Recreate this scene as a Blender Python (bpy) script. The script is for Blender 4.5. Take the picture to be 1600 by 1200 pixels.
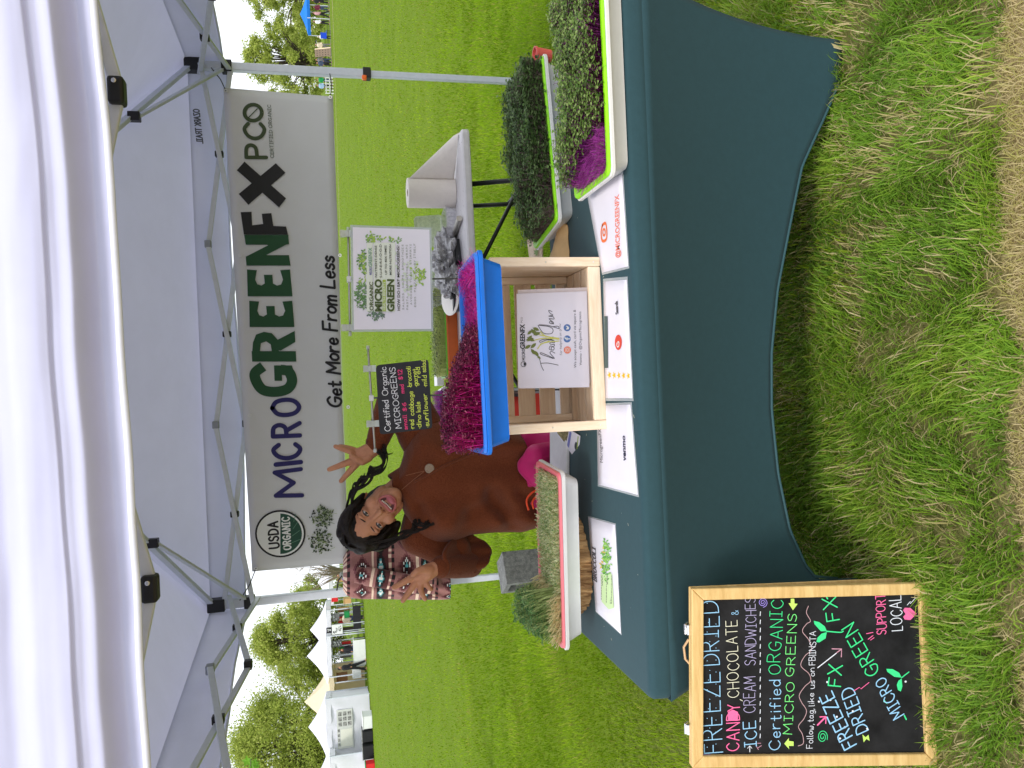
import bpy, math, random
import numpy as np
from mathutils import Vector, Matrix, noise

scene = bpy.context.scene
for _o in list(bpy.data.objects):
    bpy.data.objects.remove(_o)
COL = scene.collection

# ------------------------------------------------------------------ camera
PITCH, ROLL, FPX, EYE = math.radians(13.3), math.radians(2.45), 1200.0, 1.5
CT, ST, CP, SP = math.cos(PITCH), math.sin(PITCH), math.cos(ROLL), math.sin(ROLL)
_R = Vector((1, 0, 0)); _D = Vector((0, -ST, -CT)); _F = Vector((0, CT, -ST))
_right = _R * CP + _D * SP            # right of the upright view
_down = _D * CP - _R * SP             # down of the upright view
cam_data = bpy.data.cameras.new('camera')
cam_data.sensor_fit = 'HORIZONTAL'; cam_data.sensor_width = 36.0
cam_data.lens = 36.0 * FPX / 1600.0
cam_data.clip_start = 0.05; cam_data.clip_end = 2000
cam = bpy.data.objects.new('camera', cam_data)
cam.matrix_world = Matrix(((_down.x, _right.x, -_F.x, 0), (_down.y, _right.y, -_F.y, 0), (_down.z, _right.z, -_F.z, EYE), (0, 0, 0, 1)))
COL.objects.link(cam); scene.camera = cam

# ------------------------------------------------------------------ light
SUN_EL, SUN_AZ = math.radians(52), math.radians(205)     # azimuth clockwise from +Y
world = bpy.data.worlds.new('World'); scene.world = world; world.use_nodes = True
wn = world.node_tree; wn.nodes.clear()
w_out = wn.nodes.new('ShaderNodeOutputWorld'); w_bg = wn.nodes.new('ShaderNodeBackground')
w_sky = wn.nodes.new('ShaderNodeTexSky'); w_sky.sky_type = 'NISHITA'; w_sky.sun_disc = False
w_sky.sun_elevation = SUN_EL; w_sky.sun_rotation = SUN_AZ; w_sky.dust_density = 3.0; w_sky.air_density = 1.0
w_mix = wn.nodes.new('ShaderNodeMix'); w_mix.data_type = 'RGBA'
w_mix.inputs[0].default_value = 0.86                      # thick even cloud over the blue
w_mix.inputs[7].default_value = (9.3, 9.6, 10.2, 1)
wn.links.new(w_sky.outputs[0], w_mix.inputs[6]); wn.links.new(w_mix.outputs[2], w_bg.inputs[0])
w_bg.inputs[1].default_value = 0.105
wn.links.new(w_bg.outputs[0], w_out.inputs[0])
sun_d = bpy.data.lights.new('sun', 'SUN'); sun_d.energy = 1.5; sun_d.angle = math.radians(14); sun_d.color = (1, .95, .87)
sun = bpy.data.objects.new('sun', sun_d); COL.objects.link(sun)
_sd = Vector((math.sin(SUN_AZ) * math.cos(SUN_EL), math.cos(SUN_AZ) * math.cos(SUN_EL), math.sin(SUN_EL)))
sun.rotation_euler = _sd.to_track_quat('Z', 'Y').to_euler(); sun.location = _sd * 30
scene.view_settings.view_transform = 'Standard'; scene.view_settings.look = 'None'
scene.view_settings.exposure = 0.6; scene.view_settings.gamma = 1.0; scene.view_settings.use_curve_mapping = False
scene.render.engine = 'CYCLES'
scene.cycles.max_bounces = 8; scene.cycles.transparent_max_bounces = 12
scene.cycles.use_denoising = True

# ------------------------------------------------------------------ helpers
rnd = random.Random(7); nrng = np.random.default_rng(11)

def ray(x, y):
    u, v = 600 - y, x - 800
    a, d = u * CP - v * SP, u * SP + v * CP
    return Vector((a, FPX * CT - d * ST, -(FPX * ST + d * CT)))
def pY(x, y, Y):
    r = ray(x, y); return Vector((0, 0, EYE)) + r * (Y / r.y)
def pZ(x, y, Z):
    r = ray(x, y); return Vector((0, 0, EYE)) + r * ((Z - EYE) / r.z)
def pX(x, y, X):
    r = ray(x, y); return Vector((0, 0, EYE)) + r * (X / r.x)
def hit(x, y, p, n):
    r = ray(x, y); o = Vector((0, 0, EYE)); return o + r * ((p - o).dot(n) / r.dot(n))
def proj(p):
    z = p.y * CT - (p.z - EYE) * ST; d = (-(p.z - EYE) * CT - p.y * ST) / z * FPX; a = p.x / z * FPX
    return 800 + d * CP - a * SP, 600 - (a * CP + d * SP)
def lin(r, g, b):
    return tuple(((c / 255) / 12.92 if c / 255 <= .04045 else ((c / 255 + .055) / 1.055) ** 2.4) for c in (r, g, b))
def lerp(a, b, t): return a + (b - a) * t
def sstep(a, b, x):
    t = min(1, max(0, (x - a) / (b - a))); return t * t * (3 - 2 * t)
def interp(tab, x):
    if x <= tab[0][0]: return tab[0][1]
    for (x0, y0), (x1, y1) in zip(tab, tab[1:]):
        if x <= x1: return y0 + (y1 - y0) * (x - x0) / (x1 - x0)
    return tab[-1][1]

_mats = {}
def M(name, rgb, rough=.6, var=.12, scale=14, bump=0, bscale=80, metal=0, spec=.4, sheen=0, coat=0, sss=0, trans=0, transl=0, alpha=1, stretch=(1, 1, 1), rgb2=None):
    if name in _mats: return _mats[name]
    m = bpy.data.materials.new(name); m.use_nodes = True; nt = m.node_tree; N, L = nt.nodes, nt.links
    p = N['Principled BSDF']; out = N['Material Output']
    p.inputs['Roughness'].default_value = rough; p.inputs['Metallic'].default_value = metal
    p.inputs['Specular IOR Level'].default_value = spec
    p.inputs['Sheen Weight'].default_value = sheen; p.inputs['Coat Weight'].default_value = coat
    p.inputs['Transmission Weight'].default_value = trans; p.inputs['Alpha'].default_value = alpha
    if sss:
        p.inputs['Subsurface Weight'].default_value = sss; p.inputs['Subsurface Radius'].default_value = (.012, .005, .003)
    tc = N.new('ShaderNodeTexCoord'); mp = N.new('ShaderNodeMapping'); mp.inputs['Scale'].default_value = stretch
    L.new(tc.outputs['Object'], mp.inputs[0])
    col = None
    if var > 0 or rgb2:
        nz = N.new('ShaderNodeTexNoise'); nz.inputs['Scale'].default_value = scale; nz.inputs['Detail'].default_value = 6
        nz.inputs['Roughness'].default_value = .65
        L.new(mp.outputs[0], nz.inputs['Vector'])
        cr = N.new('ShaderNodeValToRGB')
        a = tuple(c * (1 - var) for c in rgb); b = rgb2 or tuple(min(1, c * (1 + var)) for c in rgb)
        cr.color_ramp.elements[0].position = .32; cr.color_ramp.elements[1].position = .68
        cr.color_ramp.elements[0].color = (*a, 1); cr.color_ramp.elements[1].color = (*b, 1)
        L.new(nz.outputs['Fac'], cr.inputs[0]); L.new(cr.outputs[0], p.inputs['Base Color']); col = cr.outputs[0]
    else:
        p.inputs['Base Color'].default_value = (*rgb, 1)
    if bump:
        n2 = N.new('ShaderNodeTexNoise'); n2.inputs['Scale'].default_value = bscale; n2.inputs['Detail'].default_value = 5
        L.new(mp.outputs[0], n2.inputs['Vector'])
        bp = N.new('ShaderNodeBump'); bp.inputs['Strength'].default_value = min(1, bump); bp.inputs['Distance'].default_value = .004 * max(1, bump)
        L.new(n2.outputs['Fac'], bp.inputs['Height']); L.new(bp.outputs[0], p.inputs['Normal'])
    if transl:
        t = N.new('ShaderNodeBsdfTranslucent'); mx = N.new('ShaderNodeMixShader'); mx.inputs[0].default_value = transl
        if col: L.new(col, t.inputs['Color'])
        else: t.inputs['Color'].default_value = (*rgb, 1)
        L.new(p.outputs[0], mx.inputs[1]); L.new(t.outputs[0], mx.inputs[2]); L.new(mx.outputs[0], out.inputs[0])
    _mats[name] = m; return m

def MT(name, stops, rough=.6, transl=0, spec=.3, gain=1.0):
    """colour from the per-vertex 'tint' value (each leaf or blade has one)"""
    m = bpy.data.materials.new(name); m.use_nodes = True; nt = m.node_tree; N, L = nt.nodes, nt.links
    p = N['Principled BSDF']; p.inputs['Roughness'].default_value = rough; p.inputs['Specular IOR Level'].default_value = spec
    at = N.new('ShaderNodeAttribute'); at.attribute_name = 'tint'
    cr = N.new('ShaderNodeValToRGB'); e = cr.color_ramp.elements
    e[0].position, e[0].color = stops[0][0], (*stops[0][1], 1); e[1].position, e[1].color = stops[-1][0], (*stops[-1][1], 1)
    for pos, c in stops[1:-1]:
        k = e.new(pos); k.color = (*c, 1)
    L.new(at.outputs['Fac'], cr.inputs[0]); L.new(cr.outputs[0], p.inputs['Base Color'])
    if transl:
        t = N.new('ShaderNodeBsdfTranslucent'); mx = N.new('ShaderNodeMixShader'); mx.inputs[0].default_value = transl
        L.new(cr.outputs[0], t.inputs['Color']); L.new(p.outputs[0], mx.inputs[1]); L.new(t.outputs[0], mx.inputs[2])
        L.new(mx.outputs[0], N['Material Output'].inputs[0])
    return m

BASE = {}
def props(o, label=None, cat=None, group=None, kind=None):
    if label: o['label'] = label
    if cat: o['category'] = cat
    if group: o['group'] = group
    if kind: o['kind'] = kind
    return o
def thing(name, label, cat, loc, group=None):
    o = bpy.data.objects.new(name, None); COL.objects.link(o); o.location = loc; o.empty_display_size = .05
    BASE[o.name] = Vector(loc); return props(o, label, cat, group)
def dup(root, loc, label=None, group=None, rotz=0, scale=None):
    r = root.copy(); COL.objects.link(r); r.location = loc; BASE[r.name] = Vector(loc)
    r.rotation_euler = (0, 0, rotz)
    if scale: r.scale = scale
    if label: r['label'] = label
    if group: r['group'] = group
    for ch in list(root.children):
        c = ch.copy(); COL.objects.link(c); c.parent = r; BASE[c.name] = Vector(loc)
        for g in list(ch.children):
            d = g.copy(); COL.objects.link(d); d.parent = c; BASE[d.name] = Vector(loc)
    return r

class MB:
    def __init__(s): s.v = []; s.f = []; s.m = []
    def add(s, vs, fs, m=0):
        b = len(s.v); s.v += [tuple(v) for v in vs]
        for f in fs: s.f.append(tuple(i + b for i in f)); s.m.append(m)
    def box(s, lo, hi, m=0, T=None):
        x0, y0, z0 = lo; x1, y1, z1 = hi
        vs = [Vector(p) for p in ((x0, y0, z0), (x1, y0, z0), (x1, y1, z0), (x0, y1, z0), (x0, y0, z1), (x1, y0, z1), (x1, y1, z1), (x0, y1, z1))]
        if T: vs = [T @ v for v in vs]
        s.add(vs, [(3, 2, 1, 0), (4, 5, 6, 7), (0, 1, 5, 4), (1, 2, 6, 5), (2, 3, 7, 6), (3, 0, 4, 7)], m)
    def bar(s, a, b, w, h=None, up=Vector((0, 0, 1)), m=0):
        a, b = Vector(a), Vector(b); d = (b - a).normalized(); h = h or w
        if abs(d.dot(up)) > .98: up = Vector((0, 1, 0))
        sx = d.cross(up).normalized(); sy = sx.cross(d)
        vs = [p + sx * (i * w / 2) + sy * (j * h / 2) for p in (a, b) for i, j in ((-1, -1), (1, -1), (1, 1), (-1, 1))]
        s.add(vs, [(0, 3, 2, 1), (4, 5, 6, 7), (0, 1, 5, 4), (1, 2, 6, 5), (2, 3, 7, 6), (3, 0, 4, 7)][0:6], m)
    def tube(s, pts, r, n=8, m=0, cap=True, flat=1):
        pts = [Vector(p) for p in pts]; k = len(pts); rs = r if isinstance(r, (list, tuple)) else [r] * k
        d0 = (pts[1] - pts[0]).normalized(); ref = Vector((0, 0, 1)) if abs(d0.z) < .9 else Vector((0, 1, 0))
        sx = d0.cross(ref).normalized(); vs = []
        for i, p in enumerate(pts):
            d = (pts[min(i + 1, k - 1)] - pts[max(i - 1, 0)]).normalized()
            sx = (sx - d * sx.dot(d)); sx = sx.normalized() if sx.length > 1e-6 else d.orthogonal().normalized()
            sy = d.cross(sx)
            for j in range(n):
                a = 2 * math.pi * j / n; vs.append(p + (sx * math.cos(a) + sy * math.sin(a) * flat) * rs[i])
        fs = [(i * n + j, i * n + (j + 1) % n, (i + 1) * n + (j + 1) % n, (i + 1) * n + j) for i in range(k - 1) for j in range(n)]
        if cap: fs += [tuple(range(n - 1, -1, -1)), tuple((k - 1) * n + j for j in range(n))]
        s.add(vs, fs, m)
    def ell(s, c, rad, axes=None, nu=14, nv=9, m=0):
        c = Vector(c); ax = axes or (Vector((1, 0, 0)), Vector((0, 1, 0)), Vector((0, 0, 1)))
        vs = [c - ax[2] * rad[2]]
        for i in range(1, nv):
            t = math.pi * i / nv
            for j in range(nu):
                a = 2 * math.pi * j / nu
                vs.append(c + ax[0] * rad[0] * math.sin(t) * math.cos(a) + ax[1] * rad[1] * math.sin(t) * math.sin(a) - ax[2] * rad[2] * math.cos(t))
        vs.append(c + ax[2] * rad[2]); e = len(vs) - 1
        fs = [(0, 1 + (j + 1) % nu, 1 + j) for j in range(nu)]
        fs += [(1 + i * nu + j, 1 + i * nu + (j + 1) % nu, 1 + (i + 1) * nu + (j + 1) % nu, 1 + (i + 1) * nu + j) for i in range(nv - 2) for j in range(nu)]
        fs += [(1 + (nv - 2) * nu + j, 1 + (nv - 2) * nu + (j + 1) % nu, e) for j in range(nu)]
        s.add(vs, fs, m)
    def caps(s, a, b, ra, rb, n=12, m=0):
        """tapered capsule"""
        a, b = Vector(a), Vector(b); d = b - a; L = d.length; d = d.normalized() if L > 1e-7 else Vector((0, 0, 1))
        pts, rs = [], []
        for t in (-.999, -.85, -.5, 0): pts.append(a + d * ra * t); rs.append(ra * math.sqrt(max(0.002, 1 - t * t)))
        for t in (0, .5, .85, .999): pts.append(b + d * rb * t); rs.append(rb * math.sqrt(max(0.002, 1 - t * t)))
        s.tube(pts, rs, n, m)
    def chain(s, pts, rs, n=12, m=0):
        for i in range(len(pts) - 1): s.caps(pts[i], pts[i + 1], rs[i], rs[i + 1], n, m)
    def loft(s, loops, m=0, close=True, cap0=False, cap1=False):
        n = len(loops[0]); vs = [p for l in loops for p in l]
        fs = [(i * n + j, i * n + (j + 1) % n, (i + 1) * n + (j + 1) % n, (i + 1) * n + j) for i in range(len(loops) - 1) for j in range(n if close else n - 1)]
        if cap0: fs.append(tuple(range(n - 1, -1, -1)))
        if cap1: fs.append(tuple((len(loops) - 1) * n + j for j in range(n)))
        s.add(vs, fs, m)
    def lathe(s, prof, c, n=20, m=0, cap0=True, cap1=True):
        c = Vector(c)
        s.loft([[c + Vector((r * math.cos(2 * math.pi * j / n), r * math.sin(2 * math.pi * j / n), z)) for j in range(n)] for r, z in prof], m, True, cap0, cap1)
    def grid(s, fn, nu, nv, m=0, mfn=None):
        b = len(s.v); s.v += [tuple(fn(i / nu, j / nv)) for j in range(nv + 1) for i in range(nu + 1)]
        for j in range(nv):
            for i in range(nu):
                a = b + j * (nu + 1) + i; s.f.append((a, a + 1, a + nu + 2, a + nu + 1)); s.m.append(mfn((i + .5) / nu, (j + .5) / nv) if mfn else m)
    def prism(s, poly, n, th, m=0):
        """polygon (world points) thickened by th along n"""
        n = Vector(n); k = len(poly); a = [Vector(p) for p in poly]; vs = a + [p + n * th for p in a]
        s.add(vs, [tuple(range(k - 1, -1, -1)), tuple(range(k, 2 * k))] + [(i, (i + 1) % k, k + (i + 1) % k, k + i) for i in range(k)], m)
    def build(s, name, mats, parent=None, smooth=False, bevel=0, label=None, cat=None, group=None, kind=None, base=None, tint=None, mods=()):
        mats = mats if isinstance(mats, (list, tuple)) else [mats]
        if parent is not None: bs = BASE[parent.name]
        elif base is not None: bs = Vector(base)
        else:
            A = np.array(s.v); bs = Vector(((A[:, 0].min() + A[:, 0].max()) / 2, (A[:, 1].min() + A[:, 1].max()) / 2, A[:, 2].min()))
        me = bpy.data.meshes.new(name)
        me.from_pydata([(v[0] - bs.x, v[1] - bs.y, v[2] - bs.z) for v in s.v], [], s.f)
        for m in mats: me.materials.append(m)
        if any(s.m): me.polygons.foreach_set('material_index', s.m)
        if smooth: me.polygons.foreach_set('use_smooth', [True] * len(me.polygons))
        if tint is not None:
            at = me.attributes.new('tint', 'FLOAT', 'POINT'); at.data.foreach_set('value', tint)
        me.update()
        o = bpy.data.objects.new(name, me); COL.objects.link(o)
        if parent is not None: o.parent = parent
        else: o.location = bs
        BASE[o.name] = bs
        if bevel:
            b = o.modifiers.new('bevel', 'BEVEL'); b.width = bevel; b.segments = 2; b.limit_method = 'ANGLE'; b.angle_limit = math.radians(40)
        for kind_, kw in mods:
            md = o.modifiers.new(kind_.lower(), kind_)
            for k_, v_ in kw.items(): setattr(md, k_, v_)
        return props(o, label, cat, group, kind)

def rrect(a, b, r, n=5):
    pts = []
    for cx, cy, st in ((a - r, b - r, 0), (-a + r, b - r, 90), (-a + r, -b + r, 180), (a - r, -b + r, 270)):
        for i in range(n + 1):
            t = math.radians(st + 90 * i / n); pts.append((cx + r * math.cos(t), cy + r * math.sin(t)))
    return pts
def catmull(pts, k=6, closed=False):
    P = [np.array(p, float) for p in pts]; n = len(P); out = []
    for i in range(n if closed else n - 1):
        p0 = P[(i - 1) % n] if closed or i > 0 else P[0]; p1 = P[i % n]; p2 = P[(i + 1) % n]; p3 = P[(i + 2) % n] if closed or i + 2 < n else P[-1]
        for j in range(k):
            t = j / k; out.append(.5 * ((2 * p1) + (-p0 + p2) * t + (2 * p0 - 5 * p1 + 4 * p2 - p3) * t * t + (-p0 + 3 * p1 - 3 * p2 + p3) * t ** 3))
    if not closed: out.append(P[-1])
    return out
def V3(p): return Vector((float(p[0]), float(p[1]), float(p[2])))

# ---- lettering: a stroke alphabet (cap height 1) and the built-in outline font
G = {
'A': ['0,0 .35,1 .7,0', '.14,.36 .56,.36'], 'B': ['0,0 0,1', '~0,1 .4,.97 .5,.77 .38,.57 0,.54', '~0,.54 .45,.5 .58,.27 .45,.04 0,0'],
'C': ['~.66,.8 .42,1 .12,.84 0,.5 .12,.16 .42,0 .66,.18'], 'D': ['0,0 0,1', '~0,1 .38,.95 .64,.7 .64,.3 .38,.05 0,0'],
'E': ['0,0 0,1', '0,1 .55,1', '0,.52 .46,.52', '0,0 .57,0'], 'F': ['0,0 0,1', '0,1 .55,1', '0,.52 .45,.52'],
'G': ['~.64,.82 .42,1 .12,.84 0,.5 .12,.16 .42,0 .6,.12 .66,.45', '.66,.45 .36,.45'], 'H': ['0,0 0,1', '.6,0 .6,1', '0,.52 .6,.52'],
'I': ['.2,0 .2,1', '0,1 .4,1', '0,0 .4,0'], 'J': ['~.45,1 .45,.25 .25,0 0,.18'], 'K': ['0,0 0,1', '.55,1 0,.45', '.2,.62 .58,0'],
'L': ['0,1 0,0', '0,0 .52,0'], 'M': ['0,0 .05,1 .4,.3 .75,1 .8,0'], 'N': ['0,0 0,1 .6,0 .6,1'], 'O': ['~.36,1 .08,.82 0,.5 .1,.15 .38,0 .66,.18 .74,.5 .64,.85 .36,1'],
'P': ['0,0 0,1', '~0,1 .42,.96 .55,.74 .42,.5 0,.46'], 'Q': ['~.36,1 .08,.82 0,.5 .1,.15 .38,0 .66,.18 .74,.5 .64,.85 .36,1', '.45,.25 .72,-.05'],
'R': ['0,0 0,1', '~0,1 .4,.97 .54,.76 .4,.54 0,.5', '.26,.5 .6,0'], 'S': ['~.56,.84 .34,1 .08,.86 .1,.62 .46,.44 .54,.18 .3,0 0,.14'],
'T': ['.32,0 .32,1', '0,1 .64,1'], 'U': ['~0,1 0,.3 .14,.04 .34,0 .54,.08 .64,.3 .64,1'], 'V': ['0,1 .33,0 .66,1'], 'W': ['0,1 .2,0 .44,.7 .68,0 .88,1'],
'X': ['0,0 .62,1', '0,1 .62,0'], 'Y': ['0,1 .31,.5 .31,0', '.62,1 .31,.5'], 'Z': ['0,1 .6,1 0,0 .62,0'],
'a': ['~.44,.5 .2,.62 .02,.42 .04,.12 .2,0 .42,.2', '~.46,.6 .44,.2 .56,.02'], 'b': ['0,1 0,.02', '~0,.4 .22,.6 .44,.45 .42,.12 .2,0 0,.14'],
'c': ['~.42,.5 .22,.6 .02,.4 .06,.1 .26,0 .44,.12'], 'd': ['.44,1 .44,0', '~.44,.45 .22,.6 .02,.4 .06,.1 .24,0 .44,.18'],
'e': ['~.03,.32 .42,.34 .36,.56 .18,.6 .02,.4 .06,.1 .26,0 .44,.12'], 'f': ['~.42,.9 .26,1 .16,.8 .16,0', '0,.55 .36,.55'],
'g': ['~.44,.45 .22,.6 .02,.4 .06,.1 .24,0 .44,.2', '~.46,.58 .46,-.1 .3,-.35 .04,-.24'], 'h': ['0,1 0,0', '~0,.36 .2,.6 .4,.5 .42,.3 .42,0'],
'i': ['.05,.58 .05,0', '.05,.82 .06,.86'], 'j': ['~.2,.58 .2,-.1 .1,-.3 0,-.26', '.2,.82 .21,.86'], 'k': ['0,1 0,0', '.36,.58 0,.22', '.14,.34 .4,0'],
'l': ['~.04,1 .04,.2 .06,0 .14,0'], 'm': ['0,.6 0,0', '~0,.4 .16,.6 .3,.48 .32,0', '~.32,.4 .48,.6 .62,.48 .64,0'], 'n': ['0,.6 0,0', '~0,.36 .2,.6 .38,.5 .42,.3 .42,0'],
'o': ['~.22,.6 .03,.45 .03,.15 .22,0 .42,.15 .43,.45 .22,.6'], 'p': ['0,.6 0,-.38', '~0,.42 .22,.6 .44,.45 .42,.12 .2,0 0,.14'], 'q': ['.44,.58 .44,-.38', '~.44,.45 .22,.6 .02,.4 .06,.1 .24,0 .44,.2'],
'r': ['0,.6 0,0', '~0,.34 .14,.56 .34,.58'], 's': ['~.36,.5 .2,.6 .05,.5 .08,.36 .34,.24 .34,.08 .16,0 0,.1'], 't': ['~.16,.92 .16,.15 .24,0 .38,.04', '0,.6 .34,.6'],
'u': ['~0,.6 .02,.16 .16,0 .34,.06 .42,.24', '.43,.6 .43,0'], 'v': ['0,.6 .2,0 .4,.6'], 'w': ['~0,.6 .06,.12 .18,0 .3,.2 .32,.42', '~.32,.42 .36,.06 .5,.02 .62,.3 .62,.6'],
'x': ['0,0 .4,.6', '0,.6 .4,0'], 'y': ['0,.6 .22,.05', '~.44,.6 .2,-.1 .02,-.36'], 'z': ['0,.6 .38,.6 0,0 .4,0'],
'0': ['~.3,1 .05,.8 .05,.2 .3,0 .55,.2 .55,.8 .3,1'], '1': ['.1,.8 .28,1 .28,0'], '2': ['~.04,.8 .26,1 .5,.78 .3,.38 0,0', '0,0 .54,0'], '4': ['.4,0 .4,1 0,.32 .56,.32'],
'6': ['~.46,.96 .18,.75 .02,.35 .16,.03 .42,.08 .48,.36 .28,.52 .06,.36'], '$': ['~.52,.8 .3,.92 .08,.78 .14,.58 .46,.42 .5,.2 .28,.08 0,.2', '.28,1.06 .28,-.06'],
'&': ['~.6,.35 .36,0 .08,.04 .04,.3 .36,.66 .34,.92 .16,.92 .14,.7 .6,0'], '@': ['~.52,.4 .34,.66 .2,.42 .34,.26 .52,.42 .62,.28 .76,.5 .6,.86 .2,.86 0,.5 .16,.1 .6,.04'],
',': ['.08,.06 .02,-.16'], '.': ['.04,.02 .05,.05'], '-': ['0,.42 .36,.42'], '|': ['.05,-.05 .05,1.02'], '*': ['.08,.3 .09,.34'], '?': ['~0,.8 .22,1 .46,.8 .24,.5 .22,.3', '.22,.02 .23,.05'], '!': ['.04,1 .04,.3', '.04,.02 .05,.05'],
}
_gc = {}
def glyph(ch):
    if ch not in _gc:
        st = []; w = 0
        for s_ in G.get(ch, []):
            sm = s_[0] == '~'; pts = [tuple(float(q) for q in p.split(',')) for p in s_.lstrip('~').split()]
            w = max(w, max(p[0] for p in pts))
            if sm: st.append([tuple(p) for p in catmull(pts, 5)])
            else: st += [[a, b] for a, b in zip(pts, pts[1:])]
        _gc[ch] = (st, w)
    return _gc[ch]
def text_strokes(txt, gap=.24, space=.42, jit=0, seed=0):
    r = random.Random(seed or hash_(txt)); x = 0; out = []
    for ch in txt:
        if ch == ' ': x += space; continue
        st, w = glyph(ch); dy = r.uniform(-jit, jit); sc = 1 + r.uniform(-jit, jit)
        out += [[(x + p[0] * sc, p[1] * sc + dy) for p in s_] for s_ in st]; x += w * sc + gap
    return out, max(.01, x - gap)
def hash_(t): return sum((i + 1) * ord(c) for i, c in enumerate(t)) + 1

class Face:
    """a flat printed surface: point p, normal n towards the viewer; lettering is laid on it in thin raised ribbons"""
    def __init__(s, p, n, lift=.0009): s.p = Vector(p); s.n = Vector(n).normalized(); s.lift = lift; s.k = 0
    def at(s, x, y, k=0): return hit(x, y, s.p + s.n * (s.lift + k), s.n)
    def nextk(s): s.k = (s.k + 1) % 40; return s.k * .00004
    def ribbon(s, mb, pts, w, m=0, flat=False):
        k = s.nextk(); P = [Vector(p) + s.n * k for p in pts]
        Q = [P[0]]
        for p in P[1:]:
            if (p - Q[-1]).length > w * .08: Q.append(p)
        if len(Q) < 2: Q = [P[0], P[0] + (P[-1] - P[0] if (P[-1] - P[0]).length > 1e-6 else s.n.orthogonal() * w * .1)]
        L, R = [], []
        for i, p in enumerate(Q):
            d = (Q[min(i + 1, len(Q) - 1)] - Q[max(i - 1, 0)]).normalized(); sd = s.n.cross(d).normalized() * (w / 2); L.append(p + sd); R.append(p - sd)
        n = len(Q); mb.add(L + R, [(i, n + i, n + i + 1, i + 1) for i in range(n - 1)], m)
        if not flat:
            for p, q in ((Q[0], Q[1]), (Q[-1], Q[-2])):
                d = (p - q).normalized(); sd = s.n.cross(d).normalized()
                arc = [p + (sd * math.cos(t) + d * math.sin(t)) * (w / 2) for t in [math.pi * i / 6 for i in range(7)]]
                fs = tuple(range(6, -1, -1)); a, b, c = arc[0], arc[3], arc[6]
                if (b - a).cross(c - a).dot(s.n) < 0 and True: pass
                mb.add(arc, [tuple(range(7))], m)
    def text(s, mb, txt, a, b, h, w, m=0, gap=.24, space=.42, jit=0, slant=0, flat=False):
        """a, b: photo pixels of the baseline's ends; h: cap height in pixels; w: stroke width as a share of h"""
        A, B = s.at(*a), s.at(*b); ux = (B - A); st, W = text_strokes(txt, gap, space, jit); uy = s.n.cross(ux).normalized()
        mid = ((a[0] + b[0]) / 2, (a[1] + b[1]) / 2); dv = (b[0] - a[0], b[1] - a[1]); l = math.hypot(*dv)
        H = (s.at(mid[0] + dv[1] / l * h, mid[1] - dv[0] / l * h) - s.at(*mid)).length
        for q in st:
            s.ribbon(mb, [A + ux * (p[0] / W) + uy * (H * p[1]) + ux.normalized() * (slant * H * p[1]) for p in q], w * H, m, flat)
    def font(s, mb, txt, a, b, h, m=0, bold=0.0):
        A, B = s.at(*a), s.at(*b); ux = (B - A); uy = s.n.cross(ux).normalized(); k = s.nextk()
        mid = ((a[0] + b[0]) / 2, (a[1] + b[1]) / 2); dv = (b[0] - a[0], b[1] - a[1]); l = math.hypot(*dv)
        H = (s.at(mid[0] + dv[1] / l * h, mid[1] - dv[0] / l * h) - s.at(*mid)).length
        vs, fs, x0, W = font_mesh(txt, bold)
        mb.add([A + ux * ((v[0] - x0) / W) + uy * (H * v[1] / .69) + s.n * k for v in vs], fs, m)
    def poly(s, mb, pix, m=0, k=None):
        kk = s.nextk() if k is None else k
        P = [s.at(x, y, kk) for x, y in pix]
        nn = sum(((P[i] - P[0]).cross(P[i + 1] - P[0]) for i in range(1, len(P) - 1)), Vector())
        if nn.dot(s.n) < 0: P.reverse()
        mb.add(P, [tuple(range(len(P)))], m)
    def line(s, mb, pix, wpx, m=0, smooth=True, flat=False):
        pts = [tuple(p) for p in catmull(pix, 6)] if smooth and len(pix) > 2 else pix
        P = [s.at(x, y) for x, y in pts]; w = (s.at(pix[0][0] + wpx, pix[0][1]) - s.at(*pix[0])).length
        s.ribbon(mb, P, w, m, flat)
    def disc(s, mb, c, r, m=0, n=20, r2=None, k=None):
        s.poly(mb, [(c[0] + (r2 or r) * math.cos(2 * math.pi * i / n), c[1] + r * math.sin(2 * math.pi * i / n)) for i in range(n)], m, k)
    def ring(s, mb, c, r, w, m=0, n=28, r2=None):
        s.line(mb, [(c[0] + (r2 or r) * math.cos(2 * math.pi * i / n), c[1] + r * math.sin(2 * math.pi * i / n)) for i in range(n + 1)], w, m, smooth=False, flat=True)
    def leaf(s, mb, c, ang, l, w, m=0):
        ca, sa = math.cos(ang), math.sin(ang)
        s.poly(mb, [(c[0] + ca * t * l - sa * q * w, c[1] + sa * t * l + ca * q * w) for t, q in ((0, 0), (.3, .45), (.65, .5), (1, 0), (.65, -.5), (.3, -.45))], m)
_fc = {}
def font_mesh(txt, bold):
    if (txt, bold) not in _fc:
        cu = bpy.data.curves.new('letters', 'FONT'); cu.body = txt; cu.size = 1; cu.offset = bold; cu.resolution_u = 3
        o = bpy.data.objects.new('letters', cu); COL.objects.link(o)
        dg = bpy.context.evaluated_depsgraph_get(); me = bpy.data.meshes.new_from_object(o.evaluated_get(dg))
        vs = [tuple(v.co) for v in me.vertices]; fs = [tuple(p.vertices) for p in me.polygons]
        bpy.data.objects.remove(o); bpy.data.curves.remove(cu); bpy.data.meshes.remove(me)
        xs = [v[0] for v in vs]; _fc[(txt, bold)] = (vs, fs, min(xs), max(xs) - min(xs))
    return _fc[(txt, bold)]
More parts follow.
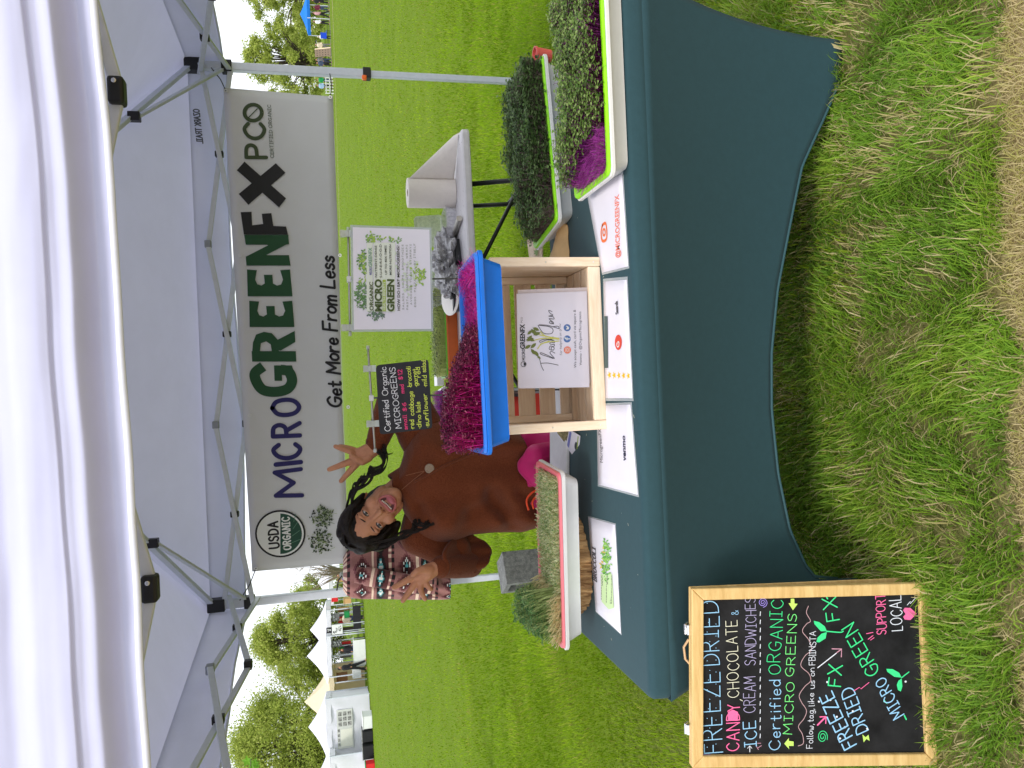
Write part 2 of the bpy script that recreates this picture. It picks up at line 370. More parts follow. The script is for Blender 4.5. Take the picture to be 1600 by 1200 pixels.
# ------------------------------------------------------------------ ground
def ground_mat():
    m = bpy.data.materials.new('lawn_ground'); m.use_nodes = True; nt = m.node_tree; N, L = nt.nodes, nt.links
    p = N['Principled BSDF']; p.inputs['Roughness'].default_value = .95; p.inputs['Specular IOR Level'].default_value = .1
    tc = N.new('ShaderNodeTexCoord')
    def nz(sc, det=5, st=(1, 1, 1)):
        mp = N.new('ShaderNodeMapping'); mp.inputs['Scale'].default_value = st; L.new(tc.outputs['Object'], mp.inputs[0])
        n = N.new('ShaderNodeTexNoise'); n.inputs['Scale'].default_value = sc; n.inputs['Detail'].default_value = det; n.inputs['Roughness'].default_value = .7
        L.new(mp.outputs[0], n.inputs['Vector']); return n.outputs['Fac']
    def ramp(src, a, b, p0=.35, p1=.65):
        c = N.new('ShaderNodeValToRGB'); c.color_ramp.elements[0].position = p0; c.color_ramp.elements[1].position = p1
        c.color_ramp.elements[0].color = (*a, 1); c.color_ramp.elements[1].color = (*b, 1); L.new(src, c.inputs[0]); return c.outputs[0]
    def mix(f, a, b):
        x = N.new('ShaderNodeMix'); x.data_type = 'RGBA'
        if isinstance(f, float): x.inputs[0].default_value = f
        else: L.new(f, x.inputs[0])
        for s_, i in ((a, 6), (b, 7)):
            if isinstance(s_, tuple): x.inputs[i].default_value = (*s_, 1)
            else: L.new(s_, x.inputs[i])
        return x.outputs[2]
    grass = mix(nz(.35, 4), ramp(nz(26, 8), (.08, .145, .007), (.14, .21, .011)), ramp(nz(30, 8), (.095, .155, .007), (.155, .225, .012)))
    soil = ramp(nz(40, 8), (.10, .11, .03), (.20, .19, .07))
    straw = ramp(nz(60, 8), (.20, .15, .07), (.42, .34, .18))
    sx = N.new('ShaderNodeSeparateXYZ'); L.new(tc.outputs['Object'], sx.inputs[0])
    def yramp(y0, y1):
        mr = N.new('ShaderNodeMapRange'); mr.inputs[1].default_value = y0; mr.inputs[2].default_value = y1; L.new(sx.outputs[1], mr.inputs[0]); return mr.outputs[0]
    near = mix(yramp(2.0, 4.5), soil, grass)
    base = mix(yramp(1.40, 1.50), straw, near)
    L.new(base, p.inputs['Base Color'])
    b = N.new('ShaderNodeBump'); b.inputs['Distance'].default_value = .03; b.inputs['Strength'].default_value = .7; L.new(nz(35, 6), b.inputs['Height']); L.new(b.outputs[0], p.inputs['Normal'])
    return m
mb = MB()
ys = [-30, -5, 0, 1, 2, 3, 5, 9, 16, 30, 60, 120, 300, 900]; xs = [-900, -300, -100, -40, -15, -6, -3, -1, 0, 1, 3, 6, 15, 40, 100, 300, 900]
for j in range(len(ys) - 1):
    for i in range(len(xs) - 1):
        mb.add([(xs[i], ys[j], 0), (xs[i + 1], ys[j], 0), (xs[i + 1], ys[j + 1], 0), (xs[i], ys[j + 1], 0)], [(0, 1, 2, 3)])
mb.build('lawn', ground_mat(), kind='structure', base=(0, 0, 0))

def vnoise(x, y, s, seed=0):
    """cheap smooth value noise"""
    g = np.random.default_rng(seed).random((64, 64)); X, Y = x * s + 1000, y * s + 1000
    xi, yi = np.floor(X).astype(int), np.floor(Y).astype(int); fx, fy = X - xi, Y - yi
    fx, fy = fx * fx * (3 - 2 * fx), fy * fy * (3 - 2 * fy)
    q = lambda a, b: g[a % 64, b % 64]
    return (q(xi, yi) * (1 - fx) + q(xi + 1, yi) * fx) * (1 - fy) + (q(xi, yi + 1) * (1 - fx) + q(xi + 1, yi + 1) * fx) * fy

def blades(name, mat, x, y, h, w, lean, tint, kind='stuff', label=None, cat=None, z0=0.0, az=None):
    n = len(x); r = np.random.default_rng(n)
    if az is None: az = r.random(n) * 2 * np.pi
    tw = az + np.pi / 2 + (r.random(n) - .5) * 1.2
    dx, dy = np.cos(az), np.sin(az); px, py = np.cos(tw) * w / 2, np.sin(tw) * w / 2
    mh, mo = h * .6 * np.cos(lean * .6), h * .6 * np.sin(lean * .6); th, to = mh + h * .4 * np.cos(lean * 1.5), mo + h * .4 * np.sin(lean * 1.5)
    th = np.maximum(th, .004)
    V = np.empty((n, 5, 3)); Z = np.full(n, z0)
    V[:, 0] = np.stack([x - px, y - py, Z], 1); V[:, 1] = np.stack([x + px, y + py, Z], 1)
    V[:, 2] = np.stack([x + px * .8 + dx * mo, y + py * .8 + dy * mo, Z + mh], 1); V[:, 3] = np.stack([x - px * .8 + dx * mo, y - py * .8 + dy * mo, Z + mh], 1)
    V[:, 4] = np.stack([x + dx * to, y + dy * to, Z + th], 1)
    me = bpy.data.meshes.new(name); me.vertices.add(n * 5); me.vertices.foreach_set('co', V.reshape(-1).astype(np.float32))
    b = np.arange(n)[:, None] * 5
    loops = np.concatenate([b + np.array([[0, 1, 2, 3]]), b + np.array([[3, 2, 4]])], 1).reshape(-1)
    me.loops.add(n * 7); me.loops.foreach_set('vertex_index', loops.astype(np.int32))
    me.polygons.add(n * 2); st = (np.arange(n)[:, None] * 7 + np.array([[0, 4]])).reshape(-1)
    me.polygons.foreach_set('loop_start', st.astype(np.int32))
    me.polygons.foreach_set('loop_total', np.tile([4, 3], n).astype(np.int32)) if False else None
    me.update(calc_edges=True)
    at = me.attributes.new('tint', 'FLOAT', 'POINT'); at.data.foreach_set('value', np.repeat(tint, 5).astype(np.float32))
    me.materials.append(mat); o = bpy.data.objects.new(name, me); COL.objects.link(o); BASE[o.name] = Vector((0, 0, 0))
    return props(o, label, cat, None, kind)

def wedge(n, y0, y1, k=.58, c=.5, pw=1.0):
    t = nrng.random(n * 3); y = (y0 ** (1 - pw) + t * (y1 ** (1 - pw) - y0 ** (1 - pw))) ** (1 / (1 - pw)) if abs(pw - 1) > 1e-3 else y0 * (y1 / y0) ** t
    hw = k * y + c; x = (nrng.random(len(y)) * 2 - 1) * (k * y1 + c); ok = np.abs(x) < hw
    return x[ok][:n], y[ok][:n]
LONGG = MT('long_grass_blade', [(0, (.11, .21, .026)), (.3, (.20, .38, .035)), (.6, (.32, .49, .048)), (.78, (.45, .56, .08)), (.88, (.52, .46, .18)), (1, (.70, .58, .34))], .5, transl=.45, spec=.2)
GRASS = MT('grass_blade', [(0, (.045, .11, .006)), (.3, (.112, .230, .008)), (.6, (.180, .305, .010)), (.78, (.25, .37, .016)), (.88, (.30, .28, .07)), (1, (.5, .42, .2))], .7, transl=.35, spec=.06)
# near turf: long, matted, patchy; dry straw at the kerb of the plot
n = 215000
x = (nrng.random(n) * 2 - 1) * 2.5; y = 1.27 + nrng.random(n) * 1.6
_k = nrng.random(n) < np.clip((2.87 - y) / .5, 0, 1) * np.clip((2.5 - np.abs(x)) / .5, 0, 1); x, y = x[_k], y[_k]; n = len(x)
patch = vnoise(x, y, 5.0, 3); patch2 = vnoise(x, y, 13, 5); edge = 1.385 + .07 * vnoise(x, y * 0, 7, 8) + .02 * (nrng.random(n) - .5)
dry = y < edge
bare = (patch2 < .31) & (nrng.random(n) < .7) & ~dry
keep = ~bare; x, y, patch, patch2, dry = x[keep], y[keep], patch[keep], patch2[keep], dry[keep]; n = len(x)
t = .14 + .50 * patch + .42 * (nrng.random(n) - .5)
t = np.where(nrng.random(n) < .10 + 1.5 * np.clip(.44 - patch2, 0, 1), .86 + .14 * nrng.random(n), t); t = np.where(dry, .84 + .16 * nrng.random(n), t)
az = vnoise(x, y, 3, 21) * 7 + (nrng.random(n) - .5) * np.where(dry, 6.3, 4.2)
blades('tall_grass', LONGG, x, y, (.03 + .06 * nrng.random(n)) * (.6 + .7 * patch) * np.where(dry, .5, 1), .0018 + .0026 * nrng.random(n) * np.where(dry, .4, 1), .40 + .95 * nrng.random(n) + .35 * dry, np.clip(t, 0, 1), label='long matted grass with dry tufts in front of the teal table', cat='grass', az=az)
def turf(name, n, y0, y1, h, w, pw, lab, seed, lo, hi, k=.58, c=.6, fade=None):
    x, y = wedge(n, y0, y1, k, c, pw); f = np.clip((y - y0) / fade[0], 0, 1) * np.clip((y1 - y) / fade[1], 0, 1) if fade else 1; kk = nrng.random(len(x)) < f; x, y = x[kk], y[kk]; n = len(x); p = vnoise(x, y, 1.1, seed); p2 = vnoise(x, y, .32, seed + 1); p3 = vnoise(x, y, 3.5, seed + 2)
    t = lo + (hi - lo) * (.34 * p + .45 * p2 + .3 * p3 + .3 * (vnoise(x * .25, y * 1.3, .9, seed + 7) - .5)) + .26 * (nrng.random(n) - .5)
    t = np.where(nrng.random(n) < .04, .86, t); s = np.sqrt(y / y0)
    az = vnoise(x, y, 1.6, seed + 3) * 8 + (nrng.random(n) - .5) * 3
    blades(name, GRASS, x, y, h * (.6 + .8 * nrng.random(n)) * (.8 + .5 * p) * s ** .4, w * (.7 + .6 * nrng.random(n)) * s, .2 + .9 * nrng.random(n), np.clip(t, 0, 1), label=lab, cat='grass', az=az)
turf('short_grass', 230000, 1.9, 10.5, .032, .0034, 1.6, 'mown grass blades around and behind the stall', 31, .40, .88, .58, 1.4, fade=(.4, 4.5))
turf('mown_grass', 210000, 5.2, 85, .028, .0062, 1.7, 'bright mown grass stretching to the far tents', 41, .50, .86, .58, 1.2, fade=(4.5, 12))

# ------------------------------------------------------------------ canopy tent
CLOTH = M('canopy_cloth', lin(206, 208, 236), .8, .03, 5, bump=.25, bscale=9, transl=.19, spec=.15)
HEMC = M('hem_tape', lin(222, 226, 240), .7, .04, 30)
STEEL = M('white_steel', lin(206, 212, 222), .38, .05, 30, metal=0, spec=.5)
BLACKP = M('black_plastic', (.012, .012, .014), .45, .2, 40)
GREYP = M('grey_plastic', lin(150, 156, 168), .5, .1, 30)
EX0, EX1, EY0, EY1 = -1.185, 1.86, 1.49, 4.53
PEAK = Vector((.337, 3.0, 3.02)); ZEF, ZER = 2.085, 2.19
tent = thing('canopy_tent', 'large white pop-up canopy tent over the stall, seen from just outside its front edge', 'canopy tent', (.337, 3.0, 0))
SKW = -.16   # the tent stands a little out of square
cor = [Vector((EX0 + SKW, EY0, ZEF)), Vector((EX1 + SKW, EY0, ZEF)), Vector((EX1, EY1, ZER)), Vector((EX0, EY1, ZER))]
for k in range(4):
    a, b = cor[k], cor[(k + 1) % 4]; mb = MB(); mid = (a + b) / 2; nn = (b - a).cross(PEAK - a).normalized()
    if nn.z < 0: nn = -nn
    def fn(u, v, a=a, b=b, nn=nn, k=k):
        p = a.lerp(b, u).lerp(PEAK, v); q = noise.noise(Vector((u * 3 + k * 7, v * 3, .3))); s = 4 * u * (1 - u) * math.sin(math.pi * min(1, v * 1.02))
        wr = noise.noise(Vector((u * 16 + v * 5, v * 2.2 - u * 3, k * 3.1))) * .010 * (1 - v) * min(1, v * 10)
        return p + nn * (-.07 * s + .02 * q * s + wr * min(1, 8 * u * (1 - u)))
    mb.grid(fn, 30, 24); mb.build('roof_panel', CLOTH, tent, smooth=True)
    # valance below the eave
    mb = MB(); out = Vector(((a.y - b.y) * -1, (a.x - b.x), 0)).normalized()
    if out.dot(mid - PEAK) < 0: out = -out
    if k == 0: continue
    def fv(u, v, a=a, b=b, out=out, k=k):
        p = a.lerp(b, u); z = p.z + .004 - v * (.194 + .012 * math.sin(u * 9 + k)); e = 4 * u * (1 - u)
        w = .02 * noise.noise(Vector((u * 5 + k * 9, v * .8, 1.7))) + .012 * noise.noise(Vector((u * 14 + k * 9, v, 5)))
        return Vector((p.x, p.y, z)) + out * (-.012 * (1 - v) ** 4 + .001 + (.018 * v + w * min(1, v * 4)) * min(1, e * 3) - .02 * math.sin(v * 3.1) * e)
    mb.grid(fv, 48, 8); v_ = mb.build('valance', CLOTH, tent, smooth=True)
    mb = MB(); mb.tube([fv(i / 48, 1.0) for i in range(49)], .006, 6); mb.build('hem', HEMC, v_, smooth=True)
# front valance, close to the camera: loose cloth lying in long horizontal folds
HEMT = [(-1.3, 1.822), (-.663, 1.838), (-.316, 1.843), (.029, 1.850), (.374, 1.856), (.718, 1.873), (1.3, 1.893), (2.0, 1.91)]
def ffold(u, v):
    X = lerp(EX0 + SKW - .02, EX1 + SKW + .02, u); hem = interp(HEMT, X) + .0010 * math.sin(X * 9) + .0008 * math.sin(X * 23)
    z = lerp(hem, ZEF, v); d = z - hem; w = .003 * math.sin(X * 2.1 + 1) + .006 * noise.noise(Vector((X * 1.6, 0, 4)))
    prof = .020 * (1 - sstep(.0, .05, d)) + .046 * sstep(.030 + w, .066 + w, d) - .010 * sstep(.066 + w, .09 + w, d) + .006 * sstep(.100 + w * 1.6, .106 + w * 1.6, d) - .045 * sstep(.115, .235, d)
    prof += .0035 * math.sin((d + w * 1.5) * 90 + X * 1.6) * sstep(.08, .11, d) * (.5 + .5 * noise.noise(Vector((X * 1.1, d * 4, 9))))
    prof += .003 * noise.noise(Vector((X * 1.3, d * 40, 2))) + .0022 * noise.noise(Vector((X * 7, d * 30 + X * 4, 7)))
    return Vector((X, EY0 - prof - .01 * v, z))
mb = MB(); mb.grid(ffold, 130, 120); fvob = mb.build('valance', CLOTH, tent, smooth=True, label='front valance hanging in long loose folds')
mb = MB(); mb.loft([[ffold(i / 130, 0) + Vector((0, -.002 - .002 * q, dz)) for dz, q in ((.009, 1), (.004, 1.6), (-.003, 1), (-.003, -1), (.006, -1.5))] for i in range(131)]); mb.build('hem', HEMC, fvob, smooth=True)
# legs
RP, LP = Vector((1.815, 4.47, 0)), Vector((-1.138, 4.47, 0))
FRP, FLP = Vector((1.815 + SKW, 1.56, 0)), Vector((-1.138 + SKW, 1.56, 0))
for P in (RP, LP, FRP, FLP):
    mb = MB(); mb.box((P.x - .022, P.y - .022, 1.24), (P.x + .022, P.y + .022, 2.17 if P.y > 3 else 2.06)); leg = mb.build('leg', STEEL, tent, bevel=.004)
    mb = MB(); mb.box((P.x - .017, P.y - .017, .01), (P.x + .017, P.y + .017, 1.25)); mb.build('inner_leg', STEEL, leg, bevel=.003)
    mb = MB(); mb.box((P.x - .05, P.y - .05, 0), (P.x + .05, P.y + .05, .012)); mb.build('foot_plate', STEEL, leg, bevel=.003)
    mb = MB(); mb.box((P.x - .03, P.y - .03, 1.2), (P.x + .03, P.y + .03, 1.245)); cl = mb.build('leg_clip', BLACKP, leg, bevel=.004)
    mb = MB(); s_ = -1 if P.x > 0 else 1; mb.box((P.x + s_ * .031 - .012, P.y - .04, 1.225), (P.x + s_ * .031 + .012, P.y - .008, 1.252)); mb.build('release_button', M('orange_plastic', lin(255, 110, 30), .4), leg, bevel=.006)
    mb = MB(); mb.box((P.x - .034, P.y - .034, 2.11 if P.y > 3 else 2.0), (P.x + .034, P.y + .034, 2.20 if P.y > 3 else 2.075)); mb.build('corner_bracket', BLACKP, tent, bevel=.004)
    mb = MB(); mb.box((P.x - .032, P.y - .032, 1.955), (P.x + .032, P.y + .032, 2.01)); mb.build('slider', BLACKP, tent, bevel=.004)
# scissor trusses: three crosses a side
def truss(P, Q, zt, zb, inw, dz=0, joints=True):
    A = [P.lerp(Q, t) for t in (0, 1 / 3, 2 / 3, 1)]; up = Vector((0, 0, 1)); A = [Vector((p.x, p.y, dz * i / 3)) + inw * .03 for i, p in enumerate(A)]
    for i in range(3):
        hi = (i % 2 == 0)
        for s_, off in ((1, .012), (-1, -.012)):
            z0, z1 = (zt, zb) if s_ > 0 else (zb, zt)
            mb = MB(); mb.bar(A[i] + up * z0 + inw * off, A[i + 1] + up * z1 + inw * off, .013, .026); mb.build('truss_bar', STEEL, tent, bevel=.003)
        c = (A[i] + A[i + 1]) / 2 + up * (zt + zb) / 2; mb = MB(); mb.box((c.x - .016, c.y - .016, c.z - .022), (c.x + .016, c.y + .016, c.z + .022)); mb.build('pivot', BLACKP, tent, bevel=.004)
    for i in (1, 2) if joints else ():
        for z, mt in ((zt, GREYP), (zb, BLACKP)):
            c = A[i] + up * z; mb = MB(); mb.box((c.x - .02, c.y - .02, c.z - .017), (c.x + .02, c.y + .02, c.z + .017)); mb.build('truss_joint', mt, tent, bevel=.005)
truss(RP, LP, 2.115, 1.96, Vector((0, -1, 0)))
truss(RP, FRP, 2.125, 1.965, Vector((-1, 0, 0)), -.11)
truss(LP, FLP, 2.09, 1.935, Vector((1, 0, 0)), -.12)
truss(FRP, FLP, 2.03, 1.905, Vector((0, 1, 0)), 0, False)
# the two joints of the front truss that hang just below the hem, with their screws
for X, Z in ((.585, 1.868), (-.358, 1.847)):
    mb = MB(); mb.box((X - .026, 1.565, Z - .013), (X + .026, 1.60, Z + .016)); b_ = mb.build('truss_joint', BLACKP, tent, bevel=.006)
    mb = MB(); mb.lathe([(.0045, 0), (.0045, .003), (.003, .004)], (0, 0, 0), 12); R_ = Matrix.Translation((X + .014, 1.564, Z + .002)) @ Matrix.Rotation(math.radians(90), 4, 'X')
    mb.v = [tuple(R_ @ Vector(v)) for v in mb.v]; mb.build('screw', M('screw_steel', (.75, .75, .76), .25, .05, metal=.9), b_)
    for s_ in (-1, 1):
        mb = MB(); mb.bar((X + s_ * .02, 1.585, Z + .004), (X + s_ * .5, 1.585, Z + .115), .013, .024); mb.build('truss_bar', STEEL, tent, bevel=.003)
# roof bars from each corner to the peak, with a strut and a clip
for P in (RP, LP, FRP, FLP):
    top = Vector((P.x, P.y, 2.17 if P.y > 3 else 2.07)); pk = PEAK - Vector((0, 0, .12)); e1 = top.lerp(pk, .5) - Vector((0, 0, .02)); cpos = top.lerp(pk, .30) - Vector((0, 0, .012))
    mb = MB(); mb.bar(top, pk, .024, .03); mb.build('roof_bar', STEEL, tent, bevel=.003)
    mb = MB(); mb.bar((P.x, P.y, 1.985), cpos - Vector((0, 0, .02)), .016, .022); mb.build('strut', STEEL, tent, bevel=.003)
    mb = MB(); mb.box((cpos.x - .022, cpos.y - .022, cpos.z - .035), (cpos.x + .022, cpos.y + .022, cpos.z + .02)); mb.build('strut_clip', BLACKP, tent, bevel=.004)
mb = MB(); mb.lathe([(.05, 2.86), (.05, 2.98), (.03, 3.0)], (PEAK.x, PEAK.y, 0), 16); mb.build('peak_hub', BLACKP, tent)
# printed name on the rear valance, mirrored because it shows through the cloth
fr = Face((0, 4.49, 2.1), (0, -1, 0)); mb = MB()
A_ = fr.at(311, 171); st, W_ = text_strokes('OZARK TRAIL', .22, .4); ux = (fr.at(317, 224) - A_)
for q in st: fr.ribbon(mb, [A_ + ux * (p[0] / W_) + Vector((0, 0, .03 * p[1])) for p in q], .0065)
mb.build('lettering', M('print_grey', lin(84, 86, 96), .7, 0), tent)

# ------------------------------------------------------------------ banner
VINYL = M('banner_vinyl', lin(216, 217, 219), .42, .03, 3, bump=.12, bscale=4, transl=.10)
ban = thing('banner', 'wide printed vinyl banner tied between the two rear tent legs', 'banner', (.35, 4.39, 1.42))
BY = 4.39; c00, c10, c11, c01 = pY(543, 880, BY), pY(521, 151, BY), pY(349, 137, BY), pY(394, 893, BY)
def fb(u, v):
    p = c00.lerp(c10, u).lerp(c01.lerp(c11, u), v); e = min(1, 10 * u * (1 - u) + .1)
    w = .006 * noise.noise(Vector((u * 3, v * 1.5, 3))) + .0025 * noise.noise(Vector((u * 11, v * 2 + u * 6, 8)))
    p.z -= .006 * (1 - v) * math.sin(u * 12) * .5; return p + Vector((0, abs(w) * 1.2 * e, 0))
mb = MB(); mb.grid(fb, 60, 14); sh = mb.build('sheet', VINYL, ban, smooth=True, mods=[('SOLIDIFY', dict(thickness=.001, offset=1))])
BF = Face((0, BY, 1.7), (0, -1, 0), .004)
def ink(name, rgb, rough=.55): return M('ink_' + name, lin(*rgb), rough, 0)
NAVY, GRN, BLK, OLV, GRYI = ink('navy', (34, 30, 96)), ink('green', (22, 74, 40)), ink('black', (22, 22, 24)), ink('olive', (58, 74, 42)), ink('grey', (92, 92, 96))
mb = MB()
BF.text(mb, 'M', (472, 774), (470, 733), 41, .17, 0); 
BF.text(mb, 'CRO', (469.5, 715), (467, 624), 42, .17, 0, gap=.42)
BF.line(mb, [(431, 726), (470, 722)], 7.5, 0, flat=False)
mb.build('lettering', NAVY, ban)
mb = MB()   # heavy rounded capitals
def heavy(ch, a, b, h):
    A, B = a, b
    def P(u, v): return (lerp(A[0], B[0], u) - v * h, lerp(A[1], B[1], u) - v * (B[0] - A[0]) * 0)
    W = abs(B[1] - A[1])
    if ch == 'E':
        BF.poly(mb, [P(0, 0), P(1, .02), P(.97, .24), P(.62, .19), P(.44, .24), P(.40, .33), P(.48, .42), P(.80, .42), P(.80, .61), P(.48, .60), P(.40, .68), P(.45, .77), P(.62, .81), P(.97, .76), P(1, .98), P(0, 1)][::1], 0)
    if ch == 'N':
        BF.poly(mb, [P(0, 0), P(.34, .02), P(.34, .50), P(.37, .60), P(.30, 1), P(0, 1)], 0); BF.poly(mb, [P(1, 1), P(.68, .98), P(.68, .5), P(.62, .38), P(.70, 0), P(1, 0)], 0)
        BF.poly(mb, [P(.02, .985), P(.30, .985), P(.985, .015), P(.72, .015)], 0)
    if ch == 'R':
        BF.poly(mb, [P(0, 0), P(.34, 0), P(.34, 1), P(0, 1)], 0)
        BF.poly(mb, [P(.30, .99), P(.62, .96), P(.88, .88), P(.97, .70), P(.92, .52), P(.72, .40), P(.30, .38), P(.30, .54), P(.56, .56), P(.66, .66), P(.60, .78), P(.30, .82)], 0)
        BF.poly(mb, [P(.38, .41), P(.70, .41), P(1, 0), P(.64, 0), P(.36, .34)], 0)
    if ch == 'G':
        pts = [P(.97, .74), P(.75, .93), P(.46, .90), P(.20, .76), P(.14, .48), P(.24, .22), P(.50, .11), P(.80, .18), P(.86, .36)]
        BF.line(mb, pts, .235 * h, 0, flat=True); BF.poly(mb, [P(.50, .50), P(1, .50), P(1, .10), P(.76, .05), P(.72, .33), P(.50, .33)], 0)
heavy('G', (465, 619), (463, 571), 70); heavy('R', (463, 565), (460.5, 517), 69); heavy('E', (460, 511), (458, 470), 70); heavy('E', (457, 463), (454.5, 421), 70); heavy('N', (454, 415), (450.5, 367), 69)
mb.build('lettering', GRN, ban)
mb = MB()
BF.poly(mb, [(450, 366.5), (447, 354), (427, 353), (424, 333), (409, 334), (411, 350), (394, 352), (393, 331), (376, 331.5), (381, 366.5)]); 
BF.poly(mb, [(370, 266), (382, 252.5), (447, 310), (436, 324)]); BF.poly(mb, [(373, 303), (388, 320), (446, 270), (431, 255)])
BF.text(mb, 'Get More From Less', (534, 636), (521, 402), 21, .18, 0, gap=.2, space=.42, jit=.05, slant=.16)
mb.build('lettering', BLK, ban)
mb = MB()
BF.text(mb, 'PC', (416, 246), (412.5, 193.5), 31, .19, 0, gap=.3); BF.ring(mb, (395.5, 176), 12.5, 6, 0, r2=13.5)
BF.line(mb, [(388, 184), (394, 178), (402, 170)], 1.6, 0)
BF.text(mb, 'CERTIFIED ORGANIC', (428, 246.5), (423, 164), 5.2, .14, 0)
mb.build('lettering', OLV, ban)
# round seal
mb = MB(); WH, DG = ink('white', (226, 228, 226)), ink('deep_green', (20, 70, 52))
BF.disc(mb, (438, 834), 37, 0, 40, 39.5, .0002); BF.disc(mb, (438, 834), 34.2, 1, 40, 36.6, .0005)
arc = [(438 + 33.8 * math.sin(t), 834 + 31.6 * math.cos(t)) for t in [math.pi * i / 24 for i in range(25)]]
BF.poly(mb, arc, 2, .0008); B2 = Face((0, BY, 1.7), (0, -1, 0), .0052)
B2.text(mb, 'USDA', (436, 855.5), (433.5, 815), 15, .2, 0, gap=.3); B2.text(mb, 'ORGANIC', (454.5, 858), (452, 808), 11.5, .2, 1, gap=.3)
for i in range(4): B2.line(mb, [(456 + i * 1, 848 - i * 11), (471 - i * 3, 842 - i * 13)], .8, 3)
mb.build('seal', [BLK, WH, DG, M('ink_pale_green', lin(96, 140, 116), .55, 0)], ban)
mb = MB(); r = random.Random(4)   # printed sprig
for i in range(330):
    cx, cy = (496, 847) if i % 2 else (500, 809); a = r.uniform(0, 6.28); q = math.sqrt(r.random()); c = (cx + 15 * q * math.cos(a) + r.uniform(-2, 10), cy + 18 * q * math.sin(a))
    if i % 3: BF.leaf(mb, c, r.uniform(0, 6.28), r.uniform(2.5, 5.5), r.uniform(1.6, 3), r.choice((0, 0, 1, 2)))
    else: BF.line(mb, [c, (c[0] + r.uniform(-5, 9), c[1] + r.uniform(-6, 6))], .7, r.choice((1, 3)), smooth=False, flat=True)
mb.build('printed_plant', [ink('leaf_dark', (40, 62, 30)), ink('leaf_mid', (92, 112, 62)), ink('leaf_deep', (24, 36, 22)), ink('stem_pale', (170, 182, 140))], ban)
mb = MB(); GM = M('grommet_metal', (.72, .72, .7), .3, .05, metal=.8)
for gx, gy in ((353, 142), (516, 152), (375, 399), (531, 399), (390, 649), (544, 636), (400, 888), (538, 876)):
    c = pY(gx, gy, BY - .006); g_ = MB(); T = Matrix.Translation(c) @ Matrix.Rotation(math.radians(90), 4, 'X'); g_.lathe([(.004, 0), (.010, 0), (.010, .003), (.004, .003), (.004, 0)], (0, 0, 0), 14, cap0=False, cap1=False); g_.v = [tuple(T @ Vector(v)) for v in g_.v]; g_.build('grommet', GM, ban)
for (a, b, tgt) in ((353, 142, RP + Vector((-.02, -.03, 2.06))), (516, 152, Vector((RP.x - .02, RP.y - .03, 1.43))), (400, 888, LP + Vector((.02, -.03, 2.03))), (538, 876, LP + Vector((.02, -.03, 1.46)))):
    m_ = MB(); p = pY(a, b, BY - .008); m_.tube([p, p.lerp(tgt, .5) + Vector((0, 0, -.01)), tgt], .0028, 6); m_.build('zip_tie', BLACKP, ban)
# ------------------------------------------------------------------ front table under its stretch cover
TZ, TX0, TX1, TY0, TY1 = .742, -.825, 1.03, 1.815, 2.565
FABRIC = M('stretch_fabric', lin(44, 72, 79), .8, .05, 50, bump=.08, bscale=300, sheen=.06, spec=.2)
tab = thing('covered_table', 'long folding table in a tight dark teal stretch cover with arched sides', 'table', (.1, 2.19, 0))
mb = MB()
FEET = {(0, 0): (-.735, 1.955), (1, 0): (.965, 1.955), (1, 1): (.965, 2.43), (0, 1): (-.735, 2.43)}
CORN = {(0, 0): (TX0, TY0), (1, 0): (TX1, TY0), (1, 1): (TX1, TY1), (0, 1): (TX0, TY1)}
ZS = TZ - .052    # bottom of the slab edge
def corner_curve(c, t):
    k = 1 - (1 - t) ** 1.9; a, f = CORN[c], FEET[c]; z = ZS * (1 - t)
    return Vector((lerp(a[0], f[0], k), lerp(a[1], f[1], k), z))
ARCHF = [(0, 0), (.055, 0), (.095, .10), (.15, .18), (.22, .235), (.32, .275), (.44, .30), (.55, .30), (.68, .275), (.78, .23), (.86, .165), (.91, .095), (.945, 0), (1, 0)]
_pts = [(1315, 110), (1300, 175), (1264, 255), (1245, 350), (1225, 450), (1214, 550), (1213, 640), (1222, 740), (1240, 830), (1265, 885), (1284, 908), (1296, 916)]
_a = []
for _x, _y in _pts:
    _p = pY(_x, _y, 1.935); _z = max(0, _p.z); _l, _r = corner_curve((0, 0), 1 - _z / ZS), corner_curve((1, 0), 1 - _z / ZS); _a.append(((_p.x - _l.x) / (_r.x - _l.x), _z if _x not in (1315, 1296) else 0))
ARCHF = [(0, 0)] + sorted(_a) + [(1, 0)]
ARCHS = [(0, 0), (.16, 0), (.24, .16), (.35, .25), (.5, .28), (.65, .25), (.76, .16), (.84, 0), (1, 0)]
def panel(c0, c1, arch, flip):
    a, b = CORN[c0], CORN[c1]; nu, nv = 110, 26
    out = Vector((b[1] - a[1], a[0] - b[0], 0)).normalized()
    def fn(u, v):
        zb = interp(arch, u); T = Vector((lerp(a[0], b[0], u), lerp(a[1], b[1], u), ZS)); e = math.sin(math.pi * u)
        L_, R_ = corner_curve(c0, v), corner_curve(c1, v); z = ZS + (zb - ZS) * v
        tt = 1 - z / ZS; L2, R2 = corner_curve(c0, tt), corner_curve(c1, tt)
        p = L2.lerp(R2, u); p.z = z
        return p - out * (.03 * e * math.sin(math.pi * .5 * v))
    uu = lambda i: i
    mb.grid((lambda u, v: fn(u, v)) if not flip else (lambda u, v: fn(1 - u, v)), nu, nv)
panel((0, 0), (1, 0), ARCHF, True); panel((1, 0), (1, 1), ARCHS, True); panel((1, 1), (0, 1), ARCHF, True); panel((0, 1), (0, 0), ARCHS, True)
def loop(ins, z, r): 
    cx, cy, a, b = (TX0 + TX1) / 2, (TY0 + TY1) / 2, (TX1 - TX0) / 2 - ins, (TY1 - TY0) / 2 - ins
    return [Vector((cx + p[0], cy + p[1], z)) for p in rrect(a, b, r, 6)]
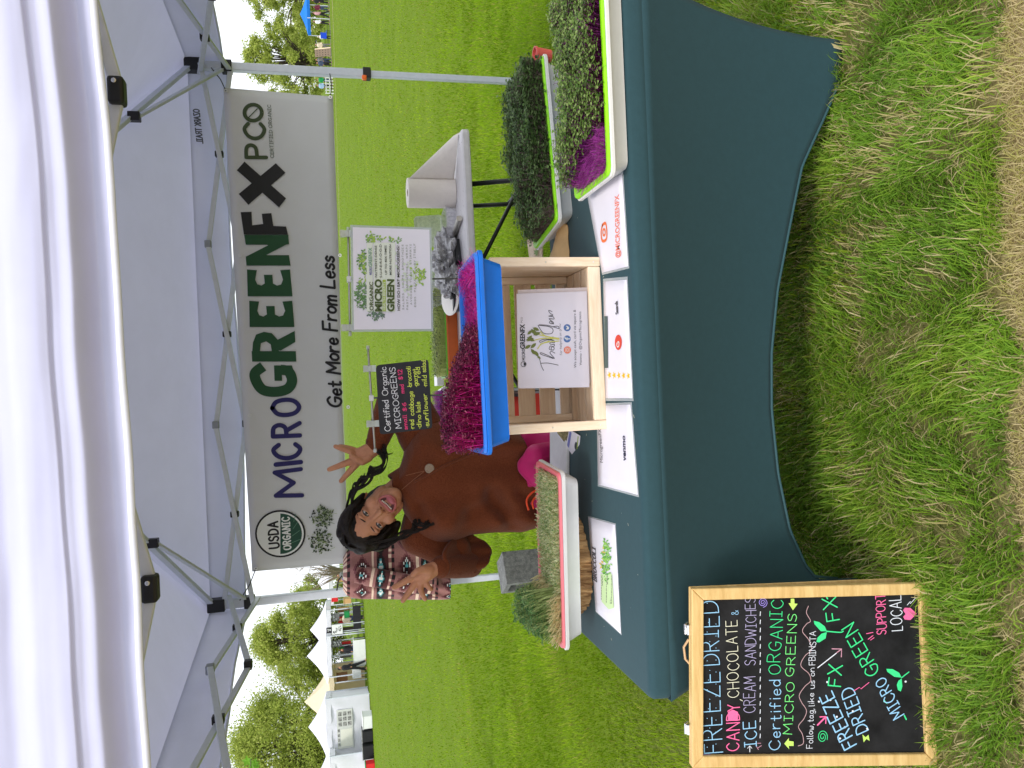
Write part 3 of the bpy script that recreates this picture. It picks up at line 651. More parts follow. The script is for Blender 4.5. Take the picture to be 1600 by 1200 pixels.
mb.loft([loop(.004, ZS - .006, .03), loop(0, ZS, .032), loop(0, ZS + .012, .032), loop(.002, TZ - .014, .03), loop(.008, TZ - .004, .026), loop(.018, TZ, .02)], cap1=True)
mb.build('cover', FABRIC, tab, smooth=True, mods=[('SOLIDIFY', dict(thickness=.0015, offset=-1))])
for c, f in FEET.items():
    m_ = MB(); sx = .012 if c[0] == 0 else -.012; sy = .02 if c[1] == 0 else -.02
    m_.tube([(f[0] + sx * 3, f[1] + sy, .0), (f[0] + sx * 3, f[1] + sy, ZS)], .014, 8); m_.build('leg', M('table_leg', (.25, .25, .26), .4, .1, metal=.6), tab)
# hem piping along the front arch
m_ = MB(); out_ = Vector((0, -1, 0))
def hem(u):
    zb = interp(ARCHF, u); tt = 1 - zb / ZS; p = corner_curve((0, 0), tt).lerp(corner_curve((1, 0), tt), u); return Vector((p.x, p.y - .001 + .03 * math.sin(math.pi * u), zb + .001))
m_.tube([hem(i / 90) for i in range(90) if interp(ARCHF, i / 90) > .004], .004, 6); m_.build('hem', M('hem_teal', lin(46, 80, 86), .7, .05), tab, smooth=True)
m_ = MB(); r = random.Random(3)
for i in range(46):
    X, Y = r.uniform(TX0 + .04, TX1 - .05), r.uniform(TY0 + .03, TY1 - .04); s_ = r.uniform(.0006, .0016); a = r.uniform(0, 3.1)
    d = Vector((math.cos(a), math.sin(a), 0)) * s_ * r.choice((1, 1, 4)); e = Vector((-math.sin(a), math.cos(a), 0)) * s_; c = Vector((X, Y, TZ + .0006))
    m_.add([c - d - e * .6, c + d - e * .5, c + d * .8 + e, c - d * .7 + e], [(0, 1, 2, 3)])
m_.build('lint', M('pale_lint', lin(190, 190, 170), .9, .2), tab, kind='stuff')

# ------------------------------------------------------------------ trays of microgreens
WHITEP = M('white_tray_plastic', lin(224, 224, 222), .35, .03, 20, spec=.5)
def tray(name, label, c, a, b, ang, z0, z1, outer, inner, group=None, lip=.010, flange=.012):
    """nested growing tray: outer tub and coloured inner liner. c centre, a, b half sizes at the rim"""
    t = thing(name, label, 'tray', (c[0], c[1], z0), group); ca, sa = math.cos(ang), math.sin(ang)
    def lp(i, z, r=.022): return [Vector((c[0] + p[0] * ca - p[1] * sa, c[1] + p[0] * sa + p[1] * ca, z)) for p in rrect(a - i, b - i, r, 5)]
    m_ = MB(); m_.loft([lp(.030, z0, .02), lp(.030, z0 + .001, .02), lp(.016, z1 - .016), lp(.002, z1 - .014), lp(0, z1 - .012), lp(0, z1 - .004), lp(.003, z1 - .002), lp(.010, z1 - .002)], cap0=True); m_.build('tub', outer, t, smooth=False, bevel=.0)
    m_ = MB(); m_.loft([lp(.004, z1 - .001), lp(.006, z1 + .006), lp(.016, z1 + .006), lp(.019, z1 + .001), lp(.020, z1 - .016), lp(.024, z1 - .018)], cap1=True); m_.build('liner', inner, t)
    return t, ca, sa
def quadpt(c, ca, sa, u, v): return (c[0] + u * ca - v * sa, c[1] + u * sa + v * ca)
STEMW = .0007
def greens(t, mats, pts, name='microgreens', seed=1):
    """pts: list of (x, y, z0, height, lean vector, leaf size, leaf material, stem material, pairs)"""
    r = random.Random(seed); V, Fc, Mi = [], [], []
    for (x, y, z0, h, lx, ly, ls, lm, sm, pr) in pts:
        b = Vector((x, y, z0)); top = Vector((x + lx, y + ly, z0 + h)); mid = b.lerp(top, .5) + Vector((-lx * .25, -ly * .25, h * .08))
        w = STEMW; a = r.uniform(0, 6.28); s_ = Vector((math.cos(a) * w, math.sin(a) * w, 0)); k = len(V)
        V += [b - s_, b + s_, mid + s_, mid - s_, top + s_ * .7, top - s_ * .7]; Fc += [(k, k + 1, k + 2, k + 3), (k + 3, k + 2, k + 4, k + 5)]; Mi += [sm, sm]
        for j in range(pr):
            a2 = a + 1.57 + j * math.pi + r.uniform(-.5, .5); tilt = r.uniform(-.35, .6); d = Vector((math.cos(a2) * math.cos(tilt), math.sin(a2) * math.cos(tilt), math.sin(tilt)))
            sd = d.cross(Vector((r.uniform(-.3, .3), r.uniform(-.3, .3), 1))).normalized(); L = ls * r.uniform(.7, 1.3); W = L * r.uniform(.34, .5); nn = sd.cross(d); k = len(V)
            V += [top, top + d * L * .45 + sd * W - nn * L * .08, top + d * L + sd * W * .55 - nn * L * .02, top + d * L * .9, top + d * L - sd * W * .55 - nn * L * .02, top + d * L * .45 - sd * W - nn * L * .08]
            Fc += [(k, k + 1, k + 2, k + 3), (k, k + 3, k + 4, k + 5)]; Mi += [lm, lm]
    m_ = MB(); m_.v, m_.f, m_.m = [tuple(v) for v in V], Fc, Mi
    return m_.build(name, mats, t, kind='stuff')
def LM(name, rgb, tr=.35, rough=.5): return M(name, lin(*rgb), rough, .28, 160, transl=tr, spec=.3)
LIME = M('lime_plastic', lin(150, 232, 20), .35, .04, 20); SOILM = M('growing_mat', (.045, .032, .018), .95, .5, 120)
r = random.Random(21)
# A: big tray at the right front corner, radish with purple stems
cA = (.785, 1.935); tA, ca, sa = tray('growing_tray', 'lime lined white tray at the table front, purple stems under flopping pale green leaves', cA, .278, .142, 0, TZ + .001, .800, WHITEP, LIME, 'growing trays on the front table')
P = []
for i in range(6000):
    u, v = r.uniform(-.25, .25), r.uniform(-.115, .115); x, y = quadpt(cA, ca, sa, u, v)
    nzv = noise.noise(Vector((x * 9, y * 9, 0)))
    bare = u < -.215 + .10 * max(0, (.06 - v)) / .175 * 1.0 + .02 * nzv and v < .075
    if bare:
        if r.random() < .7: P.append((x, y, .785, r.uniform(.035, .06), -.03 + r.uniform(-.03, .02), -.02 + r.uniform(-.03, .02), .004, 1, 3, 0))
        continue
    h = .066 + .022 * nzv + r.uniform(-.016, .018) - .02 * max(0, -v) / .115
    P.append((x, y, .785, h, r.uniform(-.018, .018), -.010 + r.uniform(-.02, .012), .0084, r.choice((0, 0, 1, 2)), 3 if r.random() < .8 else 4, 2))
for i in range(900):   # the front row of purple stems
    u = r.uniform(-.25, .25); x, y = quadpt(cA, ca, sa, u, r.uniform(-.122, -.10)); P.append((x, y, .785, r.uniform(.02, .055), r.uniform(-.01, .01), r.uniform(-.012, .006), .004, 1, 4 if u > -.15 else 3, 0))
greens(tA, [LM('radish_leaf', (116, 144, 70)), LM('radish_leaf_pale', (150, 170, 104)), LM('radish_leaf_deep', (76, 106, 44)), LM('purple_stem', (176, 72, 168)), LM('dark_stem', (76, 22, 58))], P, seed=2)
# B: darker tray behind it
f0, f1 = pZ(873, 345, .80), pZ(848, 70, .80); angB = math.atan2(f1.y - f0.y, f1.x - f0.x); aB = .282; bB = .145
cB = (f0.x + aB * math.cos(angB) - bB * math.sin(angB), f0.y + aB * math.sin(angB) + bB * math.cos(angB))
tB, ca, sa = tray('growing_tray', 'lime lined white tray set askew behind, full of dark leafy greens', cB, aB, bB, angB, TZ + .001, .800, WHITEP, LIME, 'growing trays on the front table')
P = []
for i in range(6200):
    u, v = r.uniform(-.255, .255), r.uniform(-.124, .118); x, y = quadpt(cB, ca, sa, u, v); nzv = noise.noise(Vector((x * 11, y * 11, 4)))
    thin = u < -.10 and v < .05 and r.random() < .6 + .5 * (-.1 - u)
    h = .082 + .026 * nzv + r.uniform(-.02, .018) - (.02 if u < -.12 else 0)
    if not thin and v < -.03 and r.random() < .65: h *= r.uniform(.35, 1)
    if thin: P.append((x, y, .785, h * .6, r.uniform(-.03, .03), r.uniform(-.03, .01), .005, 0, 3, 1 if r.random() < .2 else 0))
    else: P.append((x, y, .785, h, r.uniform(-.02, .02), -.004 + r.uniform(-.02, .02), .0098, r.choice((0, 0, 1, 2)), 3, 2))
for i in range(1500):
    u = r.uniform(-.13, .262); x, y = quadpt(cB, ca, sa, u, r.uniform(-.128, -.10)); P.append((x, y, .785, r.uniform(.02, .085), r.uniform(-.012, .012), r.uniform(-.016, .004), .0115, r.choice((0, 0, 1, 2)), 3, 2))
for i in range(500):
    x, y = quadpt(cB, ca, sa, r.uniform(.245, .268), r.uniform(-.12, .12)); P.append((x, y, .785, r.uniform(.02, .08), r.uniform(-.004, .016), 0, .0115, r.choice((0, 1, 2)), 3, 2))
greens(tB, [LM('kale_leaf', (98, 128, 68)), LM('kale_leaf_grey', (134, 158, 104)), LM('kale_leaf_deep', (66, 92, 48)), LM('mauve_stem', (140, 118, 116))], P, seed=3)
# P: pink tray at the left, on the log slice
LOGZ = .800; zP = LOGZ + .060
f0, f1 = pZ(884, 1020, zP), pZ(877, 738, zP); angP = math.atan2(f1.y - f0.y, f1.x - f0.x); aP = (f1 - f0).length / 2; bP = .135
cP = (f0.x + aP * math.cos(angP) - bP * math.sin(angP), f0.y + aP * math.sin(angP) + bP * math.cos(angP))
tP, ca, sa = tray('growing_tray', 'pink lined white tray on a log slice, pale stubble with one green clump', cP, aP, bP, angP, LOGZ + .001, zP, WHITEP, M('pink_plastic', lin(244, 128, 138), .35, .04, 20), 'growing trays on the front table')
P = []
STEMW = .0014
for i in range(8000):
    u, v = r.uniform(-aP + .03, aP - .03), r.uniform(-bP + .028, bP - .028); x, y = quadpt(cP, ca, sa, u, v); nzv = noise.noise(Vector((x * 12, y * 12, 9)))
    if u < -.115 + .03 * nzv and v > -.085:
        if r.random() < .45: continue
        h = .092 + .03 * nzv + r.uniform(-.03, .02) - .04 * max(0, (-u - .19) / .05); P.append((x, y, zP - .016, max(.02, h), -.012 + r.uniform(-.02, .012), r.uniform(-.015, .015), .0085, r.choice((0, 1, 2)), 3, 2))
    elif u < -.10: P.append((x, y, zP - .016, r.uniform(.03, .065), -.035 * r.random(), r.uniform(-.03, .0), .006, 0, 5, 1 if r.random() < .12 else 0))
    else: P.append((x, y, zP - .014, r.uniform(.012, .031) + .008 * nzv, r.uniform(-.016, .016), r.uniform(-.016, .016), .006, r.choice((0, 1, 1)), r.choice((4, 4, 4, 5, 3, 3)), r.choice((0, 0, 1)) if r.random() < .5 else 0))
greens(tP, [LM('clump_leaf', (112, 156, 90), .5), LM('clump_leaf_mid', (138, 176, 108), .5), LM('clump_leaf_deep', (80, 122, 64), .5), LM('pale_green_stem', (176, 192, 126)), LM('stubble', (226, 228, 184)), LM('straw_stem', (232, 218, 168))], P, seed=4); STEMW = .0007
# log slice
lg = thing('log_slice', 'round bark-edged log slice under the pink tray', 'log slice', (-.585, 2.42, TZ))
BARK = M('bark', lin(138, 90, 50), .95, .4, 42, bump=2.2, bscale=70, stretch=(1, 1, .22), rgb2=lin(234, 190, 132)); WOODC = M('cut_wood', lin(190, 140, 86), .8, .2, 40)
NB = 260; m_ = MB(); loops = []
def rb(j, z):
    a = 2 * math.pi * j / NB; return .178 * (1 + .035 * math.sin(a * 3 + 1)) + .008 * noise.noise(Vector((math.cos(a) * 7, math.sin(a) * 7, z * 14))) - .020 * max(0, .35 - abs(noise.noise(Vector((math.cos(a) * 11, math.sin(a) * 11, z * 9))))) * 1.6 + .004 * noise.noise(Vector((math.cos(a) * 40, math.sin(a) * 40, z * 70)))
for z in (0, .004, .009, .014, .019, .024, .029, .034, .039, .043, .046):
    loops.append([Vector((-.585 + (rb(j, z) - .004 * (z == 0)) * math.cos(2 * math.pi * j / NB), 2.42 + rb(j, z) * math.sin(2 * math.pi * j / NB), TZ + .001 + z)) for j in range(NB)])
m_.loft(loops, cap0=True, cap1=True); m_.build('bark', BARK, lg)
m_ = MB(); m_.lathe([(.170, .047), (.171, .055), (.168, .0585)], (-.585, 2.42, TZ), 48); m_.build('wood', WOODC, lg)
# ------------------------------------------------------------------ wooden crate on its side
PINE = M('pine', lin(232, 204, 170), .7, .08, 6, bump=.3, bscale=40, stretch=(9, 9, 1), rgb2=lin(248, 230, 204))
PINEH = M('pine_long', lin(230, 202, 168), .7, .08, 6, bump=.3, bscale=40, stretch=(.9, 9, 9), rgb2=lin(247, 228, 202))
KX0, KX1, KY0, KY1, KZ0, KZ1 = -.137, .347, 2.055, 2.365, TZ + .001, 1.062
cr = thing('wooden_crate', 'pale pine slatted crate lying on its side on the teal table, open to the front', 'crate', (.105, 2.2, KZ0))
def bd(name, lo, hi, mt, bev=.0025):
    m_ = MB(); m_.box(lo, hi); return m_.build(name, mt, cr, bevel=bev)
T_ = .013
bd('side_board', (KX0, KY0 + .016, KZ0), (KX0 + T_, KY1 - .012, KZ1), PINE); bd('side_board', (KX1 - T_, KY0 + .016, KZ0), (KX1, KY1 - .012, KZ1), PINE)
bd('front_rail', (KX0 - .002, KY0, KZ0), (KX0 + .024, KY0 + .015, KZ1), PINE); bd('front_rail', (KX1 - .024, KY0, KZ0), (KX1 + .002, KY0 + .015, KZ1), PINE)
for y0, y1 in ((.017, .075), (.085, .145), (.155, .215), (.225, .285)): bd('floor_slat', (KX0 + T_ + .001, KY0 + y0, KZ0), (KX1 - T_ - .001, KY0 + y1, KZ0 + .011), PINEH)
bd('front_rail', (KX0 + .025, KY0 + .001, KZ0), (KX1 - .025, KY0 + .016, KZ0 + .036), PINEH)
for y0, y1 in ((.017, .075), (.085, .145), (.155, .215), (.225, .285)): bd('top_slat', (KX0 + T_ + .001, KY0 + y0, KZ1 - .011), (KX1 - T_ - .001, KY0 + y1, KZ1), PINEH)
zz = [pY(x, 540, KY1).z for x in (771, 799, 806, 832, 839, 863, 871, 898, 903, 918)]
for i in range(5):
    bd('back_slat', (KX0 + .001, KY1 - .011, max(zz[2 * i + 1], KZ0 + .012)), (KX1 - .001, KY1, zz[2 * i]), PINEH)
for sx in (KX0 + T_ + .001, KX1 - T_ - .023): bd('corner_post', (sx, KY1 - .034, KZ0 + .012), (sx + .022, KY1 - .0115, KZ1 - .012), PINE)
for x in (KX0 + .011, KX1 - .012):   # nail heads on the rails
    for z in (.02, .16, .30):
        m_ = MB(); m_.lathe([(.0024, 0), (.0022, .0007)], (0, 0, 0), 8); Tm = Matrix.Translation((x, KY0, KZ0 + z)) @ Matrix.Rotation(math.radians(90), 4, 'X'); m_.v = [tuple(Tm @ Vector(v)) for v in m_.v]; m_.build('nail', GM, cr)

# ------------------------------------------------------------------ printed sheets
PAPER = M('white_paper', lin(232, 229, 240), .5, .02, 10, spec=.3); FILM = M('laminate_film', lin(196, 204, 208), .18, .04, 60, spec=.5, alpha=.55)
def flat_sheet(name, label, px, z=.0018, cat='paper sheet', film=.006, group=None):
    pts = [pZ(x, y, TZ + z) for x, y in px]; c = sum(pts, Vector()) / 4; t = thing(name, label, cat, (c.x, c.y, TZ), group)
    m_ = MB(); n_ = 8
    def fn(u, v): p = pts[0].lerp(pts[1], u).lerp(pts[3].lerp(pts[2], u), v); return p + Vector((0, 0, .0006 * noise.noise(p * 9)))
    m_.grid(fn, n_, n_); o = m_.build('paper', PAPER, t, mods=[('SOLIDIFY', dict(thickness=.0005, offset=0))], smooth=True)
    big = [c + (p - c) * (1 + film / .12) for p in pts]
    if film: m_ = MB(); m_.prism([p - Vector((0, 0, .0011)) for p in big] if (big[1] - big[0]).cross(big[2] - big[0]).z > 0 else [p - Vector((0, 0, .0011)) for p in big][::-1], (0, 0, 1), .0004); m_.build('laminate', FILM, t)
    return t, Face(c + Vector((0, 0, 0)), (0, 0, 1), .0012)
GREYT, PEACH, RED, YEL, LILAC, ORG = ink('grey_text', (86, 84, 92)), ink('peach', (240, 126, 104)), ink('red', (222, 70, 52)), ink('yellow', (250, 200, 20)), ink('lilac', (150, 140, 176)), ink('orange', (240, 118, 60))
def flat_text(F, mb, txt, a, b, h, w, m=0, **k): F.text(mb, txt, a, b, h, w, m, **k)
# handle sheet
t, F = flat_sheet('printed_sheet', 'laminated white sheet with a peach pink handle along its edge, beside the lime tray', [(917, 300), (972, 272), (981, 416), (941, 426)])
m_ = MB(); F.font(m_, '@MICROGREENFX', (968.5, 402), (967, 303), 6.5, 0, .02); m_.build('lettering', PEACH, t)
m_ = MB()
F.line(m_, [(941, 352), (946, 349), (948, 362), (947, 374), (941, 376), (939, 364), (941, 352)], 1.6, 0); F.ring(m_, (943.6, 363), 5, 1.2, 0, r2=1.9); m_.build('camera_symbol', ORG, t)
# stars sheet
t, F = flat_sheet('printed_sheet', 'laminated white sheet with five gold stars and a red dot, in front of the crate', [(943, 440), (979, 437), (988, 622), (946, 622)])
m_ = MB()
for i in range(5):
    cx, cy = 952 + i * 7.4, 586 + i * .3
    F.poly(m_, [(cx + (3.3 if k % 2 == 0 else 1.4) * math.cos(k * math.pi / 5 + math.pi), cy + (6.2 if k % 2 == 0 else 2.6) * math.sin(k * math.pi / 5)) for k in range(10)], 0)
m_.build('stars', YEL, t); m_ = MB(); F.disc(m_, (966, 535), 12, 0, r2=5.5); m_.build('red_dot', RED, t); m_ = MB(); F.text(m_, 'G', (968, 540), (967, 533), 4, .2); m_.build('lettering', WH, t)
m_ = MB(); F.text(m_, 'Search', (966, 490), (965, 471), 4, .16); m_.build('lettering', GREYT, t)
m_ = MB(); F.poly(m_, [(944.5, 575), (944, 494), (949, 494), (950, 575)], 0); m_.build('dark_strip', ink('slate', (70, 92, 92)), t)
# payment sheet
t, F = flat_sheet('printed_sheet', 'laminated white sheet with one dark bold word, left of the crate', [(933, 634), (985, 632), (996, 773), (935, 757)])
m_ = MB(); F.font(m_, 'venmo', (978, 721), (976.5, 681), 5.2, 0, .03); m_.build('lettering', ink('ink_blue', (44, 44, 70)), t)
m_ = MB(); F.font(m_, 'MicrogreenFX', (942, 723), (939, 670), 4.4); F.text(m_, 'Scan to pay', (987, 728), (985.5, 700), 2, .16) if False else None; m_.build('lettering', GREYT, t)
# broccoli sheet
t, F = flat_sheet('printed_sheet', 'white sheet with a green broccoli print and small text, in front of the log slice', [(919, 808), (961, 820), (970, 990), (931, 955)], film=.003)
m_ = MB(); F.text(m_, 'BROCCOLI', (932.5, 909), (930.5, 857), 5, .15, gap=.3); m_.build('lettering', GREYT, t)
m_ = MB(); r = random.Random(9)
for i in range(130):
    q = math.sqrt(r.random()); a = r.uniform(0, 6.28); c = (946 + 7 * q * math.cos(a), 876 + 32 * q * math.sin(a)); F.leaf(m_, c, r.uniform(0, 6.28), r.uniform(3, 6), r.uniform(1.6, 3), (2 if c[0] < 943 and r.random() < .6 else r.choice((0, 1, 1))))
m_.build('printed_plant', [ink('print_green', (96, 170, 70)), ink('print_lime', (150, 205, 100)), ink('print_yellow', (226, 200, 90))], t)
m_ = MB(); F.poly(m_, [(938.5, 897), (956, 897), (959, 950), (951, 952), (940, 940)], 0); m_.build('pale_panel', ink('pale_lime', (206, 232, 176)), t)
m_ = MB()
for i in range(9):
    x0 = 940 + i * 2.0; r_ = random.Random(i); y = 899.0
    while y < 938 + i * .8:
        l = r_.uniform(1.5, 5); F.line(m_, [(x0, y), (x0 + .12, y + l)], .7, 0, smooth=False, flat=True); y += l + 1
m_.build('small_print', GREYT, t, kind='stuff')
F.k = 0
# white board at the back and the little brochure
pts = [pZ(x, y, TZ + .006) for x, y in ((861, 455), (886, 455), (888, 746), (862, 738))]
m_ = MB(); m_.prism([p - Vector((0, 0, .005)) for p in pts][::-1], (0, 0, 1), .012); m_.build('white_board', M('board_white', lin(220, 220, 222), .5, .06, 30), bevel=.003, label='plain white board lying across the back edge of the teal table', cat='board')
px = [(868, 668), (906, 681), (904, 722), (869, 678)]; zc = TZ + .02
q0, q1, q2, q3 = pZ(876, 662, TZ + .024), pZ(907, 681, TZ + .003), pZ(903, 722, TZ + .003), pZ(868, 674, TZ + .024)
br_ = thing('brochure', 'small colour brochure propped on the white board by the crate', 'brochure', ((q0 + q2) / 2).to_tuple()[:2] + (TZ,))
nn = (q1 - q0).cross(q3 - q0).normalized(); nn = nn if nn.z > 0 else -nn; q2 = hit(903, 722, q0, nn)
m_ = MB(); m_.prism([q0, q1, q2, q3] if (q1 - q0).cross(q2 - q0).dot(nn) > 0 else [q3, q2, q1, q0], nn, .0012); m_.build('card', PAPER, br_)
FB = Face(q0 + nn * .0012, nn, .0006); m_ = MB(); FB.poly(m_, [(876.5, 664.5), (889, 672.5), (884, 694), (870, 676)], 0); m_.build('photo_print', M('brochure_photo', lin(74, 70, 42), .4, .7, 90, rgb2=lin(196, 186, 136)), br_)
m_ = MB(); FB.poly(m_, [(890, 674), (893, 676), (889, 700), (886, 696)], 0); m_.build('blue_band', ink('band_blue', (120, 124, 190)), br_)
m_ = MB(); FB.disc(m_, (900, 697), 6.5, 0, r2=2.4); m_.build('dark_dot', ink('slate2', (58, 66, 76)), br_)
m_ = MB(); FB.poly(m_, [(902.7, 681.5), (904, 682), (901, 716), (899.7, 714)], 0); m_.build('green_band', ink('band_green', (150, 176, 60)), br_)
# brown paper bag and pale wooden board beyond the crate
KRAFT = M('kraft_paper', lin(214, 178, 128), .8, .10, 12, bump=.5, bscale=25)
bg = MB(); A0, A1, A2, A3 = pZ(864, 404, TZ + .004), pZ(889, 404, TZ + .004), pZ(886, 352, TZ + .004), pZ(876, 338, TZ + .004)
def fbag(u, v):
    p = A0.lerp(A1, v).lerp(A3.lerp(A2, v), u); p.z = TZ + .003 + .034 * math.sin(math.pi * min(1, max(0, v))) ** .7 * (1 - .75 * u) + .004 * noise.noise(p * 30); return p
bg.grid(fbag, 16, 14); bg.grid(lambda u, v: Vector((fbag(u, 1 - v).x, fbag(u, 1 - v).y, TZ + .002)), 16, 14)
bg.build('paper_bag', KRAFT, smooth=True, label='crumpled brown paper bag lying right of the crate', cat='paper bag')
B0, B1, B2, B3 = pZ(825, 375, TZ + .03), pZ(849, 364, TZ + .004), pZ(849, 405, TZ + .004), pZ(829, 405, TZ + .03)
m_ = MB(); n_ = (B1 - B0).cross(B3 - B0).normalized(); n_ = n_ if n_.z > 0 else -n_; m_.prism([B3, B2, B1, B0] if (B2 - B3).cross(B1 - B3).dot(n_) > 0 else [B0, B1, B2, B3], n_, .006)
wb = m_.build('wooden_sign', PINE, bevel=.002, label='small pale wooden sign with a faint green leaf, behind the brown paper bag', cat='sign')
FW = Face(B0 + n_ * .006, n_, .0006); m_ = MB()
for a in (0, .7, 1.5, 2.4): FW.leaf(m_, (840, 394), a + 2, 7, 3)
m_.build('printed_leaf', ink('faint_green', (140, 164, 100)), wb)
# little pink pot between the two lime trays
pp = pZ(861, 88, TZ); pp = Vector((pp.x, pp.y - .0, TZ)); m_ = MB(); m_.lathe([(.020, 0.001), (.026, .05), (.029, .05), (.029, .058), (.025, .058), (.023, .05)], pp, 18); 
m_.build('small_pot', M('coral_plastic', lin(232, 104, 96), .45, .08, 20), smooth=False, label='small coral pink pot peeping out between the two lime trays', cat='pot')

# ------------------------------------------------------------------ thank-you card standing in the crate
CY = 2.19; d0, d1, d2, d3 = pY(810, 607, CY), pY(921, 605, CY - .05), pY(917, 455, CY - .05), pY(807, 459, CY)
zlow = KZ0 + .0125
card = thing('thank_you_card', 'white printed card with a sprout and three round icons, leaning inside the crate', 'card', ((d0.x + d2.x) / 2, CY - .05, zlow))
n_ = (d1 - d0).cross(d3 - d0).normalized(); n_ = n_ if n_.y < 0 else -n_
for p in (d1, d2):
    pass
m_ = MB(); poly = [d0, d1, d2, d3]; poly = poly if (d1 - d0).cross(d2 - d0).dot(n_) > 0 else poly[::-1]
m_.prism([p - n_ * .002 for p in poly], n_, .002); m_.build('card', PAPER, card)
m_ = MB(); m_.prism([p - n_ * .006 + Vector((.012, 0, -.004)) for p in poly], n_, .0015); m_.build('backing_card', M('card_back', lin(224, 214, 216), .6, .03), card)
F = Face(d0, n_, .0006); Z = lambda X, Y: (780 + X / 6.665, 440 + Y / 6.665)
m_ = MB(); F.text(m_, 'MICRO', Z(268, 818), Z(266, 704), 4.3, .17, 0, gap=.3); F.font(m_, 'GREENFX', Z(268, 700), Z(265, 442), 7.2, 0, .03); F.ring(m_, Z(254, 860), 4, .8, 0); F.poly(m_, [Z(256, 880), Z(276, 868), Z(276, 850), Z(256, 838)], 0); m_.build('lettering', BLK, card)
m_ = MB(); F.text(m_, 'PCO', Z(243, 428), Z(243, 372), 2.6, .13, 0); F.text(m_, 'for helping us grow', Z(655, 768), Z(640, 440), 3.6, .09, 0, slant=.2); F.font(m_, 'We accept cash, card via square &', Z(803, 898), Z(797, 292), 3.8); F.font(m_, 'Venmo - @OrganicMicrogreens', Z(860, 872), Z(852, 312), 3.8); m_.build('small_lettering', GREYT, card)
m_ = MB()   # script
for q in ([(465, 925), (425, 800), (415, 760)], [(440, 850), (520, 850), (612, 868)], [(545, 700), (430, 640), (500, 760), (580, 832)]):
    pass
scr = [[(462, 925), (440, 880), (420, 800), (416, 778)], [(438, 850), (500, 848), (560, 858), (615, 870)], [(560, 800), (470, 770), (428, 752), (440, 742), (520, 775), (575, 800), (530, 745), (545, 728), (580, 745)],
       [(545, 715), (520, 700), (535, 670), (572, 690), (560, 715), (540, 690), (575, 668), (572, 655)], [(575, 655), (530, 650), (535, 632), (575, 636), (572, 618)], [(572, 615), (500, 608), (430, 632), (425, 615), (480, 600), (560, 607)], [(570, 598), (530, 590), (545, 600), (560, 575)],
       [(405, 455), (430, 500), (470, 540), (545, 540), (560, 500), (520, 470), (415, 455)], [(415, 450), (500, 455), (590, 480), (622, 490), (612, 465), (560, 470)], [(565, 440), (525, 432), (535, 410), (560, 420), (565, 440), (540, 415)], [(540, 405), (520, 385), (570, 390), (560, 365), (515, 360), (560, 350), (530, 330), (515, 300), (550, 312)]]
for q in scr: F.line(m_, [Z(*p) for p in q], .95, 0)
m_.build('script_lettering', ink('charcoal', (64, 62, 64)), card)
m_ = MB()
for yy, pts in ((640, [(430, 650), (510, 630), (620, 620)]), (600, [(370, 610), (470, 590), (625, 600)]), (560, [(380, 540), (480, 570), (620, 590)]), (690, [(400, 700), (440, 650), (520, 620)]), (520, [(430, 520), (470, 560), (560, 590)])): F.line(m_, [Z(*p) for p in pts], 1.4, 1)
for (x, y, a, l) in ((370, 620, 3.6, 90), (360, 590, 2.9, 85), (385, 640, 2.4, 80), (330, 700, .9, 80), (370, 720, 1.0, 75), (340, 560, 2.2, 80), (400, 560, 3.9, 95), (350, 480, .4, 75), (345, 505, 2.4, 70), (430, 530, 2.8, 80), (395, 780, .5, 45), (330, 660, 2.6, 75)): F.leaf(m_, Z(x, y), a, l / 6.665, l / 6.665 * .42, 0)
m_.build('printed_sprout', [ink('olive_leaf', (112, 124, 58)), ink('yellow_stem', (206, 206, 90))], card)
m_ = MB(); F.disc(m_, Z(710, 712), 5.6, 0); F.line(m_, [Z(690, 692), Z(730, 692), Z(730, 732), Z(690, 732), Z(690, 692)], .7, 2, smooth=False); F.ring(m_, Z(710, 712), 1.7, .7, 2)
F.disc(m_, Z(708, 597), 5.6, 1); F.disc(m_, Z(708, 480), 5.6, 1); F.line(m_, [Z(735, 596), Z(695, 596), Z(685, 586), Z(686, 578)], 1.5, 2); F.line(m_, [Z(706, 608), Z(706, 582)], 1.3, 2, smooth=False); F.poly(m_, [Z(695, 500), Z(722, 497), Z(730, 480), Z(712, 462), Z(692, 460), Z(708, 478)], 2)
m_.build('icons', [ink('icon_orange', (236, 120, 84)), ink('icon_blue', (84, 120, 178)), WH], card)

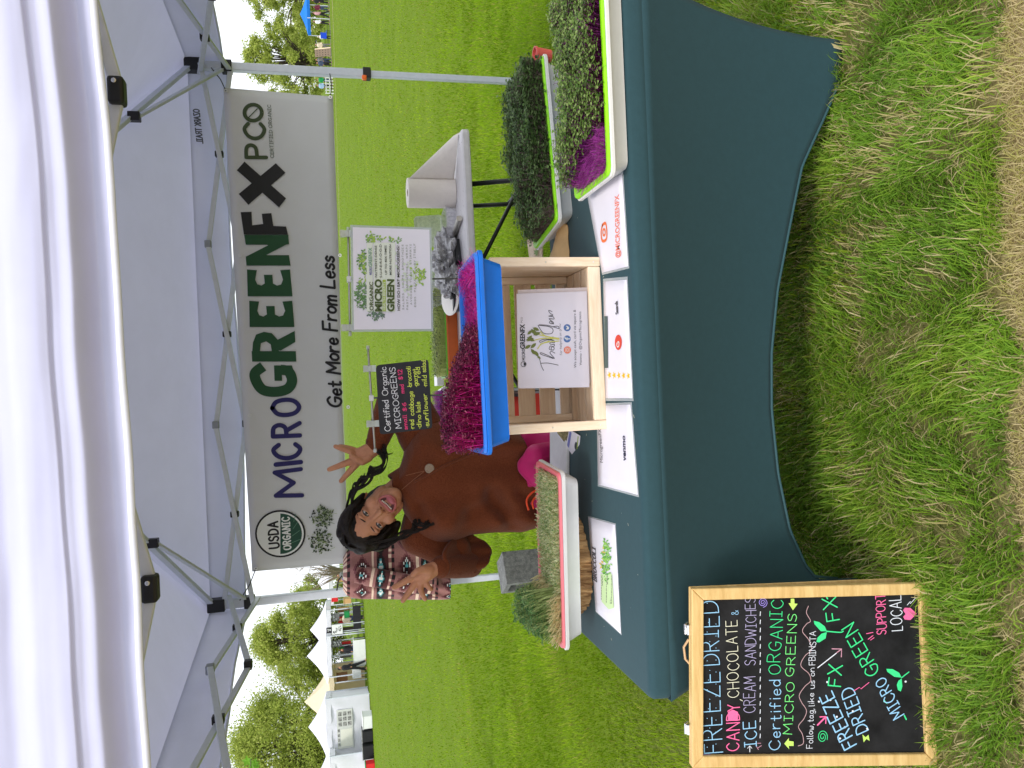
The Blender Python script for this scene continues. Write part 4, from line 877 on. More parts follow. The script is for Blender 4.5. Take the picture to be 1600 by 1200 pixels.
# ------------------------------------------------------------------ blue tray of red amaranth on the crate
BLUE = M('blue_plastic', lin(14, 110, 214), .35, .06, 20, spec=.5); zB = 1.128
f0, f1 = pZ(762, 712, zB), pZ(746, 388, zB); aU = (f1 - f0).length / 2; angU = math.atan2(f1.y - f0.y, f1.x - f0.x); bU = .14
cU = (f0.x + aU * math.cos(angU) - bU * math.sin(angU), f0.y + aU * math.sin(angU) + bU * math.cos(angU))
tU, ca, sa = tray('growing_tray', 'bright blue tray on top of the crate, magenta stems and a tall maroon tuft', cU, aU, bU, angU, KZ1 + .001, zB, BLUE, BLUE)
P = []; r = random.Random(31)
for i in range(11000):
    u, v = r.uniform(-aU + .022, aU - .024), r.uniform(-bU + .024, bU - .026); x, y = quadpt(cU, ca, sa, u, v); nzv = noise.noise(Vector((x * 10, y * 10, 2)))
    if u < .07 + .04 * nzv and r.random() < 1 - .6 * sstep(0, .09, u):
        h = .078 + .022 * nzv + r.uniform(-.03, .02) ; h *= 1 - .72 * sstep(-.14, .07, u); h *= r.uniform(.3, 1) if v < -.04 and r.random() < .6 else 1; P.append((x, y, zB - .016, h, r.uniform(-.022, .022) - .012 * (u < -.24), r.uniform(-.022, .018), .0058, r.choice((0, 0, 1, 2)), r.choice((4, 4, 3)), r.choice((2, 2, 3))))
    elif r.random() < .75: P.append((x, y, zB - .016, r.uniform(.003, .017) + .016 * (u > aU - .06), r.uniform(-.04, .04), r.uniform(-.03, .03), .004, 5, r.choice((3, 3, 5, 6)), 0))
greens(tU, [LM('maroon_leaf', (122, 40, 72)), LM('maroon_leaf_pale', (190, 104, 128)), LM('maroon_leaf_deep', (60, 16, 40)), LM('magenta_stem', (228, 40, 154)), LM('crimson_stem', (150, 12, 84)), LM('pink_stem', (236, 90, 176)), LM('violet_stem', (150, 60, 170))], P, seed=6)

# ------------------------------------------------------------------ two sign stands behind the crate
CLEAR = M('clear_plastic', lin(214, 220, 214), .15, .08, 60, spec=.6, alpha=.6); ROD = M('brushed_rod', (.52, .5, .47), .35, .1, 60, metal=.8)
def stand(name, label, Yp, rodA, rodB, clips, postpx, group):
    a, b = pY(*rodA, Yp), pY(*rodB, Yp); mid = pY(*postpx, Yp + .012); t = thing(name, label, 'sign stand', (mid.x, Yp + .012, TZ), group)
    m_ = MB(); m_.tube([a, b], .0032, 8); m_.build('rod', ROD, t, smooth=True)
    for e in (a, b): m_ = MB(); d = (b - a).normalized(); m_.tube([e - d * .006, e + d * .006], .0052, 8); m_.build('rod_end', CLEAR, t)
    rodmid = a.lerp(b, (mid.x - a.x) / (b.x - a.x)); m_ = MB(); m_.tube([(mid.x, Yp + .012, TZ + .006), (mid.x, Yp + .012, rodmid.z)], .0028, 8); m_.build('post', M('dark_rod', (.10, .10, .10), .4, .1, metal=.6), t)
    m_ = MB(); m_.box((rodmid.x - .009, Yp - .006, rodmid.z - .007), (rodmid.x + .009, Yp + .016, rodmid.z + .007)); m_.build('post_joint', WHITEP, t, bevel=.002)
    m_ = MB(); m_.lathe([(.06, 0), (.06, .004), (.02, .008)], (mid.x, Yp + .012, TZ + .001), 24); m_.build('base', BLACKP, t)
    for cp in clips:
        c = pY(*cp, Yp - .004); m_ = MB()
        for s_ in (-1, 1):
            m_.add([c + Vector((x, s_ * (.002 + .010 * max(0, zz_) / .02 + .004 * max(0, -zz_) / .02), zz_)) for zz_ in (-.020, -.004, .018) for x in (-.010, .010)], [(0, 1, 3, 2), (2, 3, 5, 4)])
        m_.box((c.x - .008, c.y - .006, c.z - .006), (c.x + .008, c.y + .006, c.z + .003)); k_ = m_.build('clip', CLEAR, t, mods=[('SOLIDIFY', dict(thickness=.002))])
    return t
stand('sign_stand', 'thin metal stand with clear clips holding the white microgreens poster', 2.42, (544, 358), (547, 522), [(541, 365), (543, 512)], (545, 437), 'clip stands behind the crate')
stand('sign_stand', 'thin metal stand with clear clips holding the small black price board', 2.42, (575, 543), (586, 704), [(577, 576), (582, 662)], (581, 622), 'clip stands behind the crate')
# poster
YP = 2.405; a0, a1, a2, a3 = pY(674, 514, YP), pY(671, 359, YP), pY(551, 355, YP), pY(553, 515, YP); cc = (a0 + a2) / 2
pos = thing('poster', 'white laminated poster with green leaves and rows of print, hung from the clip stand', 'poster', (cc.x, YP, a0.z))
m_ = MB(); m_.prism([a0, a1, a2, a3], (0, -1, 0), .0008); m_.build('paper', PAPER, pos)
m_ = MB(); m_.prism([p + (p - cc) * .045 + Vector((0, .001, .002 if p.z > cc.z else -.001)) for p in (a0, a1, a2, a3)], (0, -1, 0), .0008); m_.build('laminate', FILM, pos)
F = Face((0, YP - .0008, 1.3), (0, -1, 0), .0007); Z = lambda X, Y: (540 + X / 7.06, 350 + Y / 7.06)
m_ = MB(); r = random.Random(12)
for (cx, cy, rx, ry, n_, ms) in ((175, 790, 60, 150, 110, (0, 1, 3)), (190, 420, 60, 120, 75, (1, 0, 2)), (280, 160, 60, 60, 45, (2, 1)), (330, 1000, 90, 45, 45, (3, 4)), (830, 580, 45, 90, 45, (2, 2, 1)), (180, 640, 40, 60, 20, (1, 2)), (450, 170, 110, 25, 20, (2, 1)), (560, 190, 60, 20, 8, (1,)), (760, 560, 30, 150, 25, (5, 2)), (420, 420, 160, 220, 70, (5, 5)), (680, 580, 80, 180, 40, (5, 5))):
    for i in range(n_):
        q = math.sqrt(r.random()); a = r.uniform(0, 6.28); c = Z(cx + rx * q * math.cos(a), cy + ry * q * math.sin(a)); F.leaf(m_, c, r.uniform(0, 6.28), r.uniform(3, 7), r.uniform(1.5, 3.2), r.choice(ms))
m_.build('printed_leaves', [ink('p_green', (92, 134, 76)), ink('p_green2', (128, 168, 104)), ink('p_lime', (164, 196, 84)), ink('p_grey', (112, 140, 112)), ink('p_slate', (96, 116, 110)), ink('p_pale', (214, 226, 204))], pos)
F2 = Face((0, YP - .0008, 1.3), (0, -1, 0), .0026)
m_ = MB(); F2.poly(m_, [Z(232, 965), Z(232, 205), Z(300, 205), Z(300, 965)], 0); F2.poly(m_, [Z(312, 970), Z(312, 205), Z(545, 205), Z(545, 970)], 0); m_.build('pale_panel', ink('p_panel', (226, 232, 220)), pos)
F2 = Face((0, YP - .0008, 1.3), (0, -1, 0), .0046); m_ = MB()
F2.font(m_, 'ORGANIC', Z(305, 955), Z(303, 638), 5.6, 0, .03); F2.font(m_, 'MICRO', Z(398, 967), Z(396, 610), 10.2, 0, .045); F2.font(m_, 'GREEN', Z(535, 967), Z(532, 610), 10.2, 0, .045); F2.poly(m_, [Z(408, 962), Z(408, 615), Z(443, 615), Z(443, 962)], 1)
F2.font(m_, 'HEALTH BENEFITS', Z(438, 950), Z(437, 640), 3.6, 2, .01)
m_.build('heading', [ink('p_olive', (76, 92, 44)), ink('p_bar', (160, 186, 60)), WH], pos)
m_ = MB(); F2.text(m_, 'MICRO', Z(290, 560), Z(290, 480), 3.6, .16, 1); F2.font(m_, 'GREENFX', Z(291, 474), Z(288, 262), 5.2, 2, .01)
F2.font(m_, 'NUTRIENT-DENSE', Z(347, 588), Z(343, 238), 3.2, 0, .01); F2.font(m_, 'S-U-P-E-R-F-O-O-D', Z(401, 592), Z(396, 226), 3.4, 0, .01); F2.font(m_, 'UP TO 40X TIMES', Z(458, 558), Z(452, 236), 3.2, 0, .01); F2.font(m_, 'MORE NUTRITION', Z(508, 562), Z(503, 228), 3.2, 0, .01)
F2.font(m_, 'HOW DO I EAT MICROGREENS?', Z(600, 955), Z(592, 238), 4.0, 0, .02); m_.build('small_lettering', [ink('p_dark', (52, 60, 44)), ink('p_violet', (90, 90, 160)), ink('p_teal', (96, 150, 120))], pos)
m_ = MB()
for tx, x, y0, y1 in (('SALADS * SOUPS * SMOOTHIES', 645, 945, 230), ('PASTA * SANDWICHES * WRAPS', 690, 945, 230), ('AVOCADO TOAST * STIRFRYS', 732, 890, 225), ('EGGS * PIZZA * ALL BY ITSELF', 776, 915, 218)): F2.text(m_, tx, Z(x, y0), Z(x - 7, y1), 2.6, .16, 0, gap=.4, space=.5)
m_.build('fine_lettering', ink('p_fine', (120, 128, 112)), pos)
# chalk price board
YC = 2.405; Zp = lambda X, Y: (560 + X / 7.5, 530 + Y / 7.5)
b0, b1, b2, b3 = pY(*Zp(868, 1045), YC), pY(*Zp(818, 236), YC), pY(*Zp(203, 306), YC), pY(*Zp(250, 1118), YC)
pb = thing('price_board', 'small black price board with chalk lettering, clipped to the stand in front of the woman', 'price board', ((b0.x + b1.x) / 2, YC, b0.z))
CHALK = M('chalkboard_black', (.013, .013, .014), .75, .3, 12, spec=.15, rgb2=(.024, .024, .026)); m_ = MB(); cx = (b0 + b2) / 2; quad = [b0, b1, b2, b3]; rp = []
for i in range(4):
    p, q, w = quad[i], quad[i - 1], quad[(i + 1) % 4]; A, B = p + (q - p).normalized() * .011, p + (w - p).normalized() * .011
    rp += [A, (A + B) / 2 * .45 + p * .55, B]
m_.prism(rp, (0, -1, 0), .003); m_.build('panel', M('slate_grey_board', lin(56, 56, 60), .7, .2, 14, spec=.2), pb, bevel=.0006)
F = Face((0, YC - .003, 1.3), (0, -1, 0), .0006); CW, CPK, CYL = ink('chalk_white', (236, 236, 240)), ink('chalk_pink', (246, 66, 130)), ink('chalk_yellow', (222, 236, 96))
m_ = MB(); F.text(m_, 'Certified', Zp(378, 1074), Zp(352, 715), 9.4, .11, 0, gap=.16, jit=.05); F.text(m_, 'Organic', Zp(345, 655), Zp(322, 325), 9.2, .11, 0, gap=.16, jit=.05); F.text(m_, 'MICROGREENS', Zp(502, 1040), Zp(430, 330), 9, .11, 0, gap=.2, jit=.05); m_.build('white_lettering', CW, pb)
m_ = MB(); F.text(m_, 'small', Zp(576, 1056), Zp(563, 890), 6, .17, 0, gap=.18); F.text(m_, '$6', Zp(566, 842), Zp(556, 745), 6, .17); F.text(m_, 'med', Zp(538, 630), Zp(528, 532), 6, .17, gap=.18); F.text(m_, '$12', Zp(520, 472), Zp(508, 356), 6.4, .17); m_.build('pink_lettering', CPK, pb)
m_ = MB()
for tx, a, b in (('*red', (655, 1056), (648, 945)), ('cabbage', (650, 892), (640, 612)), ('*broccoli', (628, 565), (606, 322)), ('*dino', (735, 1050), (730, 890)), ('kale', (730, 850), (722, 735)), ('*garnet', (698, 558), (680, 345)), ('red', (727, 445), (718, 330)), ('*sunflower', (828, 1035), (800, 640)), ('*mild', (803, 560), (795, 425)), ('salad', (792, 385), (784, 250))): F.text(m_, tx, Zp(*a), Zp(*b), 6.8, .15, 0, gap=.17, jit=.05)
m_.build('yellow_lettering', CYL, pb)

# ------------------------------------------------------------------ leaning chalkboard at the front left
BOARDW = M('board_frame_wood', lin(214, 174, 108), .6, .10, 9, bump=.2, bscale=60, stretch=(1, 1, 7), rgb2=lin(232, 198, 136)); BOARDH = M('board_frame_wood_long', lin(214, 174, 108), .6, .10, 9, bump=.2, bscale=60, stretch=(.8, 7, 7), rgb2=lin(232, 198, 136))
u0, u1 = pZ(1452, 1187, .003), pZ(1452, 910, .003); u1.y = u0.y = (u0.y + u1.y) / 2; t0, t1 = pY(1078, 1195, 1.792), pY(1077, 917, 1.792)
cb0 = (u0 + u1) / 2; ch = thing('chalkboard', 'wood framed black chalkboard with bright hand lettering, leaning at the table front left', 'chalkboard', (cb0.x, 1.66, 0))
n_ = (u1 - u0).cross(t0 - u0).normalized(); n_ = n_ if n_.y < 0 else -n_; dn = (u0 - t0).normalized()
ex = (u1 - u0).normalized(); W_ = .030; ey0, ey1 = (t0 - u0).normalized(), (t1 - u1).normalized()
def frame_bar(nm, p, q, mt):
    m_ = MB(); m_.prism(p + q if False else p, n_, .0) if False else None
    m_.prism(p if (p[1] - p[0]).cross(p[2] - p[0]).dot(n_) > 0 else p[::-1], n_, .019); m_.build(nm, mt, ch, bevel=.003)
i0, i1, j0, j1 = u0 + ex * W_ + ey0 * W_, u1 - ex * W_ + ey1 * W_, t0 + ex * W_ - ey0 * W_, t1 - ex * W_ - ey1 * W_
frame_bar('frame_rail', [u0, u1, i1, i0], 0, BOARDH) if False else frame_bar('frame_rail', [u0, u1, i1, i0], 0, BOARDH); frame_bar('frame_rail', [t0, t1, j1, j0], 0, BOARDH); frame_bar('frame_rail', [u0, i0, j0, t0], 0, BOARDW); frame_bar('frame_rail', [u1, t1, j1, i1], 0, BOARDW)
m_ = MB(); poly = [i0 - ex * .004 - ey0 * .004, i1 + ex * .004 - ey1 * .004, j1 + ex * .004 + ey1 * .004, j0 - ex * .004 + ey0 * .004]; poly = [p + n_ * .003 for p in poly]
m_.prism(poly if (poly[1] - poly[0]).cross(poly[2] - poly[0]).dot(n_) > 0 else poly[::-1], n_, .006); m_.build('panel', CHALK, ch)
# rear leaf, hinges, cord
bk = [t0 - n_ * .006, t1 - n_ * .006, Vector((u1.x, 1.90, .006)) if False else u1 - n_ * .045, u0 - n_ * .045]
m_ = MB(); m_.prism(bk if (bk[1] - bk[0]).cross(bk[2] - bk[0]).dot(n_) > 0 else bk[::-1], n_, .004); m_.build('rear_leaf', BOARDW, ch, bevel=.002)
for f in (.24, .80):
    c = t1.lerp(t0, f); m_ = MB(); m_.tube([c - n_ * .012 - ex * .014, c + Vector((0, 0, .010)) - n_ * .006 - ex * .012, c + Vector((0, 0, .010)) - n_ * .006 + ex * .012, c - n_ * .012 + ex * .014], .0028, 6); m_.tube([c + Vector((0, 0, .004)) - ex * .012, c + Vector((0, 0, .004)) + ex * .012], .0055, 8); m_.build('hinge', M('bright_steel', (.8, .8, .82), .2, .05, metal=.9), ch)
c = t1.lerp(t0, .30); m_ = MB(); m_.tube([c - n_ * .006, c - n_ * .012 + Vector((0, 0, .012)) - ex * .02, c - n_ * .01 + Vector((0, 0, .010)) - ex * .05, c - n_ * .006 - ex * .062], .003, 6); m_.build('cord', M('cord', lin(206, 170, 130), .9, .1), ch)
F = Face((u0 + n_ * .009), n_, .0008); Z = lambda X, Y: (1060 + X / 4, 900 + Y / 4)
chk = lambda nm, rgb: M('chalk_' + nm, lin(*rgb), .85, .10, 300)
cBL, cPK, cCR, cLV, cPU, cGR, cGL, cWH, cLM, cMA, cRO = chk('blue', (150, 200, 235)), chk('pink', (246, 110, 165)), chk('cream', (226, 224, 200)), chk('lavender', (176, 168, 204)), chk('purple', (158, 140, 226)), chk('green', (62, 222, 140)), chk('leaf_green', (120, 232, 130)), chk('pale', (226, 230, 240)), chk('lime', (196, 232, 110)), chk('mauve', (204, 150, 170)), chk('rose', (190, 156, 160))
def wr(nm, mt, items):
    m_ = MB()
    for it in items:
        if it[0] == 't': F.text(m_, it[1], Z(*it[2]), Z(*it[3]), it[4] / 4, it[5] * .66, 0, jit=.06, **(it[6] if len(it) > 6 else {}))
        elif it[0] == 'l': F.line(m_, [Z(*p) for p in it[1]], it[2] * .72, 0, smooth=it[3] if len(it) > 3 else True)
        elif it[0] == 'p': F.poly(m_, [Z(*p) for p in it[1]], 0)
        elif it[0] == 'd':
            for p in it[1]: F.disc(m_, Z(*p), it[2], 0, 8)
    m_.build(nm, mt, ch)
wr('chalk_lettering', cBL, [('t', 'FREEZE', (273, 1100), (262, 600), 118, .075), ('t', 'DRIED', (255, 552), (248, 158), 112, .075), ('t', 'ICE', (488, 1060), (482, 905), 75, .12), ('t', 'Certified', (634, 1085), (640, 650), 70, .12), ('t', 'FREEZE', (1108, 1050), (958, 715), 86, .15), ('t', 'DRIED', (1186, 962), (1088, 690), 80, .14), ('t', 'MICRO', (1408, 862), (1282, 628), 74, .14), ('t', '&', (372, 240), (370, 214), 44, .1)])
wr('chalk_lettering', cPK, [('t', 'CAND', (381, 1088), (379, 850), 78, .12), ('t', 'Y', (379, 838), (378, 800), 78, .12), ('p', [(310, 905), (310, 850), (340, 835), (372, 850), (372, 905)]), ('t', 'SUPPORT', (1300, 362), (1290, 110), 58, .13, dict(gap=.2)), ('p', [(1490, 235), (1450, 275), (1415, 272), (1405, 255), (1420, 238), (1405, 215), (1415, 198), (1450, 200)]), ('l', [(870, 930), (915, 885)], 3.4, False), ('l', [(885, 880), (922, 878), (920, 920)], 2.6, False), ('l', [(1185, 395), (1215, 372)], 1.6, False), ('l', [(1175, 360), (1215, 352)], 1.6, False), ('l', [(1200, 400), (1222, 385)], 1.4, False), ('l', [(1095, 718), (1130, 695), (1140, 705), (1190, 665)], 1.4, False)])
wr('chalk_lettering', cCR, [('t', 'CHOCOLATE', (380, 755), (366, 275), 72, .085), ('t', ',', (388, 785), (386, 770), 60, .1)])
wr('chalk_lettering', cLV, [('t', 'CREAM', (480, 850), (481, 628), 70, .08), ('t', 'SANDWICHES', (484, 555), (482, 135), 66, .085, dict(gap=.2))])
wr('chalk_lettering', cPU, [('l', [(525 + (4 + q * 26) * math.cos(q * 14), 165 + (4 + q * 26) * math.sin(q * 14)) for q in [i / 20 for i in range(21)]], 1.3), ('l', [(140, 1115), (200, 1116)], 1, False), ('l', [(140, 1060), (140, 1115)], .8, False), ('l', [(150, 140), (156, 150), (146, 152)], 1.2)])
wr('chalk_lettering', cWH, [('l', [(510, 1012 - 51 * i), (512, 988 - 51 * i)], 1.6, False) for i in range(16)] + [('t', 'Follow,', (838, 1075), (842, 925), 38, .13, dict(gap=.2)), ('t', 'tag,', (842, 910), (846, 830), 36, .13, dict(gap=.2)), ('t', 'like us on', (846, 812), (852, 575), 36, .13, dict(gap=.2, space=.4)), ('t', 'FB|INSTA', (856, 555), (858, 345), 40, .12, dict(gap=.18)), ('l', [(870, 572), (985, 482)], 2, False), ('l', [(445, 1098), (445, 1062)], 1.5, False), ('l', [(432, 1075), (445, 1060), (458, 1075)], 1.3, False), ('t', 'LOCAL', (1398, 338), (1392, 120), 70, .1), ('l', [(1428, 180), (1448, 158)], 1.3, False), ('l', [(1450, 172), (1480, 140)], 1.3, False), ('d', [(878, 785), (930, 663), (1180, 955), (1010, 1015), (990, 880), (1090, 845), (950, 775), (1040, 945), (1420, 660)], 1.7)])
wr('chalk_dots', cBL, [('d', [(180 + 8 * (i % 3), 1070 - i * 60) for i in range(16)] + [(235, 1050 - i * 75) for i in range(12)], .7)])
wr('chalk_lettering', cGR, [('t', 'ORGANIC', (634, 612), (655, 152), 76, .09), ('t', 'FX', (1012, 690), (1028, 560), 82, .14), ('t', 'GREEN', (1258, 590), (1090, 290), 84, .13), ('t', 'FX', (1004, 270), (986, 128), 84, .13), ('l', [(920, 118), (932, 142)], 3, False), ('l', [(1412, 872), (1424, 896)], 2.8, False), ('l', [(925, 345), (1008, 352), (1030, 345)], 2.4), ('p', [(928, 345), (890, 345), (850, 300), (846, 280), (880, 288), (915, 315)]), ('p', [(928, 350), (920, 390), (880, 415), (862, 412), (870, 385), (895, 360)]), ('l', [(1395, 635), (1440, 600)], 2.2, False), ('p', [(1395, 635), (1350, 630), (1305, 598), (1300, 580), (1340, 582), (1380, 605)]), ('p', [(1395, 640), (1400, 690), (1390, 722), (1372, 712), (1365, 680), (1375, 655)]), ('l', [(900 + (3 + 13 * q) * 2 * math.cos(q * 13), 1005 + (3 + 13 * q) * 2.6 * math.sin(q * 13)) for q in [i / 22 for i in range(23)]], 1.5), ('p', [(1305, 800), (1280, 785), (1290, 775)])])
wr('chalk_lettering', cGL, [('t', 'MICRO', (708, 988), (722, 665), 54, .12), ('t', 'GREENS', (722, 625), (740, 238), 56, .12)])
wr('chalk_lettering', cLM, [('l', [(720, 1040), (680, 1042)], 3, False) if False else ('p', [(720, 1035), (690, 1030), (690, 1012), (662, 1048), (692, 1082), (690, 1062), (720, 1062)]), ('p', [(702, 142), (702, 170), (688, 170), (716, 214), (745, 174), (726, 172), (724, 142)]), ('p', [(1150, 990), (1170, 1008), (1188, 992), (1195, 1030), (1175, 1018), (1158, 1040)])])
wr('chalk_lettering', cMA, [('l', [(985, 482), (1018, 458)], 2.2, False), ('l', [(960, 455), (1020, 456), (1018, 505)], 2, False), ('l', [(485, 1060), (500, 1085)], 1.2, False), ('l', [(495, 1075), (518, 1060)], 1.2, False), ('l', [(490, 1045), (515, 1045)], 1.0, False)])
wr('chalk_squiggle', cRO, [('l', [(748, 1062), (780, 1045), (775, 990), (750, 940), (785, 890), (800, 840), (770, 790), (755, 745), (790, 690), (826, 655), (815, 610), (765, 560), (790, 500), (832, 460), (815, 400), (775, 345), (800, 300), (825, 280), (800, 230), (812, 188)], 1.4)])
# ------------------------------------------------------------------ back table
HDPE = M('white_table_plastic', lin(206, 202, 204), .5, .06, 18, bump=.1, bscale=200); BTZ = .742
bt = thing('folding_table', 'speckled white folding table with black legs at the rear of the stall', 'table', (.56, 4.42, 0))
bang = math.atan2(.10, 1.85)
def bp(u, v, z): return Vector((.52 + u * math.cos(bang) - v * math.sin(bang), 4.43 + u * math.sin(bang) + v * math.cos(bang), z))
m_ = MB(); LB, WB = .885, .33
lp = lambda i, z: [bp(p[0], p[1], z) for p in rrect(LB - i, WB - i, .04, 5)]
m_.loft([lp(.012, BTZ - .045), lp(.002, BTZ - .042), lp(0, BTZ - .03), lp(.001, BTZ - .008), lp(.008, BTZ)], cap0=True, cap1=True); m_.build('tabletop', HDPE, bt, smooth=False, bevel=.002)
for sx in (-1, 1):
    for sy in (-1, 1):
        a, b = bp(sx * .60, sy * .22, BTZ - .045), bp(sx * .66, sy * .27, .0); m_ = MB(); m_.tube([a, b], .014, 8); m_.build('leg', BLACKP, bt, smooth=True)
    m_ = MB(); m_.tube([bp(sx * .655, -.26, .12), bp(sx * .655, .26, .12)], .011, 8); m_.build('crossbar', BLACKP, bt, smooth=True)
    m_ = MB(); m_.tube([bp(sx * .05, 0, BTZ - .05), bp(sx * .64, 0, .36)], .012, 8); m_.build('brace', BLACKP, bt, smooth=True)
    m_ = MB(); m_.tube([bp(sx * .636, -.25, .36), bp(sx * .636, .25, .36)], .010, 8); m_.build('crossbar', BLACKP, bt, smooth=True)
m_ = MB(); r = random.Random(8)
for i in range(160):
    c = bp(r.uniform(-.88, .88), r.uniform(-.31, .31), BTZ + .0007); s_ = r.uniform(.0015, .004) ; a = r.uniform(0, 6); m_.add([c + Vector((math.cos(a + k * 1.57 + r.uniform(-.3, .3)) * s_, math.sin(a + k * 1.57) * s_, 0)) for k in range(4)], [(0, 1, 2, 3)])
m_.build('crumbs', M('dark_crumb', (.06, .05, .035), .9, .3), bt, kind='stuff')
# paper roll with its loose sheet
PR = M('paper_towel', lin(228, 220, 212), .85, .03, 40, bump=.2, bscale=220, transl=.12)
pc = Vector((1.135, 4.47, BTZ + .001)); rl = thing('paper_roll', 'upright white paper towel roll with one sheet pulled out over the table corner', 'paper roll', pc)
m_ = MB(); m_.lathe([(.022, .002), (.083, .0), (.0855, .003), (.0855, .272), (.083, .276), (.022, .274)], pc, 36, cap0=False, cap1=False); m_.build('roll', PR, rl, smooth=False, mods=[('EDGE_SPLIT', dict(split_angle=.6))])
m_ = MB(); m_.lathe([(.0225, .002), (.0225, .274)], pc, 20, cap0=False, cap1=False); m_.lathe([(.019, .274), (.019, .002)], pc, 20, cap0=False, cap1=False); m_.build('core', M('cardboard', lin(150, 122, 92), .9, .1), rl)
s0, s1 = pc + Vector((.070, -.049, .27)), pc + Vector((.070, -.049, .006)); e0, e1 = pY(709, 212, 4.32), pY(723, 205, 4.22)
def fs(u, v):
    p = s0.lerp(s1, v).lerp(e0.lerp(e1, v), u); p = p + Vector((0, -.012 * math.sin(math.pi * u) * math.sin(math.pi * v), .004 * math.sin(u * 9) * v)); p.z = max(p.z, BTZ + .004) if u < .93 else p.z; return p
m_ = MB(); m_.grid(fs, 24, 14); m_.build('loose_sheet', PR, rl, smooth=True, mods=[('SOLIDIFY', dict(thickness=.0008))])
# clear clamshell boxes
CLAM = M('clamshell_plastic', lin(190, 188, 194), .12, .25, 60, spec=.7, alpha=.6, bump=.6, bscale=70)
def clam(name, label, c, a, b, h, ang, lid, group):
    t = thing(name, label, 'food box', c, group); ca, sa = math.cos(ang), math.sin(ang)
    lp = lambda i, z: [Vector((c[0] + p[0] * ca - p[1] * sa, c[1] + p[0] * sa + p[1] * ca, c[2] + z)) for p in rrect(a - i, b - i, .02, 4)]
    m_ = MB(); m_.loft([lp(.02, .001), lp(.018, .004), lp(.004, h), lp(0, h + .001), lp(0, h + .004)], cap0=True); m_.build('base', CLAM, t)
    m_ = MB(); 
    for k in range(7): x = -a + .03 + k * (2 * a - .06) / 6; m_.tube([Vector((c[0] + x * ca + b * s_ * sa, c[1] + x * sa - b * s_ * ca, c[2] + z)) for s_, z in ((1.0, h * .9), (.93, .01))], .0016, 4)
    m_.build('ribs', CLAM, t)
    if lid:
        L_ = MB(); hv = Vector((-sa, ca, 0)); tilt = Vector((0, 0, 1)); bc = Vector(c) + hv * b + Vector((0, 0, h)); ux = Vector((ca, sa, 0)); dv = (hv * math.cos(lid) + tilt * math.sin(lid)); nn = ux.cross(dv)
        l2 = lambda i, z: [bc + ux * p[0] + dv * (b + p[1]) + nn * z for p in rrect(a - i, b - i, .02, 4)]
        L_.loft([l2(0, 0), l2(.004, -.002), l2(.014, -.018), l2(.018, -.02)], cap1=True); L_.build('lid', CLAM, t)
    return t
q = pZ(700, 372, BTZ); clam('clamshell_box', 'open clear plastic clamshell box at the right of the heap on the back table', (q.x + .02, 4.50, BTZ + .001), .10, .085, .06, .15, 1.35, 'clear food boxes')
clam('clamshell_box', 'clear plastic clamshell box upended on others behind the poster', (.70, 4.60, BTZ + .001), .11, .085, .09, -.1, 1.2, 'clear food boxes')
q = pZ(706, 440, BTZ); clam('clamshell_box', 'clear plastic clamshell box full of crumpled film, nearest to the poster post', (.60, 4.46, BTZ + .001), .085, .07, .05, .3, .9, 'clear food boxes')
# crumpled film
m_ = MB(); r = random.Random(5)
def blob(m_, c, R, amp, sc, nu=26, nv=16, seed=0, sq=(1, 1, .6)):
    b0 = len(m_.v); m_.ell(c, (R * sq[0], R * sq[1], R * sq[2]), nu=nu, nv=nv)
    for i in range(b0, len(m_.v)):
        p = Vector(m_.v[i]); d = p - Vector(c); k = 1 + amp * noise.noise(d * sc + Vector((seed, 0, 0))) + amp * .6 * abs(noise.noise(d * sc * 2.3 + Vector((seed, 5, 0)))); m_.v[i] = tuple(Vector(c) + d * k)
blob(m_, (.70, 4.42, BTZ + .07), .12, .7, 24, 44, 28, seed=3); blob(m_, (.58, 4.36, BTZ + .05), .085, .7, 28, 40, 26, seed=9); blob(m_, (.82, 4.5, BTZ + .06), .09, .7, 28, 40, 26, seed=14)
zmin = min(v[2] for v in m_.v); m_.v = [(v[0], v[1], max(v[2], BTZ + .002)) for v in m_.v]
m_.build('crumpled_film', M('foil_film', lin(226, 224, 226), .22, .5, 60, spec=.8, metal=.2, rgb2=lin(120, 118, 120)), label='crumpled shiny plastic film heaped on the back table', cat='plastic film')
# knife: dark wooden handle and steel
k0, k1 = pZ(718, 341, BTZ + .018), pZ(703, 388, BTZ + .012); k2 = pZ(698, 408, BTZ + .006)
kn = thing('kitchen_knife', 'steel tube handled tool lying across the back table with its butt to the right', 'knife', ((k0.x + k1.x) / 2, (k0.y + k1.y) / 2, BTZ))
m_ = MB(); m_.tube([k0, k0.lerp(k1, .5), k1], [.017, .015, .008], 12); m_.build('handle', M('steel_handle', (.42, .40, .36), .35, .2, 20, metal=.7), kn, smooth=False)
m_ = MB(); m_.bar(k1, k2, .016, .002); m_.build('blade', M('blade_steel', (.6, .6, .6), .25, .05, metal=.9), kn)
b0, b1 = pZ(713, 376, BTZ + .015), pZ(717, 412, BTZ + .015); m_ = MB(); m_.bar(b0 + Vector((0, 0, .002)), b1 + Vector((0, 0, .002)), .05, .03); m_.build('black_case', BLACKP, bevel=.004, label='flat black case lying at the front of the back table by the blue tray', cat='case')
